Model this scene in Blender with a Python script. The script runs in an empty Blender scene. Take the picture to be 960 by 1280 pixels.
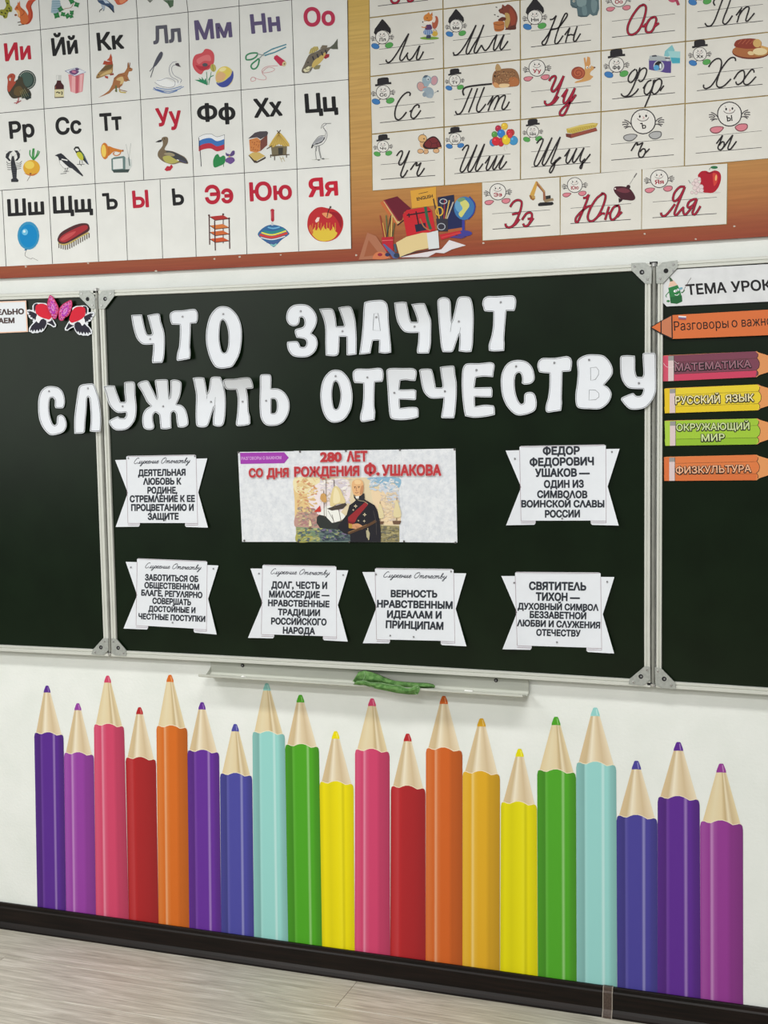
import bpy, bmesh, math, random
from mathutils import Vector, Matrix
from mathutils.geometry import delaunay_2d_cdt
random.seed(7)
scene = bpy.context.scene
COL = scene.collection

# ------------------------------------------------------------------ camera, world, lights, exposure
F = 1632.98
YAW, PITCH, ROLL = 0.35023569, 0.09257501, -0.01849611
def rot(y, p, r):
    cy, sy, cp, sp, cr, sr = math.cos(y), math.sin(y), math.cos(p), math.sin(p), math.cos(r), math.sin(r)
    Ry = Matrix(((cy, 0, sy), (0, 1, 0), (-sy, 0, cy)))
    Rx = Matrix(((1, 0, 0), (0, cp, -sp), (0, sp, cp)))
    Rz = Matrix(((cr, -sr, 0), (sr, cr, 0), (0, 0, 1)))
    return Rz @ Rx @ Ry
RM = rot(YAW, PITCH, ROLL)
RT = RM.transposed()
def ray(px, py):
    d = RT @ Vector(((px - 480) / F, (py - 640) / F, 1.0))
    return d
def _pl(px, py):
    d = ray(px, py)
    return d.x / d.z, d.y / d.z
# the middle panel of the board is 1.47 m between its frame rails
_w = (_pl(805.5, 338)[0] + _pl(805.5, 849)[0] - _pl(137.5, 370)[0] - _pl(137.5, 812)[0]) / 2
D = 1.47 / _w + 0.022
_f = _pl(480, 1231.7)
CAM_H = _f[1] * (D - 0.024)
def W(px, py, depth=0.0):
    """point of the photograph carried onto the plane that lies DEPTH metres in front of the wall"""
    x, y = _pl(px, py)
    k = D - depth
    return Vector((x * k, -depth, CAM_H - y * k))
cam_d = bpy.data.cameras.new('camera'); cam = bpy.data.objects.new('camera', cam_d); COL.objects.link(cam)
scene.camera = cam
cam_d.sensor_fit = 'HORIZONTAL'; cam_d.sensor_width = 36.0; cam_d.lens = 36.0 * F / 960.0
def cv(v): return Vector((v[0], v[2], -v[1]))
r_, d_, f_ = cv(RM[0]), cv(RM[1]), cv(RM[2])
M = Matrix((r_, -d_, -f_)).transposed().to_4x4()
M.translation = Vector((0, -D, CAM_H))
cam.matrix_world = M
cam_d.clip_start = 0.05

scene.view_settings.view_transform = 'Standard'
scene.view_settings.look = 'None'
scene.view_settings.gamma = 1.0
scene.view_settings.use_curve_mapping = False
scene.view_settings.exposure = 0.0
scene.cycles.max_bounces = 6

world = bpy.data.worlds.new('room_light'); scene.world = world; world.use_nodes = True
world.node_tree.nodes['Background'].inputs[0].default_value = (0.93, 0.97, 1.0, 1)
world.node_tree.nodes['Background'].inputs[1].default_value = 0.165

def area(name, loc, target, sx, sy, power, col=(1, 1, 1)):
    l = bpy.data.lights.new(name, 'AREA'); l.shape = 'RECTANGLE'; l.size = sx; l.size_y = sy
    l.energy = power; l.color = col
    o = bpy.data.objects.new(name, l); COL.objects.link(o)
    o.location = loc
    o.rotation_euler = (Vector(target) - Vector(loc)).to_track_quat('-Z', 'Y').to_euler()
    return o
CX = W(480, 640).x
for lx in (CX - 1.8, CX + 0.9):
    for ly, pw in ((-1.55, 31), (-3.6, 58), (-5.4, 56)):
        area('ceiling_lamp', (lx, ly, 2.98), (lx, ly, 0), 1.2, 0.3, pw, (1.0, 0.99, 0.96))
area('window_daylight', (CX - 3.0, -3.1, 1.95), (CX + 0.3, -0.8, 1.45), 2.6, 1.5, 23, (0.98, 1.0, 0.96))

# ------------------------------------------------------------------ materials
def lin(c):
    c = c / 255.0
    return c / 12.92 if c <= 0.04045 else ((c + 0.055) / 1.055) ** 2.4
def rgb(c): return (lin(c[0]), lin(c[1]), lin(c[2]), 1.0)
_mats = {}
def mat(c, rough=0.65, spec=0.25, metal=0.0):
    k = (tuple(c), rough, spec, metal)
    if k not in _mats:
        m = bpy.data.materials.new('paint_%d_%d_%d' % tuple(c)); m.use_nodes = True
        b = m.node_tree.nodes['Principled BSDF']
        b.inputs['Base Color'].default_value = rgb(c)
        b.inputs['Roughness'].default_value = rough
        b.inputs['Specular IOR Level'].default_value = spec
        b.inputs['Metallic'].default_value = metal
        _mats[k] = m
    return _mats[k]
def noise_mat(name, c1, c2, scale=(6, 6, 6), nscale=3.0, detail=4, rough=0.6, spec=0.3, metal=0.0, bump=0.0, bscale=80.0, lo=0.35, hi=0.65):
    m = bpy.data.materials.new(name); m.use_nodes = True
    N, L = m.node_tree.nodes, m.node_tree.links
    b = N['Principled BSDF']; b.inputs['Roughness'].default_value = rough
    b.inputs['Specular IOR Level'].default_value = spec; b.inputs['Metallic'].default_value = metal
    g = N.new('ShaderNodeNewGeometry'); mp = N.new('ShaderNodeMapping'); mp.inputs['Scale'].default_value = scale
    n = N.new('ShaderNodeTexNoise'); n.inputs['Scale'].default_value = nscale; n.inputs['Detail'].default_value = detail
    r = N.new('ShaderNodeValToRGB'); r.color_ramp.elements[0].position = lo; r.color_ramp.elements[1].position = hi
    r.color_ramp.elements[0].color = rgb(c1); r.color_ramp.elements[1].color = rgb(c2)
    L.new(g.outputs['Position'], mp.inputs['Vector']); L.new(mp.outputs[0], n.inputs['Vector'])
    L.new(n.outputs['Fac'], r.inputs[0]); L.new(r.outputs[0], b.inputs['Base Color'])
    if bump:
        n2 = N.new('ShaderNodeTexNoise'); n2.inputs['Scale'].default_value = bscale; n2.inputs['Detail'].default_value = 3
        bp = N.new('ShaderNodeBump'); bp.inputs['Strength'].default_value = bump; bp.inputs['Distance'].default_value = 0.002
        L.new(mp.outputs[0], n2.inputs['Vector']); L.new(n2.outputs['Fac'], bp.inputs['Height']); L.new(bp.outputs[0], b.inputs['Normal'])
    return m
M_WALL = noise_mat('white_wall_paint', (228, 232, 227), (234, 237, 233), nscale=1.5, rough=0.75, spec=0.2, bump=0.35, bscale=22)
M_BOARD = noise_mat('green_chalkboard_enamel', (9, 23, 7), (13, 28, 11), nscale=1.6, detail=6, rough=0.28, spec=0.26)
M_ALU = noise_mat('brushed_aluminium', (204, 206, 198), (210, 212, 204), scale=(1, 6, 6), nscale=3, rough=0.45, spec=0.5, metal=0.15)
M_ROD = noise_mat('grey_metal_rod', (140, 141, 134), (156, 157, 150), nscale=4, rough=0.4, metal=0.3)
M_PLATE = noise_mat('zinc_plate', (164, 168, 163), (178, 181, 176), nscale=30, rough=0.4, metal=0.3)
M_TRAY = noise_mat('painted_tray_metal', (186, 188, 178), (198, 200, 190), scale=(1, 10, 10), nscale=4, rough=0.5, metal=0.1)
M_CHROME = mat((205, 205, 202), 0.25, 0.5, 0.7)
M_MAGNET = mat((150, 150, 152), 0.35, 0.5, 0.5)
M_PAPER = noise_mat('white_paper', (225, 229, 235), (227, 231, 237), nscale=9, rough=0.7, spec=0.2)
M_BLACK = mat((28, 28, 30))
M_CARD = noise_mat('card_stock', (218, 216, 208), (223, 221, 213), nscale=3, rough=0.6, spec=0.2)
M_SHEET = noise_mat('poster_stock', (226, 227, 223), (231, 232, 228), nscale=3, rough=0.55, spec=0.25)

# ------------------------------------------------------------------ object helpers
def tag(o, label=None, cat=None, group=None, kind=None):
    if label: o['label'] = label
    if cat: o['category'] = cat
    if group: o['group'] = group
    if kind: o['kind'] = kind
    return o
def link(name, me, parent=None):
    o = bpy.data.objects.new(name, me); COL.objects.link(o)
    if parent is not None:
        o.parent = parent
        o.matrix_parent_inverse = Matrix.Translation(-parent.location)
    return o
def thing(name, loc, label, cat, group=None):
    o = bpy.data.objects.new(name, None); COL.objects.link(o); o.location = loc; o.empty_display_size = 0.05
    return tag(o, label, cat, group)
class MB:
    """collects faces in world space, linked as one mesh object"""
    def __init__(s): s.v = []; s.f = []; s.mi = []; s.mats = []; s.uv = {}
    def m(s, mt):
        if mt not in s.mats: s.mats.append(mt)
        return s.mats.index(mt)
    def face(s, pts, mt):
        b = len(s.v); s.v += [tuple(p) for p in pts]; s.f.append(list(range(b, b + len(pts)))); s.mi.append(s.m(mt))
    def grid(s, rows, mt, uvs=None):
        b = len(s.v); n = len(rows[0])
        for j, r in enumerate(rows):
            for i, p in enumerate(r):
                if uvs: s.uv[len(s.v)] = uvs[j][i]
                s.v.append(tuple(p))
        k = s.m(mt)
        for j in range(len(rows) - 1):
            for i in range(n - 1):
                s.f.append([b + j * n + i, b + j * n + i + 1, b + (j + 1) * n + i + 1, b + (j + 1) * n + i]); s.mi.append(k)
    def prism(s, front, back, mt):
        """front and back are matching loops"""
        n = len(front); b = len(s.v); s.v += [tuple(p) for p in front] + [tuple(p) for p in back]; k = s.m(mt)
        s.f.append(list(range(b, b + n))); s.mi.append(k)
        s.f.append(list(range(b + 2 * n - 1, b + n - 1, -1))); s.mi.append(k)
        for i in range(n):
            j = (i + 1) % n
            s.f.append([b + i, b + n + i, b + n + j, b + j]); s.mi.append(k)
    def tube(s, p0, p1, r0, mt, n=16, r1=None, caps=True):
        p0, p1 = Vector(p0), Vector(p1); a = (p1 - p0).normalized()
        u = a.orthogonal().normalized(); w = a.cross(u); r1 = r0 if r1 is None else r1
        A = [p0 + (u * math.cos(t) + w * math.sin(t)) * r0 for t in [2 * math.pi * i / n for i in range(n)]]
        B = [p1 + (u * math.cos(t) + w * math.sin(t)) * r1 for t in [2 * math.pi * i / n for i in range(n)]]
        s.prism(A, B, mt)
    def build(s, name, parent=None, smooth=False):
        me = bpy.data.meshes.new(name); me.from_pydata(s.v, [], s.f)
        for mt in s.mats: me.materials.append(mt)
        for p, k in zip(me.polygons, s.mi): p.material_index = k; p.use_smooth = smooth
        if s.uv:
            L = me.uv_layers.new(name='UVMap')
            for lp in me.loops: L.data[lp.index].uv = s.uv.get(lp.vertex_index, (0, 0))
        bm = bmesh.new(); bm.from_mesh(me)
        if s.uv: pass
        else: bmesh.ops.remove_doubles(bm, verts=bm.verts, dist=1e-7)
        bm.to_mesh(me); bm.free()
        if parent is not None:
            me.transform(Matrix.Translation(-parent.location)); o = bpy.data.objects.new(name, me); COL.objects.link(o); o.parent = parent
        else:
            # origin at the base of the thing
            xs = [v.co.x for v in me.vertices]; zs = [v.co.z for v in me.vertices]; ys = [v.co.y for v in me.vertices]
            c = Vector(((min(xs) + max(xs)) / 2, max(ys), min(zs)))
            me.transform(Matrix.Translation(-c)); o = bpy.data.objects.new(name, me); COL.objects.link(o); o.location = c
        return o
def catmull(P, closed=False, n=5):
    if len(P) < 3: return list(P)
    out = []; m = len(P)
    rng = range(m) if closed else range(m - 1)
    for i in rng:
        g = (lambda k: P[k % m]) if closed else (lambda k: P[max(0, min(m - 1, k))])
        p0, p1, p2, p3 = g(i - 1), g(i), g(i + 1), g(i + 2)
        for t in [j / n for j in range(n)]:
            t2, t3 = t * t, t * t * t
            out.append(tuple(0.5 * (2 * p1[a] + (p2[a] - p0[a]) * t + (2 * p0[a] - 5 * p1[a] + 4 * p2[a] - p3[a]) * t2 + (3 * p1[a] - p0[a] - 3 * p2[a] + p3[a]) * t3) for a in (0, 1)))
    if not closed: out.append(tuple(P[-1]))
    return out
def ribbon(P, w, closed=False):
    n = len(P); L = []; R = []
    for i in range(n):
        a = P[(i - 1) % n] if (closed or i > 0) else P[i]; b = P[(i + 1) % n] if (closed or i < n - 1) else P[i]
        dx, dy = b[0] - a[0], b[1] - a[1]; l = math.hypot(dx, dy) or 1
        nx, ny = -dy / l * w / 2, dx / l * w / 2
        L.append((P[i][0] + nx, P[i][1] + ny)); R.append((P[i][0] - nx, P[i][1] - ny))
    if closed: L.append(L[0]); R.append(R[0])
    return L, R

# text: glyph outlines of the built-in font, laid between two baseline points
_tc = {}
def glyphs(text, bold):
    """glyph faces; BOLD widens every stroke by that much on each side"""
    k = (text, bold)
    if k not in _tc:
        cu = bpy.data.curves.new('t', 'FONT'); cu.body = text; cu.resolution_u = 3; cu.size = 1.0; cu.fill_mode = 'NONE'
        o = bpy.data.objects.new('t', cu); COL.objects.link(o)
        me = bpy.data.meshes.new_from_object(o)
        P2 = [Vector((v.co.x, v.co.y)) for v in me.vertices]; E2 = [tuple(e.vertices) for e in me.edges]
        segs = [(P2[i], P2[j]) for i, j in E2]
        cv_, ce_, cf_, _, _, _ = delaunay_2d_cdt(P2, E2, [], 0, 1e-6)
        vs = [(v.x, v.y, 0) for v in cv_]; fs = []
        for f in cf_:
            cx = sum(cv_[i].x for i in f) / len(f); cy = sum(cv_[i].y for i in f) / len(f); wn = 0
            for p, q in segs:
                if (p.y <= cy) != (q.y <= cy) and p.x + (cy - p.y) * (q.x - p.x) / (q.y - p.y) > cx: wn += 1 if q.y > p.y else -1
            if wn: fs.append(list(f))
        if bold:
            for p, q in segs:
                dx, dy = q.x - p.x, q.y - p.y; l = math.hypot(dx, dy)
                if l < 1e-6: continue
                ux, uy = dx / l * bold * 0.55, dy / l * bold * 0.55; nx, ny = -dy / l * bold, dx / l * bold; b0 = len(vs); lv = 1 + (b0 // 4) % 13
                vs += [(p.x - ux - nx, p.y - uy - ny, lv), (q.x + ux - nx, q.y + uy - ny, lv), (q.x + ux + nx, q.y + uy + ny, lv), (p.x - ux + nx, p.y - uy + ny, lv)]
                fs.append([b0, b0 + 1, b0 + 2, b0 + 3])
        bpy.data.objects.remove(o); bpy.data.curves.remove(cu); bpy.data.meshes.remove(me)
        _tc[k] = (vs, fs)
    return _tc[k]
_cap = {}
def capheight(bold):
    if bold not in _cap:
        ys = [v[1] for v in glyphs('Н', bold)[0]]; _cap[bold] = (min(ys), max(ys))
    return _cap[bold]

class Art:
    nth = 0
    """flat print: shapes given in the frame of a crop (x0, y0, scale) and laid on the plane DEPTH in front of the wall, each a hair above the last"""
    def __init__(s, z=(0, 0, 1), depth=0.0, step=0.00004, warp=None):
        s.z = z; s.d = depth; s.step = step; s.mb = MB(); s.warp = warp
    def at(s, z): s.z = z; return s
    def P(s, p):
        x, y = s.z[0] + p[0] / s.z[2], s.z[1] + p[1] / s.z[2]
        return W(x, y, s.d + (s.warp(x, y) if s.warp else 0))
    def up(s): s.d += s.step
    def poly(s, c, pts, smooth=False):
        s.up()
        if smooth: pts = catmull(pts, True, 4)
        a = sum(pts[i][0] * pts[(i + 1) % len(pts)][1] - pts[(i + 1) % len(pts)][0] * pts[i][1] for i in range(len(pts)))
        if a > 0: pts = pts[::-1]
        s.mb.face([s.P(p) for p in pts], c if not isinstance(c, tuple) else mat(c)); return s
    def ell(s, c, x, y, rx, ry=None, rot=0, n=22):
        ry = rx if ry is None else ry; cr, sr = math.cos(rot), math.sin(rot)
        return s.poly(c, [(x + rx * math.cos(t) * cr - ry * math.sin(t) * sr, y + rx * math.cos(t) * sr + ry * math.sin(t) * cr) for t in [2 * math.pi * i / n for i in range(n)]])
    def line(s, c, pts, w, smooth=True, closed=False, n=5):
        s.up()
        if smooth: pts = catmull(pts, closed, n)
        L, R = ribbon(pts, w, closed)
        s.mb.grid([[s.P(p) for p in L], [s.P(p) for p in R]], c if not isinstance(c, tuple) else mat(c))
        return s
    def lines(s, c, strokes, w, **k):
        for st in strokes: s.line(c, st, w, **k)
        return s
    def ring(s, c, x, y, rx, ry, w, rot=0):
        cr, sr = math.cos(rot), math.sin(rot)
        return s.line(c, [(x + rx * math.cos(t) * cr - ry * math.sin(t) * sr, y + rx * math.cos(t) * sr + ry * math.sin(t) * cr) for t in [2 * math.pi * i / 24 for i in range(24)]], w, smooth=False, closed=True)
    def text(s, c, txt, x0, y0, x1, y1, h, bold=0.0, slant=0.0, vert=None):
        s.up()
        vs, fs = glyphs(txt, bold)
        xs = [v[0] for v in vs]; a, b = min(xs), max(xs); lo, hi = capheight(bold)
        dx, dy = x1 - x0, y1 - y0; l = math.hypot(dx, dy)
        ux, uy = (-dy / l * -1, -dx / l) if vert is None else vert     # up direction in the crop (y grows downward)
        ux, uy = (dy / l, -dx / l) if vert is None else vert
        out = []
        for x, y, lv in vs:
            t = (x - a) / (b - a); q = (y - lo) / (hi - lo) * h
            o_ = s.P((x0 + dx * t + ux * q + slant * q, y0 + dy * t + uy * q)); o_.y -= lv * 0.000009; out.append(o_)
        k = s.mb.m(c if not isinstance(c, tuple) else mat(c)); base = len(s.mb.v); s.mb.v += [tuple(p) for p in out]
        for f in fs: s.mb.f.append([base + i for i in f]); s.mb.mi.append(k)
        return s
    def build(s, name, parent=None): return s.mb.build(name, parent)

def plate_px(pts, d0, d1, mt, mb=None):
    """a slab whose outline is given in photo coordinates, from depth d0 (back) to d1 (front)"""
    mb = mb or MB()
    a = sum(pts[i][0] * pts[(i + 1) % len(pts)][1] - pts[(i + 1) % len(pts)][0] * pts[i][1] for i in range(len(pts)))
    if a > 0: pts = pts[::-1]
    front = [W(x, y, d1) for x, y in pts]
    back = [Vector((p.x, -d0, p.z)) for p in front]
    mb.prism(front, back, mt); return mb

def interp(T, x):
    if x <= T[0][0]: i = 0
    elif x >= T[-1][0]: i = len(T) - 2
    else: i = max(k for k in range(len(T) - 1) if T[k][0] <= x)
    (a, p), (b, q) = T[i], T[i + 1]
    return p + (q - p) * (x - a) / (b - a)
def quadfit(T):
    # least-squares parabola through the measured points
    n = len(T); S = [sum(((x - 480) / 480) ** k for x, _ in T) for k in range(5)]
    B = [sum(y * ((x - 480) / 480) ** k for x, y in T) for k in range(3)]
    A = Matrix(((S[0], S[1], S[2]), (S[1], S[2], S[3]), (S[2], S[3], S[4])))
    c = A.inverted() @ Vector(B)
    return lambda x: c[0] + c[1] * (x - 480) / 480 + c[2] * ((x - 480) / 480) ** 2

# ------------------------------------------------------------------ the setting
XL, XR = CX - 3.4, CX + 3.0
def box(mb, x0, x1, y0, y1, z0, z1, mt):
    v = [Vector((x, y, z)) for x in (x0, x1) for y in (y0, y1) for z in (z0, z1)]
    for f in ((0, 1, 3, 2), (4, 6, 7, 5), (0, 4, 5, 1), (2, 3, 7, 6), (0, 2, 6, 4), (1, 5, 7, 3)): mb.face([v[i] for i in f], mt)
mb = MB(); box(mb, XL, XR, 0, 0.12, 0, 3.0, M_WALL); tag(mb.build('wall_back'), kind='structure')

# laminate floor, every plank a piece of its own
def floor_mat():
    m = bpy.data.materials.new('whitewashed_oak_laminate'); m.use_nodes = True
    N, L = m.node_tree.nodes, m.node_tree.links
    b = N['Principled BSDF']; b.inputs['Roughness'].default_value = 0.42; b.inputs['Specular IOR Level'].default_value = 0.35
    g = N.new('ShaderNodeNewGeometry'); oi = N.new('ShaderNodeObjectInfo')
    add = N.new('ShaderNodeVectorMath'); add.operation = 'ADD'
    mul = N.new('ShaderNodeVectorMath'); mul.operation = 'SCALE'; mul.inputs['Scale'].default_value = 7.0
    cx = N.new('ShaderNodeCombineXYZ'); L.new(oi.outputs['Random'], cx.inputs[0]); L.new(oi.outputs['Random'], cx.inputs[2])
    L.new(cx.outputs[0], mul.inputs[0]); L.new(g.outputs['Position'], add.inputs[0]); L.new(mul.outputs[0], add.inputs[1])
    mp = N.new('ShaderNodeMapping'); mp.inputs['Scale'].default_value = (1.7, 22, 1); L.new(add.outputs[0], mp.inputs[0])
    n1 = N.new('ShaderNodeTexNoise'); n1.inputs['Scale'].default_value = 1.6; n1.inputs['Detail'].default_value = 6; n1.inputs['Distortion'].default_value = 2.2
    L.new(mp.outputs[0], n1.inputs['Vector'])
    mp2 = N.new('ShaderNodeMapping'); mp2.inputs['Scale'].default_value = (5, 230, 1); L.new(add.outputs[0], mp2.inputs[0])
    n2 = N.new('ShaderNodeTexNoise'); n2.inputs['Scale'].default_value = 2.0; n2.inputs['Detail'].default_value = 4; n2.inputs['Distortion'].default_value = 0.8; L.new(mp2.outputs[0], n2.inputs['Vector'])
    mx = N.new('ShaderNodeMix'); mx.data_type = 'FLOAT'; mx.inputs[0].default_value = 0.55
    L.new(n1.outputs['Fac'], mx.inputs[2]); L.new(n2.outputs['Fac'], mx.inputs[3])
    r = N.new('ShaderNodeValToRGB'); e = r.color_ramp.elements
    e[0].position = 0.33; e[0].color = rgb((146, 140, 127)); e[1].position = 0.66; e[1].color = rgb((216, 212, 200))
    k = e.new(0.5); k.color = rgb((184, 179, 165))
    L.new(mx.outputs[0], r.inputs[0]); L.new(r.outputs[0], b.inputs['Base Color'])
    return m
M_FLOOR = floor_mat()
fl = MB(); box(fl, XL, XR, -6.0, 0.12, -0.1, -0.008, mat((120, 108, 96))); floor = tag(fl.build('floor'), kind='structure')
PW, PL = 0.192, 1.29
def on_floor(px, py):
    d = ray(px, py); t = CAM_H / d.y
    return Vector((d.x * t, -D + d.z * t, 0))
seam = on_floor(445, 1231)
xs0 = seam.x - 0.005
def plank_mesh(lx, ly):
    m = MB(); e = 0.0014
    z = 0.0
    top = [Vector((e, -ly + e, z)), Vector((lx - e, -ly + e, z)), Vector((lx - e, -e, z)), Vector((e, -e, z))]
    mid = [Vector((0.0004, -ly + 0.0004, z - 0.0012)), Vector((lx - 0.0004, -ly + 0.0004, z - 0.0012)), Vector((lx - 0.0004, -0.0004, z - 0.0012)), Vector((0.0004, -0.0004, z - 0.0012))]
    bot = [Vector((p.x, p.y, -0.008)) for p in mid]
    for A, B in ((top, mid), (mid, bot)):
        for i in range(4):
            j = (i + 1) % 4; m.face([A[i], B[i], B[j], A[j]], M_FLOOR)
    m.face(top, M_FLOOR)
    me = bpy.data.meshes.new('plank'); me.from_pydata(m.v, [], m.f); me.materials.append(M_FLOOR); return me
_pm = {}
row = 0
y = -0.0
first_w = -on_floor(420, 1259).y
print('first plank', first_w)
while y > -3.4:
    w = first_w if row == 0 else PW
    off = (xs0 + (0.22 if row % 2 else 0.1 * row) * PL) if row else xs0
    x = off - math.ceil((off - XL) / PL) * PL
    while x < XR:
        a, b_ = max(x, XL), min(x + PL, XR)
        if b_ - a > 0.02:
            k = (round(b_ - a, 3), w)
            if k not in _pm: _pm[k] = plank_mesh(b_ - a, w)
            o = bpy.data.objects.new('plank', _pm[k]); COL.objects.link(o); o.location = (a - floor.location.x, y - floor.location.y, -floor.location.z); o.parent = floor
        x += PL
    y -= w; row += 1

# skirting: dark wood-look plastic profile swept along the wall
M_SKIRT = noise_mat('dark_wenge_skirting', (12, 8, 6), (28, 19, 15), scale=(2.5, 60, 60), nscale=2.5, detail=6, rough=0.38, spec=0.2)
z_top = W(480, 1194.5, 0.006).z
prof = [(0.0, z_top), (0.006, z_top), (0.0085, z_top - 0.002), (0.0095, z_top - 0.010), (0.0125, z_top - 0.014), (0.0135, z_top * 0.45), (0.0145, 0.019), (0.019, 0.012), (0.0225, 0.005), (0.024, 0.0), (0.0, 0.0)]
def sweep(mb, prof, x0, x1, mt, n=1):
    A = [[Vector((x0 + (x1 - x0) * i / n, -d, z)) for d, z in prof] for i in range(n + 1)]
    mb.grid(A, mt)
    mb.face(A[0][::-1], mt); mb.face(A[-1], mt)
mb = MB(); sweep(mb, prof, XL, XR, M_SKIRT); sk = tag(mb.build('baseboard_back'), kind='structure')
xj = W(759.5, 1245, 0.015).x
mb = MB(); grow = [(d + 0.0022 if d > 0 else 0.0, z + (0.0015 if z > 0.02 else 0.0)) for d, z in prof]
sweep(mb, grow, xj - 0.0105, xj + 0.0105, noise_mat('worn_joint_cover', (66, 54, 47), (84, 70, 62), nscale=40, rough=0.4))
jc = mb.build('joint_cover', sk); jc['label'] = 'brown plastic clip covering the joint in the skirting'
mb = MB()
for s in (-1, 1): sweep(mb, [(d + 0.0006, z) for d, z in grow[:-1]] + [(0.0, 0.0)], xj + s * 0.0115 - 0.0011, xj + s * 0.0115 + 0.0011, mat((150, 142, 132)))
mb.build('joint_edge', sk)

# ------------------------------------------------------------------ the chalkboard: three panels side by side
TI = quadfit([(0, 375), (100, 371.3), (180, 369), (400, 358.8), (520, 353.5), (820, 336.8), (960, 328.7)])
BI = quadfit([(0, 807), (80, 809.6), (180, 814), (230, 817), (310, 821.5), (430, 828.8), (560, 836.2), (690, 842.5), (785, 847.5), (880, 855), (960, 860.8)])
TO = lambda x: TI(x) - 7.6 - 1.0 * x / 960
BO = lambda x: BI(x) + 7.8 + 1.0 * x / 960
FD = 0.034      # front of the frame
SD = 0.027      # writing surface
RP = [(0.0, SD - 0.001), (0.0, FD - 0.002), (0.06, FD), (0.34, FD), (0.42, FD - 0.002), (0.5, FD - 0.0025), (0.58, FD), (0.94, FD), (1.0, FD - 0.002), (1.0, 0.012)]
def rail(name, inner, outer, parent):
    """inner, outer: matching photo polylines; the profile is swept between them"""
    mb = MB(); R = []
    for a, b in zip(inner, outer):
        A, B = W(*a, FD), W(*b, FD); R.append([Vector((A.x + (B.x - A.x) * t, -d, A.z + (B.z - A.z) * t)) for t, d in RP])
    mb.grid(R, M_ALU); mb.face(R[0], M_ALU); mb.face(R[-1][::-1], M_ALU)
    return mb.build(name, parent)
def hrail(fi, fo, x0, x1, parent, n=10):
    xs = [x0 + (x1 - x0) * i / n for i in range(n + 1)]
    return rail('frame_rail', [(x, fi(x)) for x in xs], [(x, fo(x)) for x in xs], parent)
def vrail(pi, po, parent): return rail('frame_rail', pi, po, parent)
# vertical rail edges (x at a given y)
eL_in = lambda y: interp([(364, 129.2), (386, 130), (420, 131.4), (600, 138.3), (770, 144.2), (812, 145.4)], y)
eL_out = lambda y: eL_in(y) - 6.4
wL_in = lambda y: interp([(364, 112.8), (386, 113.4), (600, 121.6), (770, 128.0), (812, 129.6)], y)
wL_out = lambda y: wL_in(y) + 6.6
eR_in = lambda y: interp([(338, 806), (355, 805.9), (600, 805.4), (800, 805.0), (849, 805.2)], y)
eR_out = lambda y: eR_in(y) + 7.6
wR_in = lambda y: interp([(338, 828.9), (356, 828.8), (620, 827.6), (830, 826.9), (851, 826.9)], y)
wR_out = lambda y: wR_in(y) - 6.8
def vpts(f, y0, y1, n=8): return [(f(y0 + (y1 - y0) * i / n), y0 + (y1 - y0) * i / n) for i in range(n + 1)]
def surface(name, poly, parent):
    return plate_px(poly, 0.012, SD, M_BOARD).build(name, parent)
def screw(mb, x, y, r, d=FD + 0.0015):
    p = W(x, y, d); mb.tube(p, p + Vector((0, -0.0018, 0)), r, M_CHROME, 12, r * 0.7)
    mb.tube(p + Vector((0, -0.0018, 0)), p + Vector((0, -0.0021, 0)), r * 0.25, M_BLACK, 6)
def corner(parent, pts, hole, screws, washer):
    o = plate_px(pts, FD - 0.001, FD + 0.0018, M_PLATE).build('corner_plate', parent)
    for sx, sy in screws:
        m = MB(); screw(m, sx, sy, 0.0033, FD + 0.0018); c = m.build('screw'); c.parent = o; c.location = c.location - o_world(o)
    m = MB(); p = W(*hole, FD + 0.0018); m.tube(p, p + Vector((0, -0.0005, 0)), 0.0056, M_BLACK, 16)
    q = W(hole[0] + washer, hole[1], FD + 0.0023); m.tube(q, q + Vector((0, -0.0006, 0)), 0.0024, M_MAGNET, 10)
    c = m.build('bolt_hole'); c.parent = o; c.location = c.location - o_world(o)
    return o
def o_world(o):
    l = o.location.copy(); p = o.parent
    while p: l = l + p.location; p = p.parent
    return l

cL, cR = 132, 808
base = W(470, 853, 0.0)
board = thing('chalkboard', base, 'large green middle panel of the chalkboard, carrying the poster and banner cards', 'chalkboard', None)
TIx = lambda x: TI(x)
n = 12
xs = [eL_in(369) - 1 + (eR_in(340) + 1 - eL_in(369) + 1) * i / n for i in range(n + 1)]
xb = [eL_in(812) - 1 + (eR_in(849) + 1 - eL_in(812) + 1) * i / n for i in range(n + 1)]
surface('writing_surface', [(x, TI(x) - 1) for x in xs] + [(x, BI(x) + 1) for x in xb[::-1]], board)
hrail(TI, TO, eL_out(366), eR_out(338), board)
hrail(BI, BO, eL_out(815), eR_out(851), board)
vrail(vpts(eL_in, 366, 815), vpts(eL_out, 366, 815), board)
vrail(vpts(eR_in, 335, 852), vpts(eR_out, 335, 852), board)
def wz(x0, y0, s, L): return [(x0 + x / s, y0 + y / s) for x, y in L]
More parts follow.
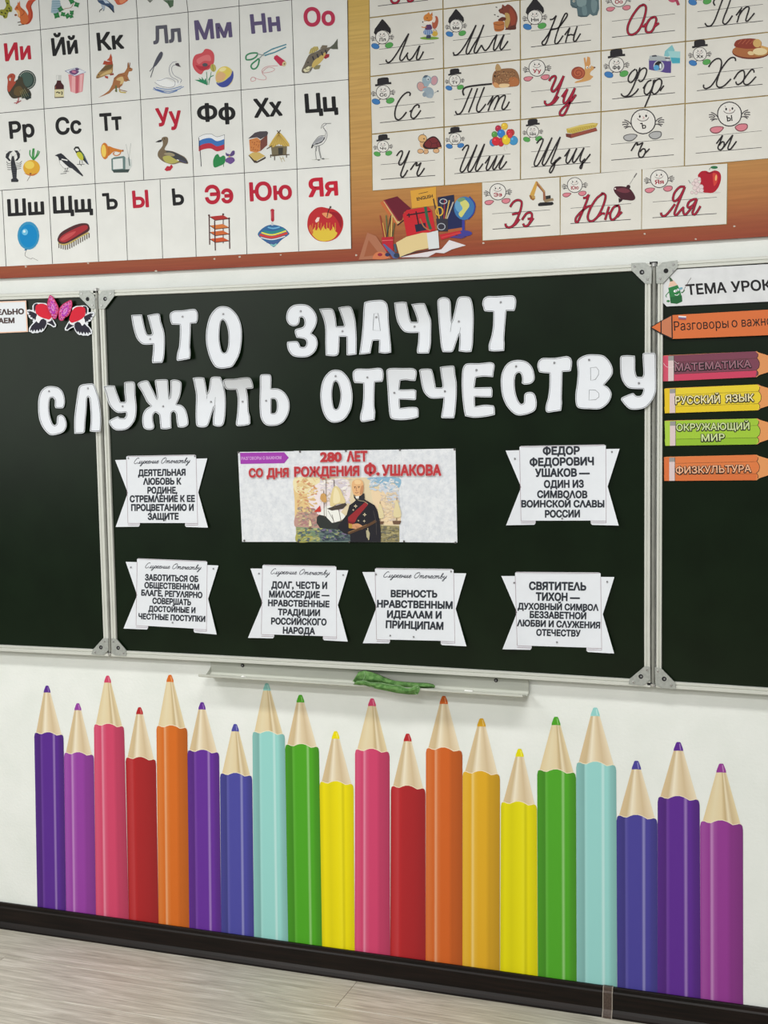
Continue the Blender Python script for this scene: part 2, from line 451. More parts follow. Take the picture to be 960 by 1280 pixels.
# corner plates of the middle panel (upper left, lower left, upper right, lower right)
corner(board, wz(80, 340, 9.6, [(412, 285), (455, 228), (600, 216), (603, 288), (488, 440), (418, 445)]), (80 + 493 / 9.6, 340 + 322 / 9.6), wz(80, 340, 9.6, [(558, 262), (452, 402)]), 0.6)
corner(board, wz(100, 770, 12, [(470, 335), (545, 345), (690, 515), (690, 600), (530, 590), (478, 560)]), (100 + 573 / 12, 770 + 478 / 12), wz(100, 770, 12, [(503, 385), (655, 555)]), 0.3)
corner(board, wz(780, 320, 12, [(105, 105), (320, 100), (415, 185), (412, 415), (315, 415), (110, 215)]), (780 + 268 / 12, 320 + 243 / 12), wz(780, 320, 12, [(158, 158), (352, 350)]), 0.6)
corner(board, wz(770, 800, 9.6, [(345, 315), (410, 325), (415, 475), (325, 550), (150, 530), (160, 470)]), (770 + 298 / 9.6, 800 + 438 / 9.6), wz(770, 800, 9.6, [(370, 358), (210, 505)]), 0.4)
# hinge rods between the panels
def rod(pts, r=0.0042, d=0.030):
    m = MB(); P = [W(x, y, d) for x, y in pts]
    for a, b in zip(P[:-1], P[1:]): m.tube(a, b, r, M_ROD, 14)
    p = P[0] + Vector((0, 0, 0.004)); m.tube(p - Vector((0, 0, 0.006)), p + Vector((0, 0, 0.002)), r * 1.7, M_CHROME, 14)
    p = P[-1]; m.tube(p - Vector((0, 0, 0.003)), p + Vector((0, 0, 0.003)), r * 1.7, M_CHROME, 14)
    return m.build('hinge_rod', board)
rod([((eL_out(y) + wL_out(y)) / 2, y) for y in (363, 500, 640, 817)])
rod([((eR_out(y) + wR_out(y)) / 2, y) for y in (332, 500, 680, 856)])
for x, y, a in ((119.5, 364.6, 7), (817, 328.8, 10), (137, 816, 6), (813, 855, 8)):
    m = MB(); p = W(x, y, FD - 0.002); box(m, p.x - a * 0.0009, p.x + a * 0.0009, p.y - 0.002, p.y + 0.004, p.z - 0.003, p.z + 0.003, M_BLACK); m.build('hinge_bracket', board)

wl = thing('chalkboard_wing', W(60, 815, 0.0), 'left wing of the chalkboard, cut by the photo edge, below the two red-breasted birds', 'chalkboard')
xa = -300
xs = [xa + (wL_in(371) + 1 - xa) * i / 12 for i in range(13)]; xb = [xa + (wL_in(811) + 1 - xa) * i / 12 for i in range(13)]
surface('writing_surface', [(x, TI(x) - 1) for x in xs] + [(x, BI(x) + 1) for x in xb[::-1]], wl)
hrail(TI, TO, xa, wL_out(366), wl); hrail(BI, BO, xa, wL_out(813), wl)
vrail(vpts(wL_in, 366, 815), vpts(wL_out, 366, 815), wl)
corner(wl, wz(80, 340, 9.6, [(180, 225), (300, 222), (365, 285), (375, 440), (325, 442), (185, 300)]), (80 + 283 / 9.6, 340 + 325 / 9.6), wz(80, 340, 9.6, [(212, 262), (342, 400)]), 9)
corner(wl, wz(100, 770, 12, [(345, 335), (420, 335), (425, 515), (350, 588), (170, 575), (185, 515)]), (100 + 313 / 12, 770 + 470 / 12), wz(100, 770, 12, [(372, 385), (230, 545)]), 0.3)
wr = thing('chalkboard_wing', W(900, 870, 0.0), 'right wing of the chalkboard, cut by the photo edge, with pencil-shaped lesson strips', 'chalkboard')
xe = 1180
xs = [wR_in(337) - 1 + (xe - wR_in(337) + 1) * i / 12 for i in range(13)]; xb = [wR_in(850) - 1 + (xe - wR_in(850) + 1) * i / 12 for i in range(13)]
surface('writing_surface', [(x, TI(x) - 1) for x in xs] + [(x, BI(x) + 1) for x in xb[::-1]], wr)
hrail(TI, TO, wR_out(335), xe, wr); hrail(BI, BO, wR_out(853), xe, wr)
vrail(vpts(wR_in, 332, 856), vpts(wR_out, 332, 856), wr)
corner(wr, wz(780, 320, 12, [(482, 170), (580, 95), (800, 62), (808, 170), (585, 410), (485, 412)]), (780 + 630 / 12, 320 + 222 / 12), wz(780, 320, 12, [(742, 128), (540, 340)]), 9)
corner(wr, wz(770, 800, 9.6, [(465, 325), (548, 345), (712, 515), (718, 588), (540, 575), (475, 540)]), (770 + 578 / 9.6, 800 + 467 / 9.6), wz(770, 800, 9.6, [(503, 375), (663, 543)]), 0.3)

# ------------------------------------------------------------------ chalk tray with the rag and the chalk
TRD = 0.066
tray = thing('chalk_tray', W(455, 866, 0.0), 'long pale grey metal chalk tray fixed under the middle board panel', 'tray')
zt0, zt1 = W(263, BO(263) - 2, 0.01).z, W(660, BO(660) - 2, 0.01).z
zs = (W(263, 843.5, 0.01).z + W(660, 866.5, 0.01).z) / 2
xl, xr = W(263, 835, 0.01).x, W(660.5, 858, 0.01).x
xl2, xr2 = W(248.3, 847, TRD).x, W(653, 871, TRD).x
zlip = (W(248.3, 846, TRD).z + W(653, 869, TRD).z) / 2
tp = [(0.008, (zt0 + zt1) / 2, 0), (0.008, zs + 0.006, 0), (0.012, zs + 0.001, .1), (0.022, zs - 0.002, .3), (0.045, zlip - 0.001, .6), (TRD - 0.004, zlip, .95), (TRD - 0.001, zlip + 0.004, 1), (TRD + 0.001, zlip + 0.004, 1), (TRD + 0.0015, zlip - 0.001, 1), (TRD - 0.002, zlip - 0.0035, .95), (0.045, zlip - 0.0035, .6), (0.020, zs - 0.005, .3), (0.0055, zs - 0.002, 0), (0.0055, (zt0 + zt1) / 2, 0)]
mb = MB(); R = []
for i in range(9):
    t = i / 8; R.append([Vector(((xl + (xl2 - xl) * k) * (1 - t) + (xr + (xr2 - xr) * k) * t, -d, z)) for d, z, k in tp])
mb.grid(R, M_TRAY); mb.face(R[0][::-1], M_TRAY); mb.face(R[-1], M_TRAY)
mb.build('trough', tray)
# folded end tab on the left, mitred end on the right
mb = MB(); p = [Vector((xl, -0.008, zs + 0.02)), Vector((xl, -0.008, zs)), Vector((xl - 0.006, -0.030, zs - 0.0005)), Vector((xl - 0.002, -0.012, zs + 0.014))]
mb.prism(p, [q + Vector((0.0012, 0, 0)) for q in p], M_TRAY); mb.build('end_tab', tray)
for sx, sy in ((303.3, 831.7), (620, 850.3)):
    m = MB(); p = W(sx, sy, 0.0085); m.tube(p, p + Vector((0, -0.0012, 0)), 0.0050, M_BLACK, 16); m.tube(p + Vector((0, -0.0012, 0)), p + Vector((0, -0.0026, 0)), 0.0026, M_MAGNET, 12); m.build('screw', tray)
def chalk(px, py, ln, label, a):
    p = W(px, py, 0.045); p.z = zs + 0.0045
    m = MB(); u = Vector((math.cos(a), -math.sin(a), 0.0)) * ln
    m.tube(p - u, p + u, 0.0045, mat((244, 244, 240), 0.9, 0.1), 10); o = m.build('chalk'); tag(o, label, 'chalk', 'chalk ends in the tray'); return o
chalk(304.5, 846, 0.006, 'white chalk stub near the left end of the tray', 0.5)
chalk(586, 861, 0.011, 'white chalk stub in the tray to the right of the green rag', 0.1)

M_RAG = noise_mat('green_terry_cloth', (88, 134, 72), (128, 172, 104), nscale=16, rough=0.95, spec=0.05, bump=0.9, bscale=260)
M_HEM = mat((150, 184, 134), 0.95, 0.05)
def rag_sheet(top, bot, d0, bulge, name, par, seed, nx=44, ny=10, lean=0.0):
    rnd = random.Random(seed); ph = [rnd.uniform(0, 6) for _ in range(6)]; mb = MB(); R = []
    x0, x1 = top[0][0], top[-1][0]; y0, y1 = bot[0][0], bot[-1][0]
    for j in range(ny + 1):
        v = j / ny; row = []
        for i in range(nx + 1):
            u = i / nx; xt = x0 + (x1 - x0) * u; xb_ = y0 + (y1 - y0) * u
            yt, yb = interp(top, xt), interp(bot, xb_)
            d = d0 + bulge * math.sin(math.pi * min(1, v * 1.02)) + lean * v + 0.0022 * math.sin(u * 19 + ph[0] + v * 3.5) * math.sin(math.pi * v) + 0.0014 * math.sin(u * 41 + ph[1] - v * 6) + 0.001 * math.sin(v * 17 + ph[2] + u * 9)
            row.append(W(xt + (xb_ - xt) * v, yt + (yb - yt) * v, d))
        R.append(row)
    back = [[Vector((p.x, p.y + 0.004, p.z)) for p in r] for r in R]
    mb.grid(R, M_RAG); mb.grid([r[::-1] for r in back], M_RAG)
    for A, B in ((R[0], back[0]), (back[-1], R[-1])): mb.grid([B, A], M_RAG)
    for k in (0, -1): mb.grid([[r[k] for r in R], [r[k] for r in back]], M_RAG)
    return mb.build(name, par, smooth=True)
rag = thing('cleaning_rag', W(490, 862, 0.04), 'crumpled green terry rag lying in the chalk tray', 'rag')
rag_sheet([(448, 840), (455, 838.5), (463, 840), (473, 843.5), (483, 848), (492, 851), (505, 852.5), (520, 853.5), (533, 854), (541, 855.5), (543.5, 858)], [(440.5, 852), (452, 854.5), (470, 855), (485, 857), (500, 860), (515, 860.5), (525, 860), (534, 860.5), (543, 860)], 0.036, 0.013, 'upper_fold', rag, 3)
rag_sheet([(446, 851.5), (455, 851.5), (463, 854), (477, 854), (487, 856.5), (499, 857), (507, 860), (514, 860), (521, 857), (525.5, 858.5)], [(441, 855.8), (455, 857), (470, 861), (485, 864), (497, 866.5), (510, 868), (522, 868.3)], 0.066, 0.010, 'lower_fold', rag, 11)
def hem(pts, d, r, name):
    m = MB(); P = [W(x, y, d) for x, y in catmull(pts, False, 4)]
    for a, b in zip(P[:-1], P[1:]): m.tube(a, b, r, M_HEM, 6)
    m.build(name, rag)
hem([(446, 852), (455, 851), (463, 853.5), (477, 854), (487, 856), (499, 857), (507, 860), (514, 860), (519, 857.5), (523, 857)], 0.068, 0.0008, 'hem')
hem([(441, 851), (445, 853.5), (452, 852), (456, 845), (455, 839)], 0.049, 0.0008, 'hem')
hem([(523.5, 858.5), (520, 861), (519, 865), (521, 868), (524, 864), (524.5, 859.5)], 0.070, 0.001, 'hem')
# ------------------------------------------------------------------ big cut-out paper letters
LET = [  # word, letter, crop, outline, hole, pin, lift at the top, lift at the foot, inner printed lines
 ('ЧТО', 'Ч', (155, 375, 9.6), [(88,182),(130,178),(215,175),(228,230),(250,330),(272,400),(290,418),(330,414),(338,395),(310,290),(282,185),(340,172),(405,162),(430,178),(445,260),(480,370),(490,450),(488,600),(478,700),(460,752),(345,757),(337,735),(350,600),(352,530),(270,537),(215,525),(160,470),(125,380),(100,270)], None, (315,468), .006, .009),
 ('ЧТО', 'Т', (155, 375, 9.6), [(550,190),(560,155),(610,128),(700,125),(820,108),(860,115),(887,160),(885,240),(870,278),(802,282),(800,400),(792,560),(798,630),(792,705),(650,730),(633,715),(640,640),(662,560),(672,420),(672,297),(575,295),(558,250)], None, (702,200), .001, .016),
 ('ЧТО', 'О', (245, 375, 9.6), [(330,75),(400,90),(470,150),(520,230),(548,340),(550,480),(530,620),(500,700),(440,795),(380,815),(300,822),(230,800),(170,700),(130,560),(120,430),(135,300),(170,190),(230,110),(280,80)], [(325,235),(350,260),(375,320),(390,400),(392,480),(385,560),(365,620),(340,635),(315,620),(295,560),(282,470),(285,350),(300,260)], (327,168), .001, .012),
 ('ЗНАЧИТ', 'З', (350, 370, 9.6), [(80,215),(110,150),(170,108),(250,98),(330,110),(400,165),(440,240),(443,310),(420,380),(375,450),(430,490),(452,560),(440,630),(400,690),(330,730),(230,735),(150,715),(100,650),(85,580),(90,550),(200,542),(230,570),(245,610),(295,612),(320,570),(310,530),(280,512),(200,500),(180,440),(188,400),(270,375),(295,340),(290,280),(265,252),(240,260),(235,310),(210,350),(160,362),(110,340),(80,290)], None, (248,183), .001, .010),
 ('ЗНАЧИТ', 'Н', (350, 370, 9.6), [(470,155),(560,147),(625,153),(650,190),(670,270),(680,365),(765,362),(768,340),(740,250),(700,140),(760,127),(845,127),(880,190),(905,290),(915,400),(920,520),(918,700),(830,712),(800,708),(800,490),(715,488),(712,600),(700,700),(640,722),(550,712),(545,560),(545,400),(520,270)], None, (750,422), .019, .006),
 ('ЗНАЧИТ', 'А', (440, 365, 9.6), [(148,125),(200,108),(300,97),(370,100),(420,140),(437,220),(440,330),(455,500),(468,640),(470,725),(400,738),(322,728),(328,580),(250,585),(235,660),(222,735),(150,745),(88,750),(110,600),(130,400),(138,220)], None, (292,302), .004, .010, [[(262,262),(312,255),(340,465),(250,458)]]),
 ('ЗНАЧИТ', 'Ч', (440, 365, 9.6), [(508,128),(600,117),(655,122),(672,200),(690,300),(710,358),(785,360),(780,320),(750,230),(712,148),(800,135),(870,135),(890,175),(920,260),(950,340),(950,500),(945,640),(922,735),(850,738),(785,735),(780,700),(795,600),(800,488),(690,490),(620,470),(560,390),(530,300),(515,200)], None, (750,415), .015, .006),
 ('ЗНАЧИТ', 'И', (540, 360, 8.727), [(60,150),(75,118),(125,100),(175,112),(203,150),(208,260),(214,378),(245,260),(270,140),(300,98),(370,92),(420,110),(445,190),(455,330),(450,500),(445,620),(430,695),(370,700),(292,688),(300,600),(300,495),(270,580),(230,690),(190,700),(118,698),(100,640),(85,500),(68,280)], None, (293,365), .008, .006, [[(214,380),(200,480)],[(300,495),(312,430)]]),
 ('ЗНАЧИТ', 'Т', (540, 360, 8.727), [(550,170),(565,115),(610,90),(700,90),(850,80),(900,92),(918,140),(912,210),(898,250),(812,248),(805,330),(795,450),(788,560),(792,600),(788,685),(680,692),(622,683),(620,620),(650,520),(668,400),(670,258),(578,253),(560,215)], None, (750,155), .001, .007),
 ('СЛУЖИТЬ', 'С', (40, 470, 9.6), [(395,290),(390,350),(370,385),(285,385),(275,360),(275,290),(250,258),(220,265),(208,320),(208,420),(225,510),(250,575),(270,590),(295,575),(300,520),(310,480),(350,465),(390,490),(415,560),(410,620),(380,670),(310,700),(230,710),(180,680),(120,600),(85,500),(75,380),(80,270),(110,180),(170,130),(240,122),(320,140),(375,200)], None, (205,183), .001, .010),
 ('СЛУЖИТЬ', 'Л', (40, 470, 9.6), [(565,130),(600,103),(680,92),(740,98),(775,180),(805,280),(822,400),(830,550),(822,665),(750,670),(695,662),(705,560),(705,440),(690,270),(675,248),(662,270),(655,400),(640,560),(632,670),(600,688),(510,692),(508,560),(512,470),(530,330),(550,200)], None, (672,148), .001, .010),
 ('СЛУЖИТЬ', 'У', (120, 465, 8), [(72,145),(110,135),(188,137),(205,190),(245,300),(290,300),(295,280),(285,200),(283,105),(310,97),(375,97),(392,130),(395,230),(405,330),(403,420),(385,490),(340,550),(290,578),(210,583),(165,560),(132,510),(135,485),(215,445),(240,460),(285,462),(303,430),(300,403),(220,408),(165,370),(125,310),(100,220)], None, (267,343), .016, .004),
 ('СЛУЖИТЬ', 'Ж', (120, 465, 8), [(415,130),(430,105),(475,88),(520,88),(545,130),(580,200),(610,270),(605,200),(590,95),(600,78),(700,73),(720,85),(725,160),(735,270),(745,200),(745,85),(780,75),(830,85),(855,110),(850,200),(835,260),(805,325),(850,330),(890,365),(915,430),(925,500),(915,535),(870,555),(820,550),(808,500),(800,420),(780,393),(755,410),(752,480),(755,560),(700,573),(648,567),(640,500),(632,430),(595,403),(572,430),(572,490),(583,540),(570,572),(520,577),(480,560),(465,510),(468,430),(500,370),(550,340),(510,300),(465,210)], None, (672,343), .012, .004),
 ('СЛУЖИТЬ', 'И', (235, 460, 7.385), [(45,92),(100,85),(150,90),(162,140),(178,240),(195,190),(210,95),(240,80),(300,82),(325,140),(345,240),(348,360),(340,470),(320,530),(270,540),(232,525),(232,460),(245,345),(215,440),(185,530),(145,548),(90,540),(75,510),(72,400),(75,250),(60,160)], None, (212,312), .010, .006, [[(178,240),(172,285)],[(245,345),(252,270)]]),
 ('СЛУЖИТЬ', 'Т', (235, 460, 7.385), [(325,120),(345,103),(430,100),(510,88),(570,90),(595,130),(603,180),(590,190),(540,192),(553,260),(560,400),(573,450),(575,515),(550,527),(460,537),(443,515),(450,460),(458,380),(460,280),(445,200),(360,198),(335,165)], None, (505,310), .024, .008),
 ('СЛУЖИТЬ', 'Ь', (235, 460, 7.385), [(665,80),(680,60),(755,60),(770,85),(768,190),(830,190),(890,225),(930,290),(938,370),(920,440),(880,500),(820,530),(740,532),(700,510),(670,450),(662,330),(665,180)], [(770,285),(805,287),(820,320),(820,380),(805,415),(770,418)], (722,302), .003, .005),
 ('ОТЕЧЕСТВУ', 'О', (395, 450, 10.667), [(270,130),(340,145),(410,210),(455,290),(480,400),(488,500),(475,620),(440,710),(380,790),(300,828),(210,830),(140,780),(90,680),(65,560),(60,440),(80,310),(120,220),(180,155),(230,133)], [(265,280),(295,310),(320,390),(330,470),(320,560),(295,640),(265,658),(240,640),(222,560),(215,460),(222,370),(240,300)], (262,215), .001, .010),
 ('ОТЕЧЕСТВУ', 'Т', (395, 450, 10.667), [(490,195),(500,150),(550,117),(700,118),(820,105),(880,118),(900,170),(900,240),(885,290),(785,295),(780,400),(778,620),(790,700),(780,800),(700,815),(615,825),(590,790),(595,720),(620,620),(632,480),(632,312),(515,305),(497,260)], None, (685,232), .001, .011),
 ('ОТЕЧЕСТВУ', 'Е', (475, 450, 9.6), [(78,150),(85,115),(130,97),(280,98),(390,98),(435,125),(440,180),(425,250),(380,250),(310,240),(245,248),(232,355),(330,355),(400,352),(435,365),(432,470),(415,480),(330,475),(235,472),(240,578),(340,565),(440,568),(462,600),(462,685),(400,705),(290,720),(180,715),(125,690),(105,560),(90,330)], None, (172,393), .009, .004),
 ('ОТЕЧЕСТВУ', 'Ч', (475, 450, 9.6), [(470,125),(500,107),(610,107),(635,150),(655,240),(670,330),(740,332),(752,310),(735,200),(720,85),(780,75),(880,68),(895,90),(905,180),(920,270),(920,420),(910,560),(900,650),(888,698),(745,697),(735,680),(755,560),(765,455),(650,463),(590,450),(530,390),(500,300),(485,210)], None, (778,375), .013, .007),
 ('ОТЕЧЕСТВУ', 'Е.', (570, 445, 8.727), [(65,200),(80,120),(120,82),(250,80),(370,68),(410,80),(422,110),(412,170),(405,230),(330,225),(280,225),(218,235),(202,345),(290,342),(385,340),(398,370),(395,440),(385,450),(290,450),(205,445),(208,550),(310,532),(410,540),(422,570),(425,640),(340,660),(200,673),(100,655),(85,580),(65,380)], None, (222,153), .001, .005),
 ('ОТЕЧЕСТВУ', 'С', (570, 445, 8.727), [(855,200),(855,260),(820,300),(750,312),(718,295),(722,240),(705,190),(680,182),(650,210),(640,290),(650,400),(680,490),(710,525),(740,510),(745,430),(765,400),(820,393),(860,420),(880,500),(870,580),(830,615),(760,640),(680,648),(620,620),(550,540),(505,430),(490,310),(495,210),(530,120),(590,62),(680,43),(770,62),(830,120)], None, (655,112), .001, .007),
 ('ОТЕЧЕСТВУ', 'Т.', (665, 440, 8.727), [(60,145),(75,95),(120,65),(250,65),(380,45),(425,70),(437,120),(425,205),(400,213),(332,215),(330,330),(325,500),(328,560),(318,640),(240,652),(175,660),(150,640),(152,580),(175,500),(190,380),(192,232),(85,222),(68,190)], None, (243,118), .001, .008),
 ('ОТЕЧЕСТВУ', 'В', (665, 440, 8.727), [(490,110),(520,65),(600,30),(700,27),(780,40),(840,95),(878,170),(878,240),(840,300),(785,360),(830,385),(865,440),(862,500),(820,570),(740,622),(620,622),(510,612),(480,570),(475,460),(490,350),(500,220)], None, (623,85), .001, .009, [[(638,172),(700,165),(728,200),(725,250),(690,300),(640,310)],[(625,415),(690,415),(730,450),(730,490),(695,520),(620,525)]]),
 ('ОТЕЧЕСТВУ', 'У', (750, 430, 10.667), [(268,200),(285,160),(360,150),(465,158),(470,230),(470,350),(490,430),(515,438),(565,440),(580,400),(575,280),(568,140),(590,118),(720,118),(742,145),(745,300),(748,600),(730,680),(690,760),(610,845),(500,873),(400,868),(340,820),(285,750),(290,715),(440,655),(480,690),(540,690),(570,650),(580,600),(450,598),(370,580),(305,500),(275,400)], None, (518,522), .008, .006),
]
_wd = {'ЧТО': 'three-letter top-left word', 'ЗНАЧИТ': 'six-letter top-right word', 'СЛУЖИТЬ': 'seven-letter lower-left word', 'ОТЕЧЕСТВУ': 'nine-letter lower-right word'}
_ord = ('first', 'second', 'third', 'fourth', 'fifth', 'sixth', 'seventh', 'eighth', 'ninth')
_cnt = {}
def smooth_outline(P, n=3, sharp=0.55):
    """rounds gentle corners with a spline and keeps the sharp notches"""
    out = []; m = len(P)
    for i in range(m):
        p0, p1, p2, p3 = P[(i - 1) % m], P[i], P[(i + 1) % m], P[(i + 2) % m]
        def ang(a, b, c):
            u = (b[0] - a[0], b[1] - a[1]); v = (c[0] - b[0], c[1] - b[1])
            return abs(math.atan2(u[0] * v[1] - u[1] * v[0], u[0] * v[0] + u[1] * v[1]))
        s1, s2 = ang(p0, p1, p2) > sharp * 2, ang(p1, p2, p3) > sharp * 2
        a = (0, 0) if s1 else ((p2[0] - p0[0]) / 2, (p2[1] - p0[1]) / 2); b = (0, 0) if s2 else ((p3[0] - p1[0]) / 2, (p3[1] - p1[1]) / 2)
        L = math.hypot(p2[0] - p1[0], p2[1] - p1[1])
        for w in (a, b): pass
        la, lb = math.hypot(*a), math.hypot(*b)
        if la > L: a = (a[0] * L / la, a[1] * L / la)
        if lb > L: b = (b[0] * L / lb, b[1] * L / lb)
        for k in range(n):
            t = k / n; h0 = 2 * t ** 3 - 3 * t ** 2 + 1; h1 = t ** 3 - 2 * t ** 2 + t; h2 = -2 * t ** 3 + 3 * t ** 2; h3 = t ** 3 - t ** 2
            out.append((h0 * p1[0] + h1 * a[0] + h2 * p2[0] + h3 * b[0], h0 * p1[1] + h1 * a[1] + h2 * p2[1] + h3 * b[1]))
    return out
def inset(P, d):
    m = len(P); a = sum(P[i][0] * P[(i + 1) % m][1] - P[(i + 1) % m][0] * P[i][1] for i in range(m)); s = 1 if a > 0 else -1; out = []
    for i in range(m):
        p, q = P[(i - 1) % m], P[(i + 1) % m]; dx, dy = q[0] - p[0], q[1] - p[1]; l = math.hypot(dx, dy) or 1
        out.append((P[i][0] - dy / l * d * s, P[i][1] + dx / l * d * s))
    return out
M_LINE = mat((52, 54, 60))
FRONT = FD + 0.001
for li, row in enumerate(LET):
    word, ch, z, outline, hole, pin, lt, lb = row[:8]; extra = row[8] if len(row) > 8 else []
    O = smooth_outline([(z[0] + x / z[2], z[1] + y / z[2]) for x, y in outline])
    H = smooth_outline([(z[0] + x / z[2], z[1] + y / z[2]) for x, y in hole]) if hole else None
    px, py = z[0] + pin[0] / z[2], z[1] + pin[1] / z[2]
    ys = [p[1] for p in O]; y0, y1 = min(ys), max(ys)
    xsn = [p[0] for p in O]; x0, x1 = min(xsn), max(xsn)
    bd = FD + 0.0012 if (x0 < 146 and x1 > 112) or x1 > 805 else SD + 0.0012
    sg = random.Random(li).uniform(-1, 1)
    def lift(x, y, lt=lt, lb=lb, py=py, y0=y0, y1=y1, bd=bd, x0=x0, x1=x1, sg=sg):
        if y < py: l = 1.25 * lt * ((py - y) / max(8, py - y0)) ** 1.6 * (min(1, (py - y0) / 22))
        else: l = lb * ((y - py) / max(8, y1 - py)) ** 1.5
        return bd + l + 0.0016 * abs((x - (x0 + x1) / 2) / (x1 - x0)) * (1 + 0.5 * sg)
    # flat mesh in photo space, sliced into bands so that it bends with the lift
    bm = bmesh.new()
    vo = [bm.verts.new((x, y, 0)) for x, y in O]
    edges = [bm.edges.new((vo[i], vo[(i + 1) % len(vo)])) for i in range(len(vo))]
    if H:
        vh = [bm.verts.new((x, y, 0)) for x, y in H]
        edges += [bm.edges.new((vh[i], vh[(i + 1) % len(vh)])) for i in range(len(vh))]
    bmesh.ops.triangle_fill(bm, edges=edges, use_beauty=True, use_dissolve=False)
    for k in range(1, 14):
        yy = y0 + (y1 - y0) * k / 14
        bmesh.ops.bisect_plane(bm, geom=bm.verts[:] + bm.edges[:] + bm.faces[:], plane_co=(0, yy, 0), plane_no=(0, 1, 0))
    for k in range(1, 4):
        xx = x0 + (x1 - x0) * k / 4
        bmesh.ops.bisect_plane(bm, geom=bm.verts[:] + bm.edges[:] + bm.faces[:], plane_co=(xx, 0, 0), plane_no=(1, 0, 0))
    for v in bm.verts: v.co = W(v.co.x, v.co.y, lift(v.co.x, v.co.y))
    bmesh.ops.recalc_face_normals(bm, faces=bm.faces)
    if bm.faces and sum(f.normal.y * f.calc_area() for f in bm.faces) > 0: bmesh.ops.reverse_faces(bm, faces=bm.faces)
    ext = bmesh.ops.extrude_face_region(bm, geom=bm.faces[:])
    ev = [g for g in ext['geom'] if isinstance(g, bmesh.types.BMVert)]
    for v in ev: v.co.y -= 0.0006
    bmesh.ops.recalc_face_normals(bm, faces=bm.faces)
    me = bpy.data.meshes.new('paper_letter'); bm.to_mesh(me); bm.free(); me.materials.append(M_PAPER)
    for p in me.polygons: p.use_smooth = True
    me.set_sharp_from_angle(angle=0.7)
    c = W((x0 + x1) / 2, y1, bd); root = bpy.data.objects.new('paper_letter', None); COL.objects.link(root); root.location = c
    _cnt[word] = _cnt.get(word, 0) + 1; nth = _ord[_cnt[word] - 1]; ch = ch.strip('.')
    me.transform(Matrix.Translation(-c)); o = bpy.data.objects.new('cut_paper', me); COL.objects.link(o); o.parent = root
    tag(root, 'white cut-out paper letter %s, %s in the %s' % (ch, nth, _wd[word]), 'paper letter', 'large white cut-out letters on the board')
    a = Art((0, 0, 1), 0, 0, warp=lambda x, y, f=lift: f(x, y) + 0.0010)
    I = inset(O, 1.05)
    a.line(M_LINE, I, 0.5, smooth=False, closed=True)
    if H: a.line(M_LINE, inset(H, -0.9), 0.5, smooth=False, closed=True)
    for e in extra:
        e = [(z[0] + x / z[2], z[1] + y / z[2]) for x, y in e]
        a.line(M_LINE, e, 0.4 if len(e) > 2 else 0.3, smooth=False, closed=len(e) > 2)
    a.build('printed_outline', root)
    # the round magnet that holds it
    p = W(px, py, lift(px, py) + 0.0007); m = MB(); m.tube(p, p + Vector((0, -0.0026, 0)), 0.0028, M_MAGNET, 14, 0.0022)
    tag(m.build('round_magnet'), 'small grey magnet on letter %s, %s in the %s' % (ch, nth, _wd[word]), 'magnet', 'small grey magnets on the board')
# ------------------------------------------------------------------ script lettering drawn with a pen stroke (unit: x height 1, y grows upward)
SC = {
 'С': (1.25, [[(1.15,1.75),(1.0,2.05),(.65,1.9),(.25,1.2),(.1,.5),(.3,.02),(.75,.1),(1.1,.5)]]),
 'О': (1.5, [[(.9,2.0),(.45,1.7),(.12,.9),(.2,.15),(.55,0),(1.0,.4),(1.3,1.2),(1.2,1.85),(.85,2.0),(.7,1.6)]]),
 'с': (.62, [[(.6,.75),(.5,.98),(.2,.8),(.05,.35),(.15,.03),(.4,.05),(.66,.4)]]),
 'л': (.85, [[(0,.1),(.12,0),(.3,.3),(.55,.98)],[(.55,.98),(.45,.5),(.45,.1),(.6,.02),(.9,.4)]]),
 'у': (.85, [[(.05,.6),(.25,.95),(.15,.3),(.3,.05),(.6,.4),(.85,1)],[(.85,1),(.6,.1),(.3,-.8),(.05,-.85),(.1,-.5),(.5,-.1),(.9,.4)]]),
 'ж': (1.25, [[(.1,.8),(.3,.98),(.4,.6),(.25,.1),(0,.1)],[(.85,1),(.6,.5),(.5,0)],[(.35,.5),(.85,.5)],[(1.2,.85),(1.0,.9),(.8,.5),(.85,.05),(1.0,.02),(1.25,.4)]]),
 'е': (.65, [[(.05,.4),(.5,.75),(.4,1),(.15,.8),(.08,.3),(.2,.02),(.4,.05),(.68,.4)]]),
 'н': (.95, [[(.2,1),(.08,0)],[(.12,.5),(.7,.5)],[(.75,1),(.62,.3),(.7,.02),(.98,.4)]]),
 'и': (.95, [[(.15,1),(.05,.3),(.15,.02),(.4,.3),(.65,1)],[(.65,1),(.55,.3),(.65,.02),(.98,.4)]]),
 'т': (1.35, [[(.05,.9),(.15,1),(.1,.4),(.02,0)],[(.1,.5),(.4,.98),(.5,.85),(.42,0)],[(.48,.5),(.8,.98),(.95,.85),(.88,.2),(1.0,.02),(1.35,.4)]]),
 'ч': (.8, [[(.05,.75),(.2,.98),(.15,.55),(.35,.5),(.6,.95)],[(.6,.95),(.45,.3),(.55,.02),(.8,.4)]]),
 'в': (.8, [[(.05,.4),(.4,1.1),(.55,1.7),(.4,1.9),(.2,1.3),(.08,.4),(.2,.02),(.5,.15),(.6,.6),(.4,.75),(.3,.7),(.85,.55)]]),
}
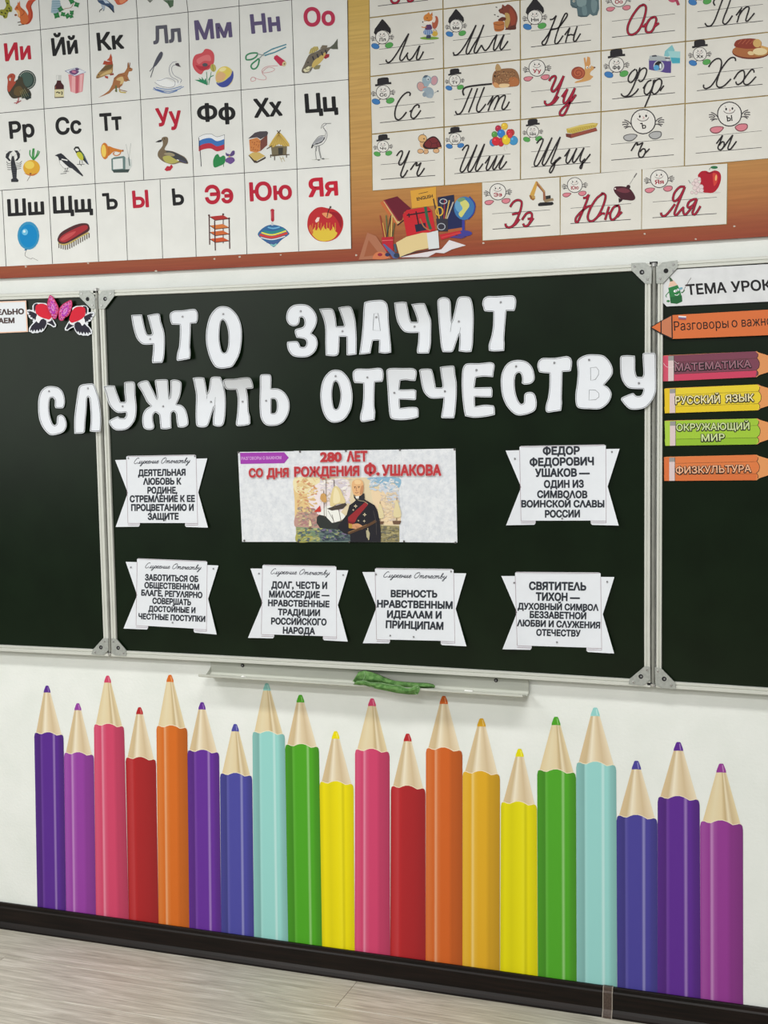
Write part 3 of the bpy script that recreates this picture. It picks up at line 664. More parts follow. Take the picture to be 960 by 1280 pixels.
def script(a, c, txt, x0, y0, x1, y1, xh, w):
    adv = sum(SC[t][0] if t != ' ' else .7 for t in txt); dx, dy = x1 - x0, y1 - y0; l = math.hypot(dx, dy); s = l / adv
    ux, uy = dx / l, dy / l; x = 0; a.up()
    for t in txt:
        if t == ' ': x += .7; continue
        for st in SC[t][1]:
            a.d -= a.step
            a.line(c, [(x0 + ux * (x + p[0]) * s + (uy + 0.30) * p[1] * xh, y0 + uy * (x + p[0]) * s - ux * p[1] * xh) for p in st], w, n=3)
        x += SC[t][0]

# ------------------------------------------------------------------ six banner-shaped cards
M_PINK = mat((208, 170, 182))
INK = (48, 52, 60)
C1 = (130, 560, 6); C2 = (140, 690, 6.4); C3 = (300, 695, 6.4); C4 = (440, 700, 6); C5 = (620, 545, 5.647); C6 = (620, 700, 5.647)
CARDS = [
 (C1, [(84,90),(775,78),(780,597),(88,592)], 'banner-shaped white card at the upper left, with six printed lines and a script heading',
  (222,118,640,112), [('ДЕЯТЕЛЬНАЯ',255,213,612,208,54),('ΛЮБОВЬ К',293,277,580,275,54),('РОДИНЕ,',325,343,550,343,54),('СТРЕМΛЕНИЕ К ЕЕ',193,408,682,405,54),('ПРОЦВЕТАНИЮ И',203,473,673,472,54),('ЗАЩИТЕ',328,540,560,538,54)], [(183,76),(682,62),(458,540)]),
 (C2, [(110,78),(852,108),(838,660),(93,612)], 'tilted banner-shaped white card at the lower left, its script heading over six lines',
  (262,128,708,142), [('ЗАБОТИТЬСЯ ОБ',263,228,690,242,54),('ОБЩЕСТВЕННОМ',258,290,697,305,52),('БΛАГЕ, РЕГУΛЯРНО',233,350,722,370,52),('СОВЕРШАТЬ',322,415,632,428,52),('ДОСТОЙНЫЕ И',290,477,667,490,50),('ЧЕСТНЫЕ ПОСТУПКИ',210,537,745,560,50)], [(152,122),(812,133),(485,565)]),
 (C3, [(84,100),(866,115),(862,685),(64,655)], 'banner-shaped white card in the bottom row directly below the poster, with a six-line text',
  (242,143,712,153), [('ДОΛГ, ЧЕСТЬ И',250,260,697,265,60),('МИΛОСЕРДИЕ —',232,333,715,338,58),('НРАВСТВЕННЫЕ',223,402,715,412,56),('ТРАДИЦИИ',302,475,640,482,56),('РОССИЙСКОГО',248,548,692,557,58),('НАРОДА',342,622,600,628,58)], [(152,140),(826,152),(487,603)]),
 (C4, [(78,90),(857,100),(858,647),(82,624)], 'banner-shaped white card in the bottom row with a short four-line text and two lower magnets',
  (232,130,705,140), [('ВЕРНОСТЬ',290,280,640,283,58),('НРАВСТВЕННЫМ',187,357,755,368,60),('ИДЕАΛАМ И',262,435,672,442,60),('ПРИНЦИПАМ',252,512,685,525,62)], [(180,107),(743,86),(287,567),(462,576)]),
 (C5, [(68,103),(873,90),(866,632),(72,630)], 'banner-shaped white card at the upper right, with seven lines and no script heading',
  None, [('ФЕДОР',330,135,592,132,62),('ФЕДОРОВИЧ',237,215,692,207,62),('УШАКОВ —',275,290,662,287,62),('ОДИН ИЗ',338,368,620,365,58),('СИМВОΛОВ',290,438,645,440,56),('ВОИНСКОЙ СΛАВЫ',178,505,765,505,54),('РОССИИ',345,577,593,575,56)], [(133,160),(818,112),(467,582)]),
 (C6, [(38,113),(836,120),(834,660),(46,630)], 'banner-shaped white card at the lower right, with six lines and no script heading',
  None, [('СВЯТИТЕΛЬ',232,212,637,217,62),('ТИХОН —',280,288,592,292,62),('ДУХОВНЫЙ СИМВОΛ',152,350,724,360,50),('БЕЗЗАВЕТНОЙ',237,410,637,420,52),('ΛЮБВИ И СΛУЖЕНИЯ',147,468,735,485,50),('ОТЕЧЕСТВУ',283,535,597,542,50)], [(128,160),(785,153),(430,580)]),
]
def bil(Q, u, v):
    return tuple((Q[0][k] * (1 - u) + Q[1][k] * u) * (1 - v) + (Q[3][k] * (1 - u) + Q[2][k] * u) * v for k in (0, 1))
_cardname = ('upper-left', 'lower-left', 'second bottom-row', 'third bottom-row', 'upper-right', 'lower-right')
for ci, (z, Q, label, head, lines, pins) in enumerate(CARDS):
    to = lambda p, z=z: (z[0] + p[0] / z[2], z[1] + p[1] / z[2])
    T = lambda u, v, Q=Q: bil(Q, u, v)
    out = [T(0, 0), T(.122, -.002), T(.122, -.045), T(.135, -.058), T(.862, -.058), T(.878, -.045), T(.878, .0), T(1, 0), T(.898, .49), T(1, 1), T(.765, .993), T(.752, .975), T(.752, .935), T(.262, .938), T(.262, .97), T(.25, .993), T(0, 1), T(.135, .49)]
    outp = [to(p) for p in out]
    ymid = (outp[0][1] + outp[9][1]) / 2
    cxm = sum(p[0] for p in outp) / len(outp)
    lf = lambda x, y, ym=ymid, cx=cxm: SD + 0.0015 + 0.009 * max(0, (abs(x - cx) - 34) / 26) ** 1.5 * (0.35 + 0.65 * (1 if y > ym else 0.4)) + (0.003 if y > ym + 30 else 0)
    root = thing('banner_card', W(cxm, max(p[1] for p in outp), SD), label, 'card', 'banner-shaped cards with printed text')
    bm = bmesh.new(); vs = [bm.verts.new((x, y, 0)) for x, y in outp]
    bmesh.ops.triangle_fill(bm, edges=[bm.edges.new((vs[i], vs[(i + 1) % len(vs)])) for i in range(len(vs))], use_beauty=True)
    xa_, xb_ = min(p[0] for p in outp), max(p[0] for p in outp); ya_, yb_ = min(p[1] for p in outp), max(p[1] for p in outp)
    for k in range(1, 16): bmesh.ops.bisect_plane(bm, geom=bm.verts[:] + bm.edges[:] + bm.faces[:], plane_co=(xa_ + (xb_ - xa_) * k / 16, 0, 0), plane_no=(1, 0, 0))
    for k in range(1, 8): bmesh.ops.bisect_plane(bm, geom=bm.verts[:] + bm.edges[:] + bm.faces[:], plane_co=(0, ya_ + (yb_ - ya_) * k / 8, 0), plane_no=(0, 1, 0))
    lf2 = lambda x, y, f=lf, cx=cxm, ym=ymid: SD + 0.0015 + 0.008 * max(0, (abs(x - cx) - 34) / 26) ** 1.5 * (0.4 + 0.6 * min(1, max(0, (y - ym + 40) / 80)))
    for v in bm.verts: v.co = W(v.co.x, v.co.y, lf2(v.co.x, v.co.y))
    bmesh.ops.recalc_face_normals(bm, faces=bm.faces)
    ext = bmesh.ops.extrude_face_region(bm, geom=bm.faces[:])
    for g in ext['geom']:
        if isinstance(g, bmesh.types.BMVert): g.co.y -= 0.0005
    bmesh.ops.recalc_face_normals(bm, faces=bm.faces)
    me = bpy.data.meshes.new('cut_paper'); bm.to_mesh(me); bm.free(); me.materials.append(M_PAPER); me.transform(Matrix.Translation(-root.location))
    for p in me.polygons: p.use_smooth = True
    me.set_sharp_from_angle(angle=0.7)
    o = bpy.data.objects.new('cut_paper', me); COL.objects.link(o); o.parent = root
    a = Art(z, 0, 0.00001, warp=lambda x, y, f=lf2: f(x, y) + 0.0008)
    for e in ([T(.122, .0), T(.132, .94)], [T(.878, .0), T(.888, .94)], [T(.13, -.05), T(.87, -.05)], [T(.132, .945), T(.262, .945)], [T(.132, .968), T(.262, .968)], [T(.752, .942), T(.888, .942)], [T(.752, .965), T(.888, .965)], [T(.888, .965), T(.888, .94)]):
        a.line((168, 150, 160), e, 3.2, smooth=False)
    a.build('printed_frame', root)
    a = Art(z, 0, 0.00001, warp=lambda x, y, f=lf2: f(x, y) + 0.0009)
    if head:
        hx0, hy0, hx1, hy1 = head
        script(a, (62, 66, 76), 'Служение Отечеству', hx0, hy0, hx1, hy1, 21, 4.2)
    for t, x0, y0, x1, y1, h in lines:
        a.text(INK, t, x0, y0, x1, y1, h * .98, bold=0.05)
    a.build('lettering', root)
    for k, (mx, my) in enumerate(pins):
        x, y = to((mx, my)); p = W(x, y, lf2(x, y) + 0.0007); m = MB(); m.tube(p, p + Vector((0, -0.0022, 0)), 0.0024, M_MAGNET, 14, 0.0019)
        where = ('left top', 'right top', 'lower left' if ci == 3 else 'bottom', 'lower right')[k]
        tag(m.build('round_magnet'), 'small grey magnet at the %s of the %s banner card' % (where, _cardname[ci]), 'magnet', 'small grey magnets on the board')

# ------------------------------------------------------------------ the poster in three sheets
PZ = (280, 540, 3)
def canvas_mat():
    m = noise_mat('pale_crackled_print', (214, 218, 224), (228, 231, 235), nscale=14, detail=6, rough=0.6)
    N, L = m.node_tree.nodes, m.node_tree.links
    v = N.new('ShaderNodeTexVoronoi'); v.feature = 'DISTANCE_TO_EDGE'; v.inputs['Scale'].default_value = 26
    g = N.new('ShaderNodeNewGeometry'); nz = N.new('ShaderNodeTexNoise'); nz.inputs['Scale'].default_value = 30; ad = N.new('ShaderNodeVectorMath'); ad.operation = 'MULTIPLY_ADD'
    ad.inputs[1].default_value = (.05, .05, .05); L.new(nz.outputs['Color'], ad.inputs[0]); L.new(g.outputs['Position'], ad.inputs[2]); L.new(ad.outputs[0], v.inputs['Vector'])
    r = N.new('ShaderNodeValToRGB'); r.color_ramp.elements[0].color = (0.72, 0.74, 0.78, 1); r.color_ramp.elements[1].color = (1, 1, 1, 1); r.color_ramp.elements[1].position = 0.03
    L.new(v.outputs['Distance'], r.inputs[0])
    b = N['Principled BSDF']; old = b.inputs['Base Color'].links[0].from_socket
    mx = N.new('ShaderNodeMix'); mx.data_type = 'RGBA'; mx.blend_type = 'MULTIPLY'; mx.inputs[0].default_value = 0.5
    L.new(old, mx.inputs[6]); L.new(r.outputs[0], mx.inputs[7]); L.new(mx.outputs[2], b.inputs['Base Color'])
    return m
M_CRACK = canvas_mat()
poster = thing('poster', W(435, 679, SD), 'wide pale poster in three joined sheets with red heading and a sea-battle portrait', 'poster')
tz = lambda pts, z=PZ: [(z[0] + x / z[2], z[1] + y / z[2]) for x, y in pts]
for k, s in enumerate(([(52,75),(268,72),(276,412),(68,412)], [(262,71),(664,66),(672,413),(272,412)], [(660,66),(868,62),(875,415),(668,413)])):
    o = plate_px(tz(s), SD + 0.0006, SD + 0.0012 + 0.0004 * (k == 1), M_CRACK).build('sheet', poster)
PD = SD + 0.0018
a = Art(PZ, PD - 0.0001)
a.poly((160, 62, 172), [(60,78),(225,76),(243,96),(226,117),(62,120)])
a.text((214, 170, 222), 'РАЗГОВОРЫ О ВАЖНОМ', 65, 105, 215, 102, 12, bold=0.02)
a.build('purple_arrow_tag', poster)
# the picture: a calm stand-in for an old sea painting
def sky_mat():
    m = noise_mat('painted_sky', (222, 200, 166), (214, 204, 190), nscale=9, detail=5, rough=0.6, lo=.3, hi=.7); return m
PP = (360, 560, 6)
a = Art(PP, PD, 0.00001)
S = sky_mat()
a.poly((222, 206, 172), [(45,218),(832,222),(836,705),(62,705)])
a.poly((226, 196, 140), [(46,240),(150,260),(200,330),(230,430),(200,520),(120,600),(58,600),(50,400)], True)
a.poly((234, 222, 178), [(50,225),(230,228),(240,320),(160,340),(60,330)], True)
a.poly((236, 224, 226), [(150,330),(260,250),(420,230),(470,300),(440,420),(330,540),(220,500),(160,430)], True)
a.poly((214, 205, 214), [(330,240),(430,235),(440,330),(380,380),(330,330)], True)
a.poly((140, 180, 206), [(600,224),(831,223),(832,300),(790,262),(720,280),(640,250)], True)
a.poly((205, 210, 220), [(700,262),(800,280),(832,330),(834,430),(760,400),(690,340)], True)
a.poly((232, 208, 172), [(630,300),(720,330),(760,420),(834,460),(834,560),(690,560),(640,420)], True)
a.poly((190, 150, 140), [(60,500),(140,480),(230,500),(240,600),(62,600)], True)
a.poly((140, 152, 120), [(62,590),(230,600),(400,600),(400,705),(62,705)])
a.poly((104, 122, 118), [(220,600),(470,600),(470,705),(240,705)])
a.poly((150, 140, 100), [(690,580),(835,585),(836,705),(690,705)])
a.poly((170, 165, 90), [(64,640),(120,620),(180,650),(170,700),(64,704)], True)
for y, x0, x1, c in ((620,240,450,(72,88,92)),(640,270,460,(150,165,130)),(655,240,400,(70,84,92)),(672,120,300,(176,178,120)),(690,260,470,(66,80,96)),(640,700,830,(180,168,120)),(664,700,830,(110,108,96)),(606,80,220,(186,196,150)),(625,84,230,(112,142,120))):
    a.line(c, [(x0, y), ((x0 + x1) / 2, y + 4), (x1, y - 2)], 7)
rd = random.Random(12)
ZONES = [((50,225,230,440),((226,200,146),(236,222,180),(214,180,128),(206,150,110))),((230,225,480,420),((232,224,222),(214,206,214),(240,236,230),(206,190,176))),((600,224,832,330),((156,186,206),(196,208,220),(226,224,222))),((690,330,832,560),((232,212,178),(214,196,170),(206,190,180))),
  ((55,440,230,590),((196,160,140),(176,130,128),(206,190,150),(150,140,130))),((62,595,400,703),((120,142,110),(150,160,110),(96,120,110),(182,180,110),(90,100,110))),((240,600,470,703),((70,84,92),(98,118,116),(56,66,78),(120,110,140))),((692,585,834,703),((150,142,108),(112,110,96),(176,164,120)))]
for (x0, y0, x1, y1), cols in ZONES:
    for _ in range(int((x1 - x0) * (y1 - y0) / 330)):
        x, y = rd.uniform(x0 + 14, x1 - 12), rd.uniform(y0 + 8, y1 - 8)
        if y < 590 and 230 < x < 480 and y > 420: continue
        a.d -= a.step * .8; a.ell(rd.choice(cols), x, y, rd.uniform(7, 22), rd.uniform(3, 8), rd.uniform(-.5, .5) + (0 if y > 580 else rd.uniform(-.6, .6)), n=9)
a.poly((236, 236, 230), [(240,490),(300,430),(380,470),(430,520),(340,560),(260,540)], True)
a.poly((48, 52, 50), [(215,520),(235,500),(280,510),(330,562),(380,552),(420,545),(430,600),(400,612),(240,600),(215,560)])
a.poly((70, 62, 56), [(290,455),(430,410),(440,425),(410,455),(330,470)])
a.line((96, 84, 70), [(268,320),(272,520)], 5, smooth=False); a.line((96, 84, 70), [(345,240),(352,450)], 5, smooth=False); a.line((96, 84, 70), [(284,225),(288,520)], 3, smooth=False)
a.poly((222, 204, 150), [(345,290),(385,300),(415,360),(430,410),(370,420),(320,440),(318,370)], True)
a.poly((235, 222, 180), [(350,300),(380,330),(390,400),(340,410)], True)
a.poly((204, 158, 96), [(250,345),(280,345),(290,400),(262,405),(242,380)], True)
a.poly((198, 60, 52), [(195,480),(240,430),(248,478)])
a.poly((206, 82, 76), [(248,224),(280,226),(276,236),(250,236)])
a.line((88, 72, 62), [(330,500),(345,560)], 4); a.line((88, 72, 62), [(380,460),(400,560)], 4); a.line((60, 54, 50), [(300,470),(340,540)], 3)
for bx, by, s in ((690,510,1.0),(815,500,1.15),(165,580,.45)):
    a.line((120, 104, 86), [(bx, by - 110 * s), (bx, by + 50 * s)], 4, smooth=False)
    a.poly((222, 208, 164), [(bx - 4, by - 95 * s), (bx + 16 * s, by - 60 * s), (bx + 28 * s, by + 10 * s), (bx - 20 * s, by + 12 * s), (bx - 14 * s, by - 50 * s)], True)
    a.poly((110, 84, 66), [(bx - 28 * s, by + 40 * s), (bx + 30 * s, by + 40 * s), (bx + 22 * s, by + 62 * s), (bx - 22 * s, by + 62 * s)])
a.build('sea_picture', poster)
b = Art(PP, a.d + 0.0001, 0.00001)
b.poly((34, 33, 40), [(370,600),(385,570),(440,500),(460,430),(495,405),(520,380),(560,378),(600,400),(650,430),(675,480),(690,560),(697,650),(695,705),(468,705),(466,650),(420,640)])
b.poly((150, 42, 48), [(450,520),(585,400),(600,425),(520,520),(500,560),(450,545)])
b.poly((120, 32, 40), [(450,548),(500,555),(490,572),(452,570)])
b.poly((44, 44, 50), [(492,350),(572,340),(575,400),(515,400),(494,372)])
b.line((150, 140, 110), [(500,358),(530,392),(570,400),(600,420)], 5)
b.poly((226, 178, 128), [(480,262),(495,242),(525,234),(552,242),(566,270),(564,320),(552,352),(520,362),(492,346),(481,310)], True)
b.poly((236, 200, 150), [(500,245),(530,238),(548,252),(540,270),(505,270)], True)
b.poly((196, 140, 100), [(548,290),(566,280),(564,325),(550,350),(538,340)], True)
b.line((92, 64, 50), [(496,292),(508,290)], 5); b.line((92, 64, 50), [(524,290),(540,289)], 5)
b.ell((60, 44, 38), 502, 299, 3.5); b.ell((60, 44, 38), 531, 298, 3.5)
b.line((170, 112, 84), [(516,292),(511,318),(520,322)], 4); b.line((140, 70, 62), [(503,334),(516,337),(530,333)], 4)
b.poly((232, 228, 220), [(505,362),(535,358),(530,380),(510,378)])
for x, y, r in ((507,436,15),(575,500,15),(572,548,11),(490,465,9),(528,545,8)):
    b.poly((214, 204, 172), [(x + (r if k % 2 == 0 else r * .42) * math.cos(math.pi * k / 4), y + (r if k % 2 == 0 else r * .42) * math.sin(math.pi * k / 4)) for k in range(8)])
    b.ell((120, 90, 70), x, y, r * .25)
b.poly((206, 150, 108), [(478,576),(520,566),(552,580),(566,600),(548,612),(500,606),(478,600)], True)
for k in range(4): b.line((160, 104, 74), [(506 + 12 * k, 582 + 4 * k), (520 + 12 * k, 604 + 2 * k)], 3)
b.poly((186, 146, 66), [(455,565),(482,570),(480,604),(455,600)])
b.line((92, 66, 46), [(450,640),(520,612),(600,580),(662,545)], 20)
b.line((150, 116, 78), [(455,632),(520,604),(590,574)], 4)
b.line((190, 178, 140), [(598,600),(604,690)], 6); b.poly((180, 172, 140), [(585,620),(600,612),(614,640),(608,690),(590,668)])
b.line((70, 66, 66), [(640,470),(660,560),(664,650)], 4)
b.build('officer_portrait', poster)
RED = (186, 56, 62)
c = Art(PZ, b.d + 0.0001, 0.00001)
for t, x0, y0, x1, y1, h in (('280', 360, 113, 442, 112, 39), ('ΛЕТ', 460, 112, 538, 111, 41), ('СО', 93, 171, 147, 170, 35), ('ДНЯ', 160, 171, 243, 170, 36), ('РОЖДЕНИЯ', 263, 169, 508, 165, 39), ('Ф.', 525, 163, 584, 163, 46), ('УШАКОВА', 592, 165, 815, 164, 43)):
    c.text((226, 196, 198), t, x0 - 1, y0 + 1, x1 + 1, y1 + 1, h + 2, bold=0.07); c.d += 0.00015
    c.text(RED, t, x0, y0, x1, y1, h, bold=0.052)
c.build('red_heading', poster)
_pn = ('at the top left corner', 'on the top edge, second from the left', 'above the heading, middle of the top edge', 'on the top edge over the right seam', 'at the top right corner', 'at the bottom left corner', 'on the bottom edge at the left seam', 'on the bottom edge under the officer', 'on the bottom edge at the right seam', 'at the bottom right corner')
for k, (mx, my) in enumerate(((54,76),(285,74),(457,71),(660,67),(864,65),(76,407),(278,411),(470,412),(675,410),(868,415))):
    x, y = tz([(mx, my)])[0]; p = W(x, y, PD + 0.0008); m = MB(); m.tube(p, p + Vector((0, -0.0022, 0)), 0.0027, mat((104, 100, 98), .4, .5, .5), 14, 0.0021)
    tag(m.build('round_magnet'), 'small dark magnet %s of the poster' % _pn[k], 'magnet', 'small grey magnets on the board')

# ------------------------------------------------------------------ left wing: sign, two birds, two pink wings
LZ = (0, 365, 19.2)
def sheet_thing(name, poly, depth, label, cat, mt, th=0.0006, group=None):
    cxx = sum(p[0] for p in poly) / len(poly); cyy = max(p[1] for p in poly)
    root = thing(name, W(cxx, cyy, depth), label, cat, group)
    plate_px(poly, depth, depth + th, mt).build('cut_paper', root); return root
pl = [(-45, 378.5), (32.6, 375.6), (35.0, 414.8), (-45, 418.5)]
sg = sheet_thing('heading_sign', pl, SD + 0.004, 'pale sign with an orange edge and two lines of print, cut by the photo edge', 'sign', M_PAPER)
a = Art(LZ, SD + 0.0047)
a.poly((236, 196, 170), [(-860,262),(626,206),(672,958),(-860,1024)])
a.poly((228, 232, 236), [(-860,282),(606,232),(640,936),(-860,1000)])
a.text((78, 62, 60), 'ЕΛЬНО', -70, 556, 580, 535, 142, bold=0.055)
a.text((78, 62, 60), 'АЕМ', -40, 758, 350, 748, 136, bold=0.055)
a.build('lettering', sg)
BZ = (25, 360, 9.6)
def bird(label, mir):
    def t(pts): return [((970 - x if mir else x), y + (34 + 0.05 * (x - 250) if mir else 0)) for x, y in pts]
    sil = t([(150,262),(148,215),(172,185),(205,176),(250,178),(300,180),(340,200),(350,280),(375,345),(405,390),(434,440),(430,466),(400,472),(365,447),(325,432),(312,470),(285,510),(260,530),(235,528),(215,540),(180,538),(150,545),(128,528),(106,525),(108,480),(130,450),(158,415),(150,395),(165,380),(128,372),(105,350),(98,322),(80,305),(72,278),(84,262),(110,258),(135,264)])
    silp = [(BZ[0] + x / 9.6, BZ[1] + y / 9.6) for x, y in sil]
    d0 = FD + 0.002 if mir else SD + 0.003
    root = sheet_thing('bird_cutout', silp, d0, label, 'paper bird', M_PAPER, group='red-breasted paper birds')
    a = Art(BZ, d0 + 0.0007)
    DK = (40, 38, 52)
    a.poly(DK, t([(180,190),(215,190),(190,230),(178,285),(165,262),(165,215)]), True)
    a.poly(DK, t([(84,278),(120,284),(100,268),(160,290),(200,310),(205,350),(180,388),(172,368),(150,372),(148,352),(118,350),(130,332),(98,318),(112,304)]))
    a.poly(DK, t([(120,500),(138,455),(170,425),(200,395),(240,385),(280,368),(315,390),(318,432),(300,470),(280,500),(272,478),(255,516),(240,490),(222,525),(205,495),(185,528),(172,498),(150,528),(142,500),(122,518)]))
    a.poly((236, 236, 240), t([(200,335),(235,340),(262,362),(240,395),(225,420),(200,400),(192,370)]), True)
    a.poly(DK, t([(320,412),(360,398),(382,372),(420,448),(405,458),(372,436)]))
    a.poly((232, 228, 232), t([(325,385),(380,350),(378,388),(340,408),(322,405)]))
    a.poly((212, 34, 56), t([(190,215),(235,190),(290,192),(335,220),(365,280),(378,345),(350,378),(320,372),(270,358),(222,332),(188,290)]), True)
    a.build('feather_print', root)
    return root
bird('paper bird with a red breast, facing right, beside the pale sign', False)
bird('paper bird with a red breast, facing left, overlapping the board frame', True)
M_GLIT = noise_mat('pink_glitter_print', (206, 70, 130), (214, 120, 190), scale=(1, 1, 1), nscale=180, detail=2, rough=0.5, lo=.4, hi=.6)
for pts, lab, c0 in (([(358,92),(395,112),(425,165),(452,215),(459,268),(442,330),(425,366),(392,360),(370,320),(345,270),(328,215),(338,150)], 'left pink glitter wing above the two paper birds, pointing up', 0), ([(612,150),(622,200),(612,250),(596,300),(570,335),(540,350),(515,385),(485,387),(468,360),(466,300),(480,240),(520,195),(570,165)], 'right pink glitter wing above the two paper birds, leaning right', 1)):
    P_ = catmull([(BZ[0] + x / 9.6, BZ[1] + y / 9.6) for x, y in pts], True, 3)
    root = sheet_thing('butterfly_wing', P_, FD + 0.003, lab, 'paper wing', M_GLIT, group='pink glitter wings')
    a = Art(BZ, FD + 0.0037); cx0 = sum(p[0] for p in pts) / len(pts); cy0 = sum(p[1] for p in pts) / len(pts)
    a.line((196, 48, 92), pts, 9, closed=True)
    for k, p in enumerate(pts):
        a.ell((110, 26, 74), p[0] + (cx0 - p[0]) * .22, p[1] + (cy0 - p[1]) * .16, 6)
        a.ell((176, 40, 190), p[0] + (cx0 - p[0]) * .55, p[1] + (cy0 - p[1]) * .5, 9)
        a.ell((222, 140, 214), p[0] + (cx0 - p[0]) * .8, p[1] + (cy0 - p[1]) * .75, 8)
    a.build('wing_pattern', root)

# ------------------------------------------------------------------ right wing: heading sign and lesson strips
RZ = (820, 330, 6.857)
o8 = lambda L, z: [(z[0] + x / z[2], z[1] + y / z[2]) for x, y in L]
sgn = sheet_thing('topic_sign', o8([(62,150),(178,46),(960,0),(1250,-18),(1340,60),(1340,200),(1250,304),(960,322),(92,364),(60,332)], RZ), FD - 0.003, 'white sign with a green pencil figure and bold black heading on the right wing', 'sign', noise_mat('white_laminate', (212, 214, 216), (220, 222, 224), nscale=6, rough=0.45, spec=0.4))
a = Art(RZ, FD - 0.0023)
a.text((34, 33, 36), 'ТЕМА', 268, 268, 608, 246, 94, bold=0.03, slant=-0.05)
a.text((34, 33, 36), 'УРОКА', 648, 243, 1085, 217, 94, bold=0.03, slant=-0.05)
a.build('lettering', sgn)
a = Art(RZ, FD - 0.0023)
a.poly((46, 124, 68), [(105,205),(185,180),(205,220),(222,290),(225,320),(180,340),(125,335),(118,280)])
a.poly((228, 190, 168), [(105,198),(120,150),(150,140),(185,180)]); a.poly((70, 96, 70), [(112,110),(120,152),(148,146),(132,122)])
a.poly((34, 98, 54), [(118,285),(222,270),(226,322),(180,342),(128,336)])
a.line((46, 124, 68), [(110,240),(85,270),(92,285)], 7); a.line((46, 124, 68), [(215,245),(232,240),(245,222)], 9)
a.line((60, 40, 38), [(225,250),(250,200),(300,118)], 3.5, smooth=False); a.ell((60, 40, 38), 262, 183, 14, 6, 0)
a.ell((236, 240, 240), 165, 232, 15, 11, -.2); a.ell((236, 240, 240), 188, 222, 12, 10, -.2); a.ell((30, 50, 50), 170, 232, 5); a.ell((30, 50, 50), 186, 224, 5)
a.ell((120, 168, 186), 212, 210, 18, 10, -.3); a.line((236, 240, 240), [(160,262),(180,268),(200,254)], 5); a.ell((60, 130, 72), 105, 318, 15, 9)
a.build('pencil_figure', sgn)
VZ = (790, 310, 5.647)
BLK = (26, 26, 28)
strip_d = FD + 0.0005
sh = sheet_thing('pencil_strip', o8([(132,560),(205,515),(280,474),(960,435),(1250,418),(1250,598),(960,615),(284,642),(205,602)], VZ), FD + 0.001, 'orange paper pencil pointing left with thin black writing, top of the pencil strips', 'pencil strip', mat((212, 112, 62)), group='pencil-shaped lesson strips')
a = Art(VZ, FD + 0.0017)
a.poly((196, 122, 88), [(205,515),(280,478),(284,638),(205,602)])
a.lines(BLK, [[(205,515),(205,602)], [(281,474),(284,640)]], 8, smooth=False)
a.line(BLK, [(132,560),(205,515),(280,475)], 5, smooth=False); a.line(BLK, [(132,562),(205,604),(284,641)], 9, smooth=False)
for k, cc in enumerate(((236, 232, 232), (120, 112, 150), (160, 80, 80))): a.poly(cc, [(328, 478 + 9 * k), (383, 482 + 9 * k), (381, 491 + 9 * k), (328, 487 + 9 * k)])
for t, x0, y0, x1, y1, h in (('Разговоры', 298, 584, 682, 562, 66), ('о', 705, 560, 745, 557, 66), ('важном', 775, 556, 1040, 540, 66)):
    a.text(BLK, t, x0, y0, x1, y1, h, bold=0.0)
a.build('lettering', sh)
UZ = (790, 420, 5.647)
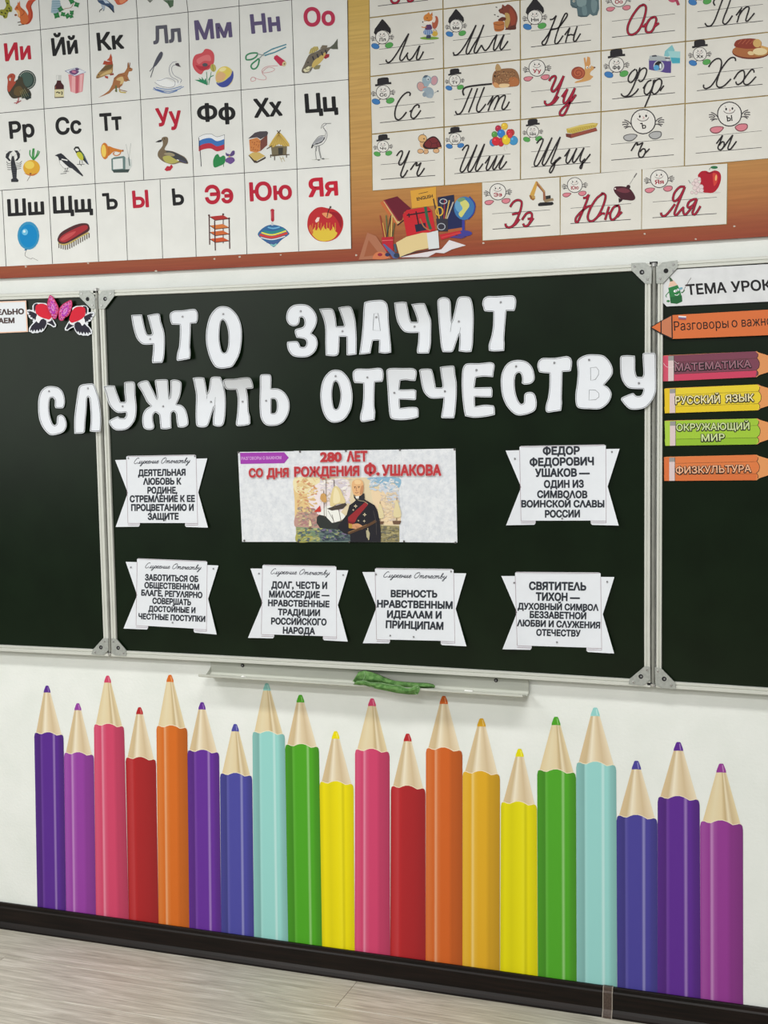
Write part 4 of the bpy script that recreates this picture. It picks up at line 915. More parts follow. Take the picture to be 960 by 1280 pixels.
def lesson(label, tl, tr, br, bl, body, low, tip, words, edge):
    """tl..bl corners of the painted body; the wooden tip runs on to the right"""
    H = (br[1] - tr[1]); mx = tr[0]; ap = (mx + 270, (tr[1] + br[1]) / 2 - 6)
    bodyp = [tl, (tl[0] + 12, tl[1] - 3), tr, (mx + 18, tr[1] + 10), ap, (mx + 18, br[1] - 14), br, (bl[0] + 14, bl[1]), bl]
    root = sheet_thing('pencil_strip', o8(bodyp, UZ), SD + 0.002, label, 'pencil strip', mat(tip), group='pencil-shaped lesson strips')
    a = Art(UZ, SD + 0.0027)
    wave = [(mx - 8, tr[1]), (mx + 10, tr[1] + H * .1), (mx + 8, tr[1] + H * .2), (mx + 2, tr[1] + H * .25), (mx + 16, tr[1] + H * .38), (mx + 20, tr[1] + H * .5), (mx + 14, tr[1] + H * .64), (mx, tr[1] + H * .72), (mx + 10, tr[1] + H * .82), (mx + 8, tr[1] + H * .93), (mx - 8, br[1])]
    a.poly(body, [tl] + wave + [bl])
    yl = lambda x, v: (tl[1] + (bl[1] - tl[1]) * v) + ((tr[1] - tl[1]) * (1 - v) + (br[1] - bl[1]) * v) * (x - tl[0]) / (tr[0] - tl[0])
    if low: a.poly(low, [(tl[0], yl(tl[0], .74)), (mx, yl(mx, .74)), (mx - 8, br[1]), bl])
    a.line(BLK, wave[1:-1], 3.5)
    for v in (.27, .74): a.line((60, 50, 30), [(tl[0] + 84, yl(tl[0] + 84, v)), (mx, yl(mx, v))], 2, smooth=False)
    x0, x1 = tl[0] + 38, tl[0] + 78
    a.poly(edge, [tl, (x0, yl(x0, 0)), (x0, yl(x0, 1)), bl])
    a.poly((150, 148, 146), [(x0, yl(x0, .02)), (x1, yl(x1, .02)), (x1, yl(x1, .2)), (x0, yl(x0, .2))]); a.poly((216, 196, 196), [(x0, yl(x0, .2)), (x1, yl(x1, .2)), (x1, yl(x1, 1)), (x0, yl(x0, 1))])
    a.line((60, 50, 40), [(x1, yl(x1, 0)), (x1, yl(x1, 1))], 2.5, smooth=False)
    if low == (200, 66, 96): a.line((236, 216, 220), [(222,190),(240,215),(270,222),(300,215)], 2.5); a.line((236, 216, 220), [(300,178),(322,196),(330,188)], 2)  # glints of clear tape, painted on as pale strokes
    a.build('pencil_print', root)
    b = Art(UZ, a.d + 0.0001)
    for t, x0, y0, x1, y1, h, ink in words:
        b.text(BLK, t, x0 - 4, y0 + 5, x1 + 2, y1 + 5, h + 4, bold=0.095); b.d += 0.00015; b.text(ink, t, x0 + 1, y0 - 2, x1 - 3, y1 - 2, h - 5, bold=0.018)
    b.build('lettering', root)
lesson('dark mauve and crimson pencil strip, just below the orange one pointing left', (218,140), (880,108), (880,290), (220,320), (122, 66, 84), (200, 66, 96), (218, 146, 92), [('МАТЕМАТИКА', 302, 250, 845, 222, 58, (150, 104, 118))], (205, 80, 104))
lesson('yellow pencil strip, third from the top on the right wing', (228,372), (892,342), (890,524), (232,545), (226, 202, 52), (224, 196, 40), (222, 150, 92), [('РУССКИЙ', 306, 484, 625, 474, 62, (236, 226, 176)), ('ЯЗЫК', 660, 470, 865, 462, 60, (236, 226, 176))], (224, 190, 40))
lesson('lime green pencil strip with two lines of outlined print', (230,600), (885,582), (885,765), (235,775), (158, 196, 58), (144, 186, 50), (222, 150, 92), [('ОКРУЖАЮЩИЙ', 312, 672, 832, 662, 56, (206, 222, 160)), ('МИР', 490, 746, 658, 740, 56, (206, 222, 160))], (166, 200, 70))
lesson('orange pencil strip pointing right, lowest on the right wing', (225,856), (880,838), (880,1018), (228,1023), (218, 122, 68), (212, 112, 60), (222, 150, 92), [('ФИЗКУЛЬТУРА', 308, 976, 845, 962, 58, (236, 178, 140))], (214, 112, 62))
# ------------------------------------------------------------------ the brown panel above the board
PT = 0.010
PBOT = quadfit([(0, 347.5), (120, 343.2), (400, 328), (520, 322.3), (860, 301.5), (960, 295.3)])
def panel_mat():
    m = bpy.data.materials.new('varnished_wood_panel'); m.use_nodes = True
    N, L = m.node_tree.nodes, m.node_tree.links; b = N['Principled BSDF']; b.inputs['Roughness'].default_value = 0.5; b.inputs['Specular IOR Level'].default_value = 0.3
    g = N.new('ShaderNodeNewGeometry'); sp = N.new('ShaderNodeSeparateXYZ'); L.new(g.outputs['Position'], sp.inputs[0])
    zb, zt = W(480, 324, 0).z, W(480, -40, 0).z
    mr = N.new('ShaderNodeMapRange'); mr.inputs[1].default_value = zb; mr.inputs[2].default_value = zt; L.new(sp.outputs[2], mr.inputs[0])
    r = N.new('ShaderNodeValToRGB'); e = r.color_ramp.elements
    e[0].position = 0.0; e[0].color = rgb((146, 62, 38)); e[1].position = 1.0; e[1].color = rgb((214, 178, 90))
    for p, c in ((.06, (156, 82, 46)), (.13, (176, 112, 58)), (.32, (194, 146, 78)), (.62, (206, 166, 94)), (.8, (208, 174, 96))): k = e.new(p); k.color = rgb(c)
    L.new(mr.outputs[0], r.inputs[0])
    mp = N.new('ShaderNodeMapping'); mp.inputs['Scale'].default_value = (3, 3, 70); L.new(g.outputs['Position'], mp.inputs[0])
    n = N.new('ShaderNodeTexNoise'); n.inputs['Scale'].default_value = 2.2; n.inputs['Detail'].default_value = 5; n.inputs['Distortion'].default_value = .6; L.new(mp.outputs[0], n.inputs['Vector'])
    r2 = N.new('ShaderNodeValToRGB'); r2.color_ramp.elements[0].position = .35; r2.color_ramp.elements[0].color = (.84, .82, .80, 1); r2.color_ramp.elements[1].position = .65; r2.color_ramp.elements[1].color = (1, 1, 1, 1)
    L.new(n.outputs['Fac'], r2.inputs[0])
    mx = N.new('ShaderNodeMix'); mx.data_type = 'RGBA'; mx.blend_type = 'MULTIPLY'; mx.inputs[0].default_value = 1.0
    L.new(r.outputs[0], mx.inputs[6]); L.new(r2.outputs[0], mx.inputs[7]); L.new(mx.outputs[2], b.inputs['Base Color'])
    return m
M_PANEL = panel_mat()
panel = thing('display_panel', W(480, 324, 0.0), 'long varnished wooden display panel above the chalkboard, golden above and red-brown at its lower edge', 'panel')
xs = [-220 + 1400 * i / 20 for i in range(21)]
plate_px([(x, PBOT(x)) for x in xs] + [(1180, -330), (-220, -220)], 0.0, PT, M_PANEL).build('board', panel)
m = Art((0, 0, 1), PT + 0.0003)
rn = random.Random(5)
for x, y in ((32, 333), (110, 329), (195, 339), (268, 323.5), (351, 318.5), (445, 319), (604, 304), (806, 292), (918, 283), (870, 299), (300, 321)):
    m.poly((196, 184, 170), [(x + rn.uniform(1, 2.2) * math.cos(t), y + rn.uniform(.7, 1.6) * math.sin(t)) for t in [k * math.pi / 3 for k in range(6)]])
c_ = m.build('chipped_spot', panel); c_['kind'] = 'stuff'

# ------------------------------------------------------------------ the printed alphabet sheet
SH = PT + 0.0012
H_ = [quadfit([(0, 43.2), (50, 37.2), (110.8, 30.2), (171.8, 22.4), (235, 15), (298.7, 7.5), (365, -.3)]), quadfit([(0, 141.5), (55, 136), (114.2, 130.5), (175.7, 124.5), (237.8, 118.8), (301.4, 112.4), (365, 106.5), (435.6, 99.4)]),
      quadfit([(0, 238.1), (60.6, 234), (119, 229.4), (179.7, 225), (241.4, 221), (305, 216.2), (368.6, 211.6), (437.5, 206.4)]), quadfit([(7.4, 333), (65.7, 329.7), (123.2, 327), (245.4, 321), (308.4, 317.7), (373.3, 314.2), (439.2, 310.8)])]
V_ = [[(48.4, 0), (50.5, 37.2), (52.6, 75), (55, 136), (60.6, 234), (65.7, 329.7)], [(109.3, 0), (110.8, 30.2), (112.6, 75), (114.4, 130.4), (118.9, 229.6), (123.2, 327)],
      [(170.2, 0), (171.8, 22.4), (173.5, 75), (175.7, 124.5), (179.7, 225)], [(233.2, 0), (235, 15), (238, 117.5), (242, 221), (245.2, 321)],
      [(298.7, 0), (301.2, 112.5), (305.5, 217), (308.6, 317.7)], [(364.5, 0), (368, 106), (371.2, 211.7), (373.3, 314)]]
abc = thing('alphabet_sheet', W(200, 330, SH), 'large white alphabet sheet in printed squares on the left half of the wooden panel', 'poster')
right = [(434.3, 0), (435.6, 99.4), (437.5, 206.4), (439.2, 310.8)]
xs = [-150 + (439.2 + 150) * i / 12 for i in range(13)]
plate_px([(430, -90)] + right + [(x, H_[3](x)) for x in xs[::-1][1:]] + [(-170, 40), (-180, -60)], PT, SH, M_SHEET).build('sheet', abc)
a = Art((0, 0, 1), SH + 0.0002, 0.000005); GL = (62, 62, 64)
for h in H_[:3]:
    xe_ = 437.5 if h is H_[2] else (436 if h is H_[1] else 434.6)
    a.line(GL, [(x, h(x)) for x in [-150 + (xe_ + 150) * i / 14 for i in range(15)]], 0.75, smooth=False)
for v in V_: a.line(GL, [(v[0][0] - 1.5, -60)] + v, 0.75, smooth=False)
for v in ([(2.5, 237.5), (5, 285), (7.5, 332.8)], [(155.5, 227), (159.3, 325.3)], [(200, 224.4), (203.3, 323)]): a.line(GL, v, 0.7, smooth=False)
a.line((70, 60, 50), [(433.6, -60)] + right, 0.8, smooth=False)
a.build('printed_grid', abc)
RD, BK, GR, VI = (186, 30, 56), (28, 28, 30), (92, 92, 104), (96, 86, 122)
for t, c, x0, y0, x1, y1, h in (('Ии', RD, 6.5, 76.8, 39.2, 74, 22.6), ('Йй', BK, 65.8, 70.3, 98, 66.8, 22.6), ('Кк', BK, 122.3, 63.8, 155.6, 60.7, 22.8), ('Лл', GR, 191.8, 55.6, 227, 52.5, 23), ('Мм', VI, 244.6, 50.5, 290.7, 46.4, 25),
    ('Нн', VI, 314.3, 42.5, 351.2, 39, 24.6), ('Оо', (186, 52, 84), 380, 33.7, 419.3, 31.6, 24.2), ('Рр', BK, 12.4, 173.8, 43.8, 171, 22), ('Сс', BK, 70, 169, 102.4, 166.8, 22), ('Тт', BK, 125.4, 164.2, 152.8, 162.3, 22.4),
    ('Уу', RD, 196, 158.6, 227.6, 155.5, 23.2), ('Фф', BK, 246.8, 152, 294.7, 149.5, 21.5), ('Хх', BK, 317.8, 147.6, 353.5, 144.6, 24), ('Цц', BK, 381.8, 141.6, 422.8, 138.8, 24.4), ('Шш', BK, 9.8, 270.6, 55.6, 268.2, 21.6),
    ('Щщ', BK, 66.6, 267.2, 116.4, 264.8, 21.6), ('Ъ', BK, 128.8, 262.6, 147.6, 261.3, 21), ('Ы', RD, 166.3, 260.4, 186.4, 259, 22), ('Ь', BK, 216.2, 257.2, 230.6, 256, 21.6), ('Ээ', RD, 256.6, 255.6, 292.2, 253.6, 24), ('Юю', RD, 312.4, 251.9, 365.4, 249.2, 24), ('Яя', (196, 30, 54), 385.7, 246.8, 423, 244.4, 24)):
    b = Art((0, 0, 1), SH + 0.0003, 0.00001)
    b.text(c, t, x0, y0, x1, y1, h, bold=0.036); b.build('printed_letters', abc)
SP = SH + 0.0004
def pic(name, z, parent=None, depth=None):
    return Art(z, SP if depth is None else depth, 0.00002)
OR, DO = (196, 96, 48), (140, 56, 32)
# row 0
a = pic('', (0, 0, 9.6)); Y = (150, 150, 50)
a.poly(Y, [(60,0),(110,0),(120,60),(145,90),(140,140),(100,150),(85,210),(50,220),(30,190),(0,180),(0,120),(50,110),(75,60)], True)
for x, y in ((90,40),(110,100),(65,160),(20,150),(85,130),(50,195),(120,125)): a.ell((60, 66, 24), x, y, 13, 9, .6)
a.build('butterfly_picture', abc)
a = pic('', (0, 0, 9.6))
a.poly((198, 78, 50), [(355,0),(430,0),(395,30),(375,80),(392,150),(388,220),(350,280),(300,290),(320,230),(340,150),(310,80),(330,20)], True)
a.poly((206, 108, 56), [(205,60),(230,50),(255,90),(300,130),(335,190),(340,250),(300,295),(250,280),(240,220),(215,200),(215,170),(230,140),(180,120),(180,95)], True)
a.poly((206, 108, 56), [(208,62),(212,20),(222,40),(236,10),(242,60)]); a.poly((232, 180, 120), [(190,120),(230,130),(240,180),(228,215),(215,170)], True)
a.line((120, 40, 26), [(250,100),(290,150),(255,190)], 5); a.line((70, 40, 30), [(222,302),(290,292)], 9); a.line((70, 40, 30), [(210,270),(250,262)], 9)
a.ell((140, 80, 50), 188, 180, 16, 13); a.ell((30, 20, 20), 203, 92, 6); a.line((140, 50, 30), [(310,290),(360,250),(380,170),(365,90),(400,20)], 7)
a.build('squirrel_picture', abc)
a = pic('', (0, 0, 9.6))
a.poly((156, 182, 196), [(625,0),(715,0),(735,90),(720,140),(660,165),(610,150)])
for k in range(5): a.line((110, 142, 160), [(618 + k * 3, 20 + 28 * k), (725, 16 + 28 * k)], 5, smooth=False)
G1, G2 = (38, 122, 66), (74, 156, 88)
a.line((150, 100, 70), [(700,140),(780,105),(850,90),(880,40)], 6)
for x, y, s, r in ((725,110,42,.2),(680,185,46,.5),(755,170,36,1),(810,190,40,.2),(860,150,34,.8),(860,15,42,.3),(920,55,40,1.1),(855,195,30,2)):
    a.poly(G1, [(x + s * (1 if k % 2 == 0 else .6) * math.cos(r + k * math.pi / 4), y + s * (1 if k % 2 == 0 else .6) * math.sin(r + k * math.pi / 4)) for k in range(8)]); a.line(G2, [(x - s * .5, y), (x + s * .5, y - 5)], 5)
a.build('ivy_picture', abc)
a = pic('', (90, 0, 9.6))
a.poly((62, 84, 116), [(300,0),(420,0),(500,70),(505,140),(500,155),(470,120),(440,90),(405,70),(350,50),(320,30)])
a.poly((170, 184, 200), [(345,45),(400,75),(385,130),(365,110),(355,80)]); a.poly((190, 206, 222), [(370,0),(420,5),(450,40),(400,40)]); a.line((30, 36, 50), [(440,70),(505,150)], 12)
a.lines((60, 60, 66), [[(365,100),(330,130),(335,145)],[(385,120),(370,130)],[(330,125),(355,118)]], 7)
a.build('pigeon_picture', abc)
a = pic('', (90, 0, 9.6)); a.poly((206, 98, 70), [(515,-10),(670,-10),(640,30),(590,55),(545,55),(520,20)], True); a.poly((226, 140, 100), [(570,0),(650,0),(610,35),(580,40)], True); a.build('fruit_picture', abc)
a = pic('', (0, 0, 4)); a.poly((120, 124, 116), [(735,0),(765,0),(750,14)]); a.poly((84, 110, 84), [(815,0),(868,0),(866,30),(850,40),(838,18)]); a.line((60, 80, 60), [(840,0),(852,38)], 4); a.build('reed_picture', abc)
# row 1
a = pic('', (0, 60, 8))
a.ell((44, 62, 58), 268, 320, 92, 98); a.ell((70, 92, 84), 262, 315, 66, 72)
for k in range(26):
    t = -2.6 + k * .2; a.ell((214, 218, 206), 268 + 78 * math.cos(t), 320 + 84 * math.sin(t), 3.4, 5, t)
a.poly((66, 60, 44), [(180,310),(220,290),(240,360),(300,430),(310,480),(270,520),(230,490),(150,505),(110,490),(75,430),(80,380),(130,350)], True)
a.poly((98, 80, 48), [(150,400),(200,380),(230,430),(190,480),(140,460)], True)
a.poly((174, 76, 56), [(78,330),(72,290),(95,262),(130,255),(152,280),(140,330),(160,340),(120,400),(90,440),(72,400)], True); a.poly((200, 206, 200), [(92,300),(110,300),(105,330),(92,325)]); a.ell((30, 30, 30), 112, 280, 5)
a.poly((40, 52, 50), [(220,470),(300,440),(310,500),(270,518),(250,500),(215,505)])
for k in range(4): a.line((150, 156, 110), [(225 + 20 * k, 500 - 6 * k), (200 + 14 * k, 430 - 8 * k)], 3)
a.lines((168, 62, 70), [[(185,495),(180,540)],[(140,550),(175,545),(210,525)],[(160,560),(180,540)],[(165,530),(180,540)]], 7)
a.build('turkey_picture', abc)
a = pic('', (0, 60, 8))
a.poly((206, 208, 204), [(562,270),(612,272),(610,325),(565,325)]); a.line((236, 236, 232), [(575,275),(575,322)], 8, smooth=False)
a.poly((70, 26, 30), [(570,325),(608,325),(614,345),(638,375),(638,495),(545,498),(545,380),(565,350)], False); a.poly((220, 212, 168), [(546,415),(638,412),(638,488),(548,492)]); a.lines((40, 36, 30), [[(560,448),(580,440),(590,455)],[(598,440),(600,455)],[(612,436),(622,446),(616,468)]], 9); a.line((150, 90, 60), [(556,382),(556,408)], 6)
a.line((60, 40, 40), [(548,497),(636,494)], 6, smooth=False)
a.build('bottle_picture', abc)
a = pic('', (0, 60, 8))
a.poly((222, 140, 146), [(682,265),(840,255),(825,435),(760,455),(705,435)]); a.poly((236, 176, 178), [(720,280),(755,285),(752,450),(715,440)]); a.poly((198, 96, 108), [(755,280),(790,275),(782,450),(756,452)]); a.poly((234, 180, 182), [(800,270),(828,262),(818,432),(796,440)])
a.poly((226, 230, 238), [(650,228),(770,195),(860,238),(745,282)]); a.line((110, 116, 160), [(650,230),(770,197),(860,240),(745,282),(650,230)], 5, smooth=False)
a.poly((112, 76, 124), [(690,240),(740,215),(790,235),(745,270)], True); a.ell((196, 120, 150), 740, 238, 22, 12, .2); a.ell((80, 50, 96), 772, 212, 20, 9, .2)
a.build('yogurt_picture', abc)
a = pic('', (110, 50, 7.385))
a.poly((166, 132, 82), [(75,345),(90,310),(140,255),(170,225),(225,215),(230,250),(222,310),(180,320),(120,345),(85,355)], True); a.poly((110, 88, 56), [(110,290),(160,240),(225,225),(215,262),(150,285)], True); a.poly((206, 178, 120), [(110,335),(150,300),(215,275),(215,300),(170,318)], True)
a.poly((172, 72, 50), [(135,225),(150,190),(185,200),(225,195),(228,225),(180,230)]); a.poly((184, 84, 56), [(172,188),(195,165),(210,125),(222,160),(222,200)]); a.poly((172, 66, 54), [(152,330),(185,335),(185,358),(160,350)]); a.poly((150, 70, 56), [(200,315),(235,305),(238,322),(205,328)]); a.ell((20, 20, 20), 98, 322, 5); a.line((60, 50, 40), [(75,348),(100,345)], 6)
a.build('carp_picture', abc)
a = pic('', (110, 50, 7.385))
a.poly((168, 112, 70), [(365,215),(375,205),(382,250),(412,265),(408,285),(378,292),(365,330),(380,372),(350,385),(330,380),(315,420),(285,440),(240,450),(200,490),(150,512),(95,532),(150,500),(195,465),(225,410),(240,350),(280,315),(335,300),(352,275),(362,255)]); a.poly((214, 186, 130), [(275,350),(320,340),(330,390),(295,410),(300,380),(262,370)], True)
a.lines((140, 84, 50), [[(240,360),(290,320),(340,330)],[(262,440),(250,475)],[(300,420),(290,455),(360,475)]], 6); a.line((196, 176, 96), [(290,460),(300,480),(350,485)], 12); a.line((96, 112, 70), [(258,420),(262,480)], 14); a.lines((120, 76, 50), [[(370,210),(366,255)],[(388,210),(382,250)]], 6); a.line((120, 90, 60), [(345,360),(385,375)], 7); a.ell((30, 20, 20), 388, 262, 4)
a.build('kangaroo_picture', abc)
a = pic('', (110, 50, 7.385)); a.poly((82, 84, 96), [(668,110),(690,118),(685,155),(660,195),(625,240),(600,250),(610,215),(635,160)], True); a.line((82, 84, 96), [(612,235),(570,290)], 7); a.line((82, 84, 96), [(612,240),(578,345)], 7); a.build('swift_picture', abc)
a = pic('', (110, 50, 7.385))
for k, (y, w) in enumerate(((448,120),(466,110),(482,80))): a.line((110, 138, 186), [(745 - w, y - 12), (745, y + 8), (745 + w, y - 22 + 4 * k)], 7)
a.line((78, 104, 168), [(605,440),(640,462),(700,480)], 9); a.line((120, 146, 190), [(600,455),(740,490),(885,430)], 6)
a.poly((240, 242, 242), [(635,375),(700,355),(780,385),(830,390),(855,370),(840,410),(780,435),(700,435),(640,410)], True)
a.lines((92, 96, 130), [[(635,375),(670,372),(730,352),(790,370),(805,400),(790,430),(740,438),(680,428),(640,408),(615,390)],[(850,395),(862,365),(800,330),(775,290),(775,250),(800,230),(830,235)],[(830,400),(825,370),(770,340),(750,290),(755,240),(785,205),(820,200)]], 3)
a.poly((74, 66, 74), [(808,215),(835,212),(845,232),(858,250),(830,243),(805,232)])
a.build('swan_picture', abc)
a = pic('', (235, 30, 7.385))
a.poly((208, 84, 92), [(45,330),(70,285),(130,265),(160,230),(210,240),(240,280),(240,350),(220,390),(190,420),(150,430),(120,465),(75,440),(45,390)], True); a.poly((222, 118, 122), [(80,330),(150,290),(200,290),(210,340),(150,340),(100,370)], True); a.poly((182, 52, 66), [(70,380),(130,390),(200,380),(180,410),(120,430)], True)
a.ell((82, 84, 92), 157, 377, 25, 17); a.line((60, 140, 96), [(170,440),(180,560)], 5); a.line((60, 140, 96), [(215,440),(190,560)], 5); a.ell((186, 178, 92), 232, 405, 26, 36, -.2); a.line((120, 120, 60), [(225,375),(235,435)], 5)
a.poly((44, 136, 96), [(60,515),(110,515),(95,495),(130,515),(125,488),(150,520),(165,500),(178,565),(130,545)]); a.lines((44, 136, 96), [[(190,520),(205,490),(235,475)]], 7)
a.build('poppy_picture', abc)
a = pic('', (235, 30, 7.385)); a.ell((226, 204, 96), 336, 487, 83, 97, .15); a.poly((66, 80, 158), [(262,540),(330,525),(390,480),(412,430),(420,480),(405,530),(370,570),(330,584),(290,575)], True); a.poly((222, 178, 130), [(262,520),(262,470),(300,440),(350,470),(320,520)], True); a.line((206, 196, 150), [(270,545),(335,522),(385,475),(400,420)], 7); a.ell((240, 226, 160), 320, 420, 34, 18, -.3); a.build('ball_picture', abc)
a = pic('', (235, 30, 7.385))
a.lines((84, 150, 166), [[(700,275),(780,230),(908,188)],[(705,290),(800,262),(905,212)]], 11, smooth=False); a.lines((60, 110, 130), [[(700,268),(905,186)],[(710,296),(905,218)]], 3, smooth=False)
a.line((66, 140, 100), [(535,320),(540,290),(580,270),(640,270),(630,300),(590,325),(545,330)], 14, closed=True); a.line((66, 140, 100), [(590,370),(620,345),(655,320),(650,370),(630,405),(600,415),(582,395)], 14, closed=True); a.line((150, 160, 160), [(640,275),(700,290)], 9); a.line((150, 160, 160), [(655,320),(700,275)], 9)
a.poly((196, 52, 84), [(795,300),(820,285),(900,345),(880,385),(850,385),(792,320)]); a.ell((214, 196, 150), 888, 368, 18, 24, .4); a.ell((120, 110, 80), 890, 368, 6, 9, .4)
a.line((206, 104, 120), [(830,385),(740,390),(690,415),(690,450),(770,440),(800,415),(740,400),(685,450),(720,490),(710,515),(650,510),(600,490),(578,510),(590,530),(625,515),(610,490)], 3)
a.build('scissors_picture', abc)
a = pic('', (355, 30, 10.667))
a.poly((112, 104, 92), [(240,600),(270,540),(310,450),(350,400),(430,370),(500,330),(600,310),(640,300),(560,400),(500,490),(400,570),(330,640),(270,655),(238,640)], True); a.poly((204, 178, 104), [(370,560),(400,490),(480,430),(560,370),(545,430),(490,510),(400,580)], True)
for x, y in ((380,430),(440,400),(500,370),(550,345)): a.line((56, 54, 62), [(x, y), (x + 18, y + 50)], 20)
a.poly((196, 180, 110), [(330,400),(350,340),(400,300),(450,300),(465,340),(400,380)]); a.poly((122, 112, 96), [(480,330),(510,282),(580,285),(570,320)]); a.poly((92, 96, 84), [(600,320),(660,270),(715,195),(715,290),(720,335),(650,335)])
for k in range(4): a.line((80, 70, 50), [(350 + 28 * k, 390 - 8 * k), (365 + 26 * k, 320 - 5 * k)], 4)
a.poly((160, 52, 60), [(530,450),(560,400),(605,400),(600,440),(550,465)]); a.poly((140, 134, 100), [(390,590),(430,550),(490,545),(470,600),(410,605)]); a.poly((222, 216, 180), [(255,610),(330,560),(370,570),(330,630),(280,645)]); a.ring((90, 92, 70), 320, 585, 34, 24, 7, -.4); a.line((40, 42, 46), [(240,640),(330,650),(370,600)], 5); a.ell((40, 40, 40), 320, 512, 9)
a.build('perch_picture', abc)
# row 2
a = pic('', (0, 170, 8)); B_ = (46, 48, 54)
a.poly(B_, [(118,200),(138,200),(150,260),(168,330),(165,420),(185,440),(180,460),(112,460),(110,435),(128,420),(112,330),(108,260)]); a.poly(B_, [(55,215),(60,180),(95,150),(128,150),(100,175),(85,215),(110,250),(90,250)]); a.poly(B_, [(198,215),(200,180),(175,145),(142,145),(165,175),(175,215),(150,250),(175,245)])
for k in range(4): a.line(B_, [(110,270+22*k),(80,275+20*k),(66 + 3 * k,255+26*k)], 5); a.line(B_, [(160,270+20*k),(195,272+18*k),(218 - 3 * k,250+24*k)], 5)
for k in range(6): a.line((84, 86, 92), [(118,300+22*k),(160,300+22*k)], 3)
a.lines((150, 150, 154), [[(130,210),(90,160),(50,150)],[(140,205),(180,160),(210,135)]], 2)
a.build('crayfish_picture', abc)
a = pic('', (0, 170, 8)); a.ell((222, 168, 52), 315, 318, 84, 80); a.ell((236, 206, 92), 295, 290, 48, 40); a.poly((200, 120, 60), [(240,370),(300,385),(370,370),(340,395),(290,396)], True)
for x0, x1 in ((300,300),(318,330),(335,340),(352,380),(365,395)): a.line((58, 146, 70), [(335,240),((x0 + x1) / 2, 190),(x1, 122 + abs(x1 - 335) * .5)], 11)
a.line((110, 70, 60), [(305,375),(300,400),(270,450)], 4); a.ell((130, 70, 50), 305, 376, 12, 7); a.build('turnip_picture', abc)
a = pic('', (0, 170, 8))
a.poly((40, 42, 50), [(548,195),(580,180),(610,172),(635,190),(670,225),(740,285),(765,310),(832,395),(826,405),(770,365),(720,325),(690,315),(640,270),(610,240),(595,270),(585,220),(575,205)]); a.poly((236, 236, 234), [(598,240),(650,290),(690,315),(640,325),(605,290)], True); a.line((232, 232, 230), [(615,232),(655,240),(675,245)], 11); a.line((60, 62, 70), [(700,300),(820,395)], 8); a.line((60, 60, 66), [(598,275),(640,322),(690,318)], 2.5)
a.lines((70, 70, 74), [[(655,320),(650,350)],[(680,315),(662,360)],[(605,378),(665,372)],[(635,358),(690,352)]], 5); a.build('magpie_picture', abc)
a = pic('', (0, 170, 8))
a.poly((44, 48, 44), [(735,130),(755,105),(785,105),(805,140),(840,185),(890,290),(870,280),(830,240),(790,200),(765,180),(750,150)]); a.poly((196, 196, 62), [(765,170),(800,160),(830,200),(830,240),(800,235),(772,200)], True); a.poly((80, 120, 70), [(800,145),(835,185),(860,240),(830,200)]); a.ell((236, 236, 234), 770, 138, 19, 13, .3); a.line((90, 110, 150), [(835,190),(880,280)], 5); a.lines((60, 60, 60), [[(800,240),(795,280)],[(820,240),(825,275)],[(770,285),(845,282)],[(805,280),(815,300)]], 5); a.build('titmouse_picture', abc)
a = pic('', (110, 160, 7.385)); a.ell((206, 122, 44), 155, 212, 37, 76, -.05); a.ell((240, 206, 96), 146, 212, 22, 58, -.05); a.poly((208, 126, 48), [(180,170),(240,185),(300,200),(320,205),(300,225),(240,218),(180,260)], True); a.line((200, 120, 48), [(300,205),(295,240),(260,255),(232,240),(245,225)], 9); a.ell((160, 90, 40), 322, 210, 7, 10); a.line((170, 90, 40), [(192,180),(192,250)], 5); a.build('horn_picture', abc)
a = pic('', (110, 160, 7.385)); a.poly((104, 130, 128), [(215,285),(240,270),(330,258),(345,270),(345,385),(380,390),(360,408),(240,408),(218,390)]); a.poly((226, 230, 228), [(230,290),(320,278),(322,375),(232,382)]); a.poly((206, 212, 210), [(345,275),(400,290),(405,350),(385,385),(345,385)]); a.poly((60, 74, 72), [(225,388),(330,382),(385,380),(370,410),(235,412)]); a.lines((170, 176, 174), [[(375,270),(350,150)],[(380,270),(395,140)]], 2.5, smooth=False); a.line((96, 116, 114), [(375,270),(385,350)], 9); a.build('television_picture', abc)
a = pic('', (110, 160, 7.385))
a.poly((122, 106, 84), [(680,95),(710,80),(738,92),(735,140),(710,185),(715,205),(780,215),(850,245),(900,275),(925,325),(900,330),(850,320),(790,335),(730,325),(680,300),(645,260),(650,215),(685,170),(690,130)], True); a.poly((182, 176, 96), [(690,270),(740,255),(800,275),(840,305),(780,328),(720,318)], True); a.poly((66, 68, 72), [(720,215),(790,222),(890,275),(920,325),(850,310),(770,265)], True); a.poly((158, 148, 120), [(700,240),(750,225),(800,245),(780,262)], True)
a.poly((52, 50, 52), [(622,130),(655,112),(685,105),(680,128),(650,132)]); a.ell((20, 20, 20), 706, 100, 5); a.line((80, 80, 110), [(830,290),(905,320)], 10); a.line((232, 232, 226), [(820,292),(840,300)], 8); a.poly((188, 46, 62), [(705,385),(730,350),(755,355),(770,335),(785,360),(760,392),(725,398)]); a.build('duck_picture', abc)
a = pic('', (240, 155, 7.385))
def band(y0, y1, c):
    pts = [(62,0),(110,-22),(175,-28),(230,0),(300,-20)]
    top = [(x, y0 + d) for x, d in pts]; bot = [(x, y1 + d * .9) for x, d in pts]
    a.poly(c, catmull(top) + catmull(bot)[::-1])
band(120,160,(236,238,240)); band(158,212,(62,116,186)); band(206,252,(188,48,66)); a.line((90, 100, 110), [(62,120),(110,98),(175,92),(230,118),(300,98)], 3); a.line((48, 50, 60), [(62,125),(75,250),(85,392)], 6); a.line((110, 110, 120), [(300,98),(296,235)], 2.5)
a.build('flag_picture', abc)
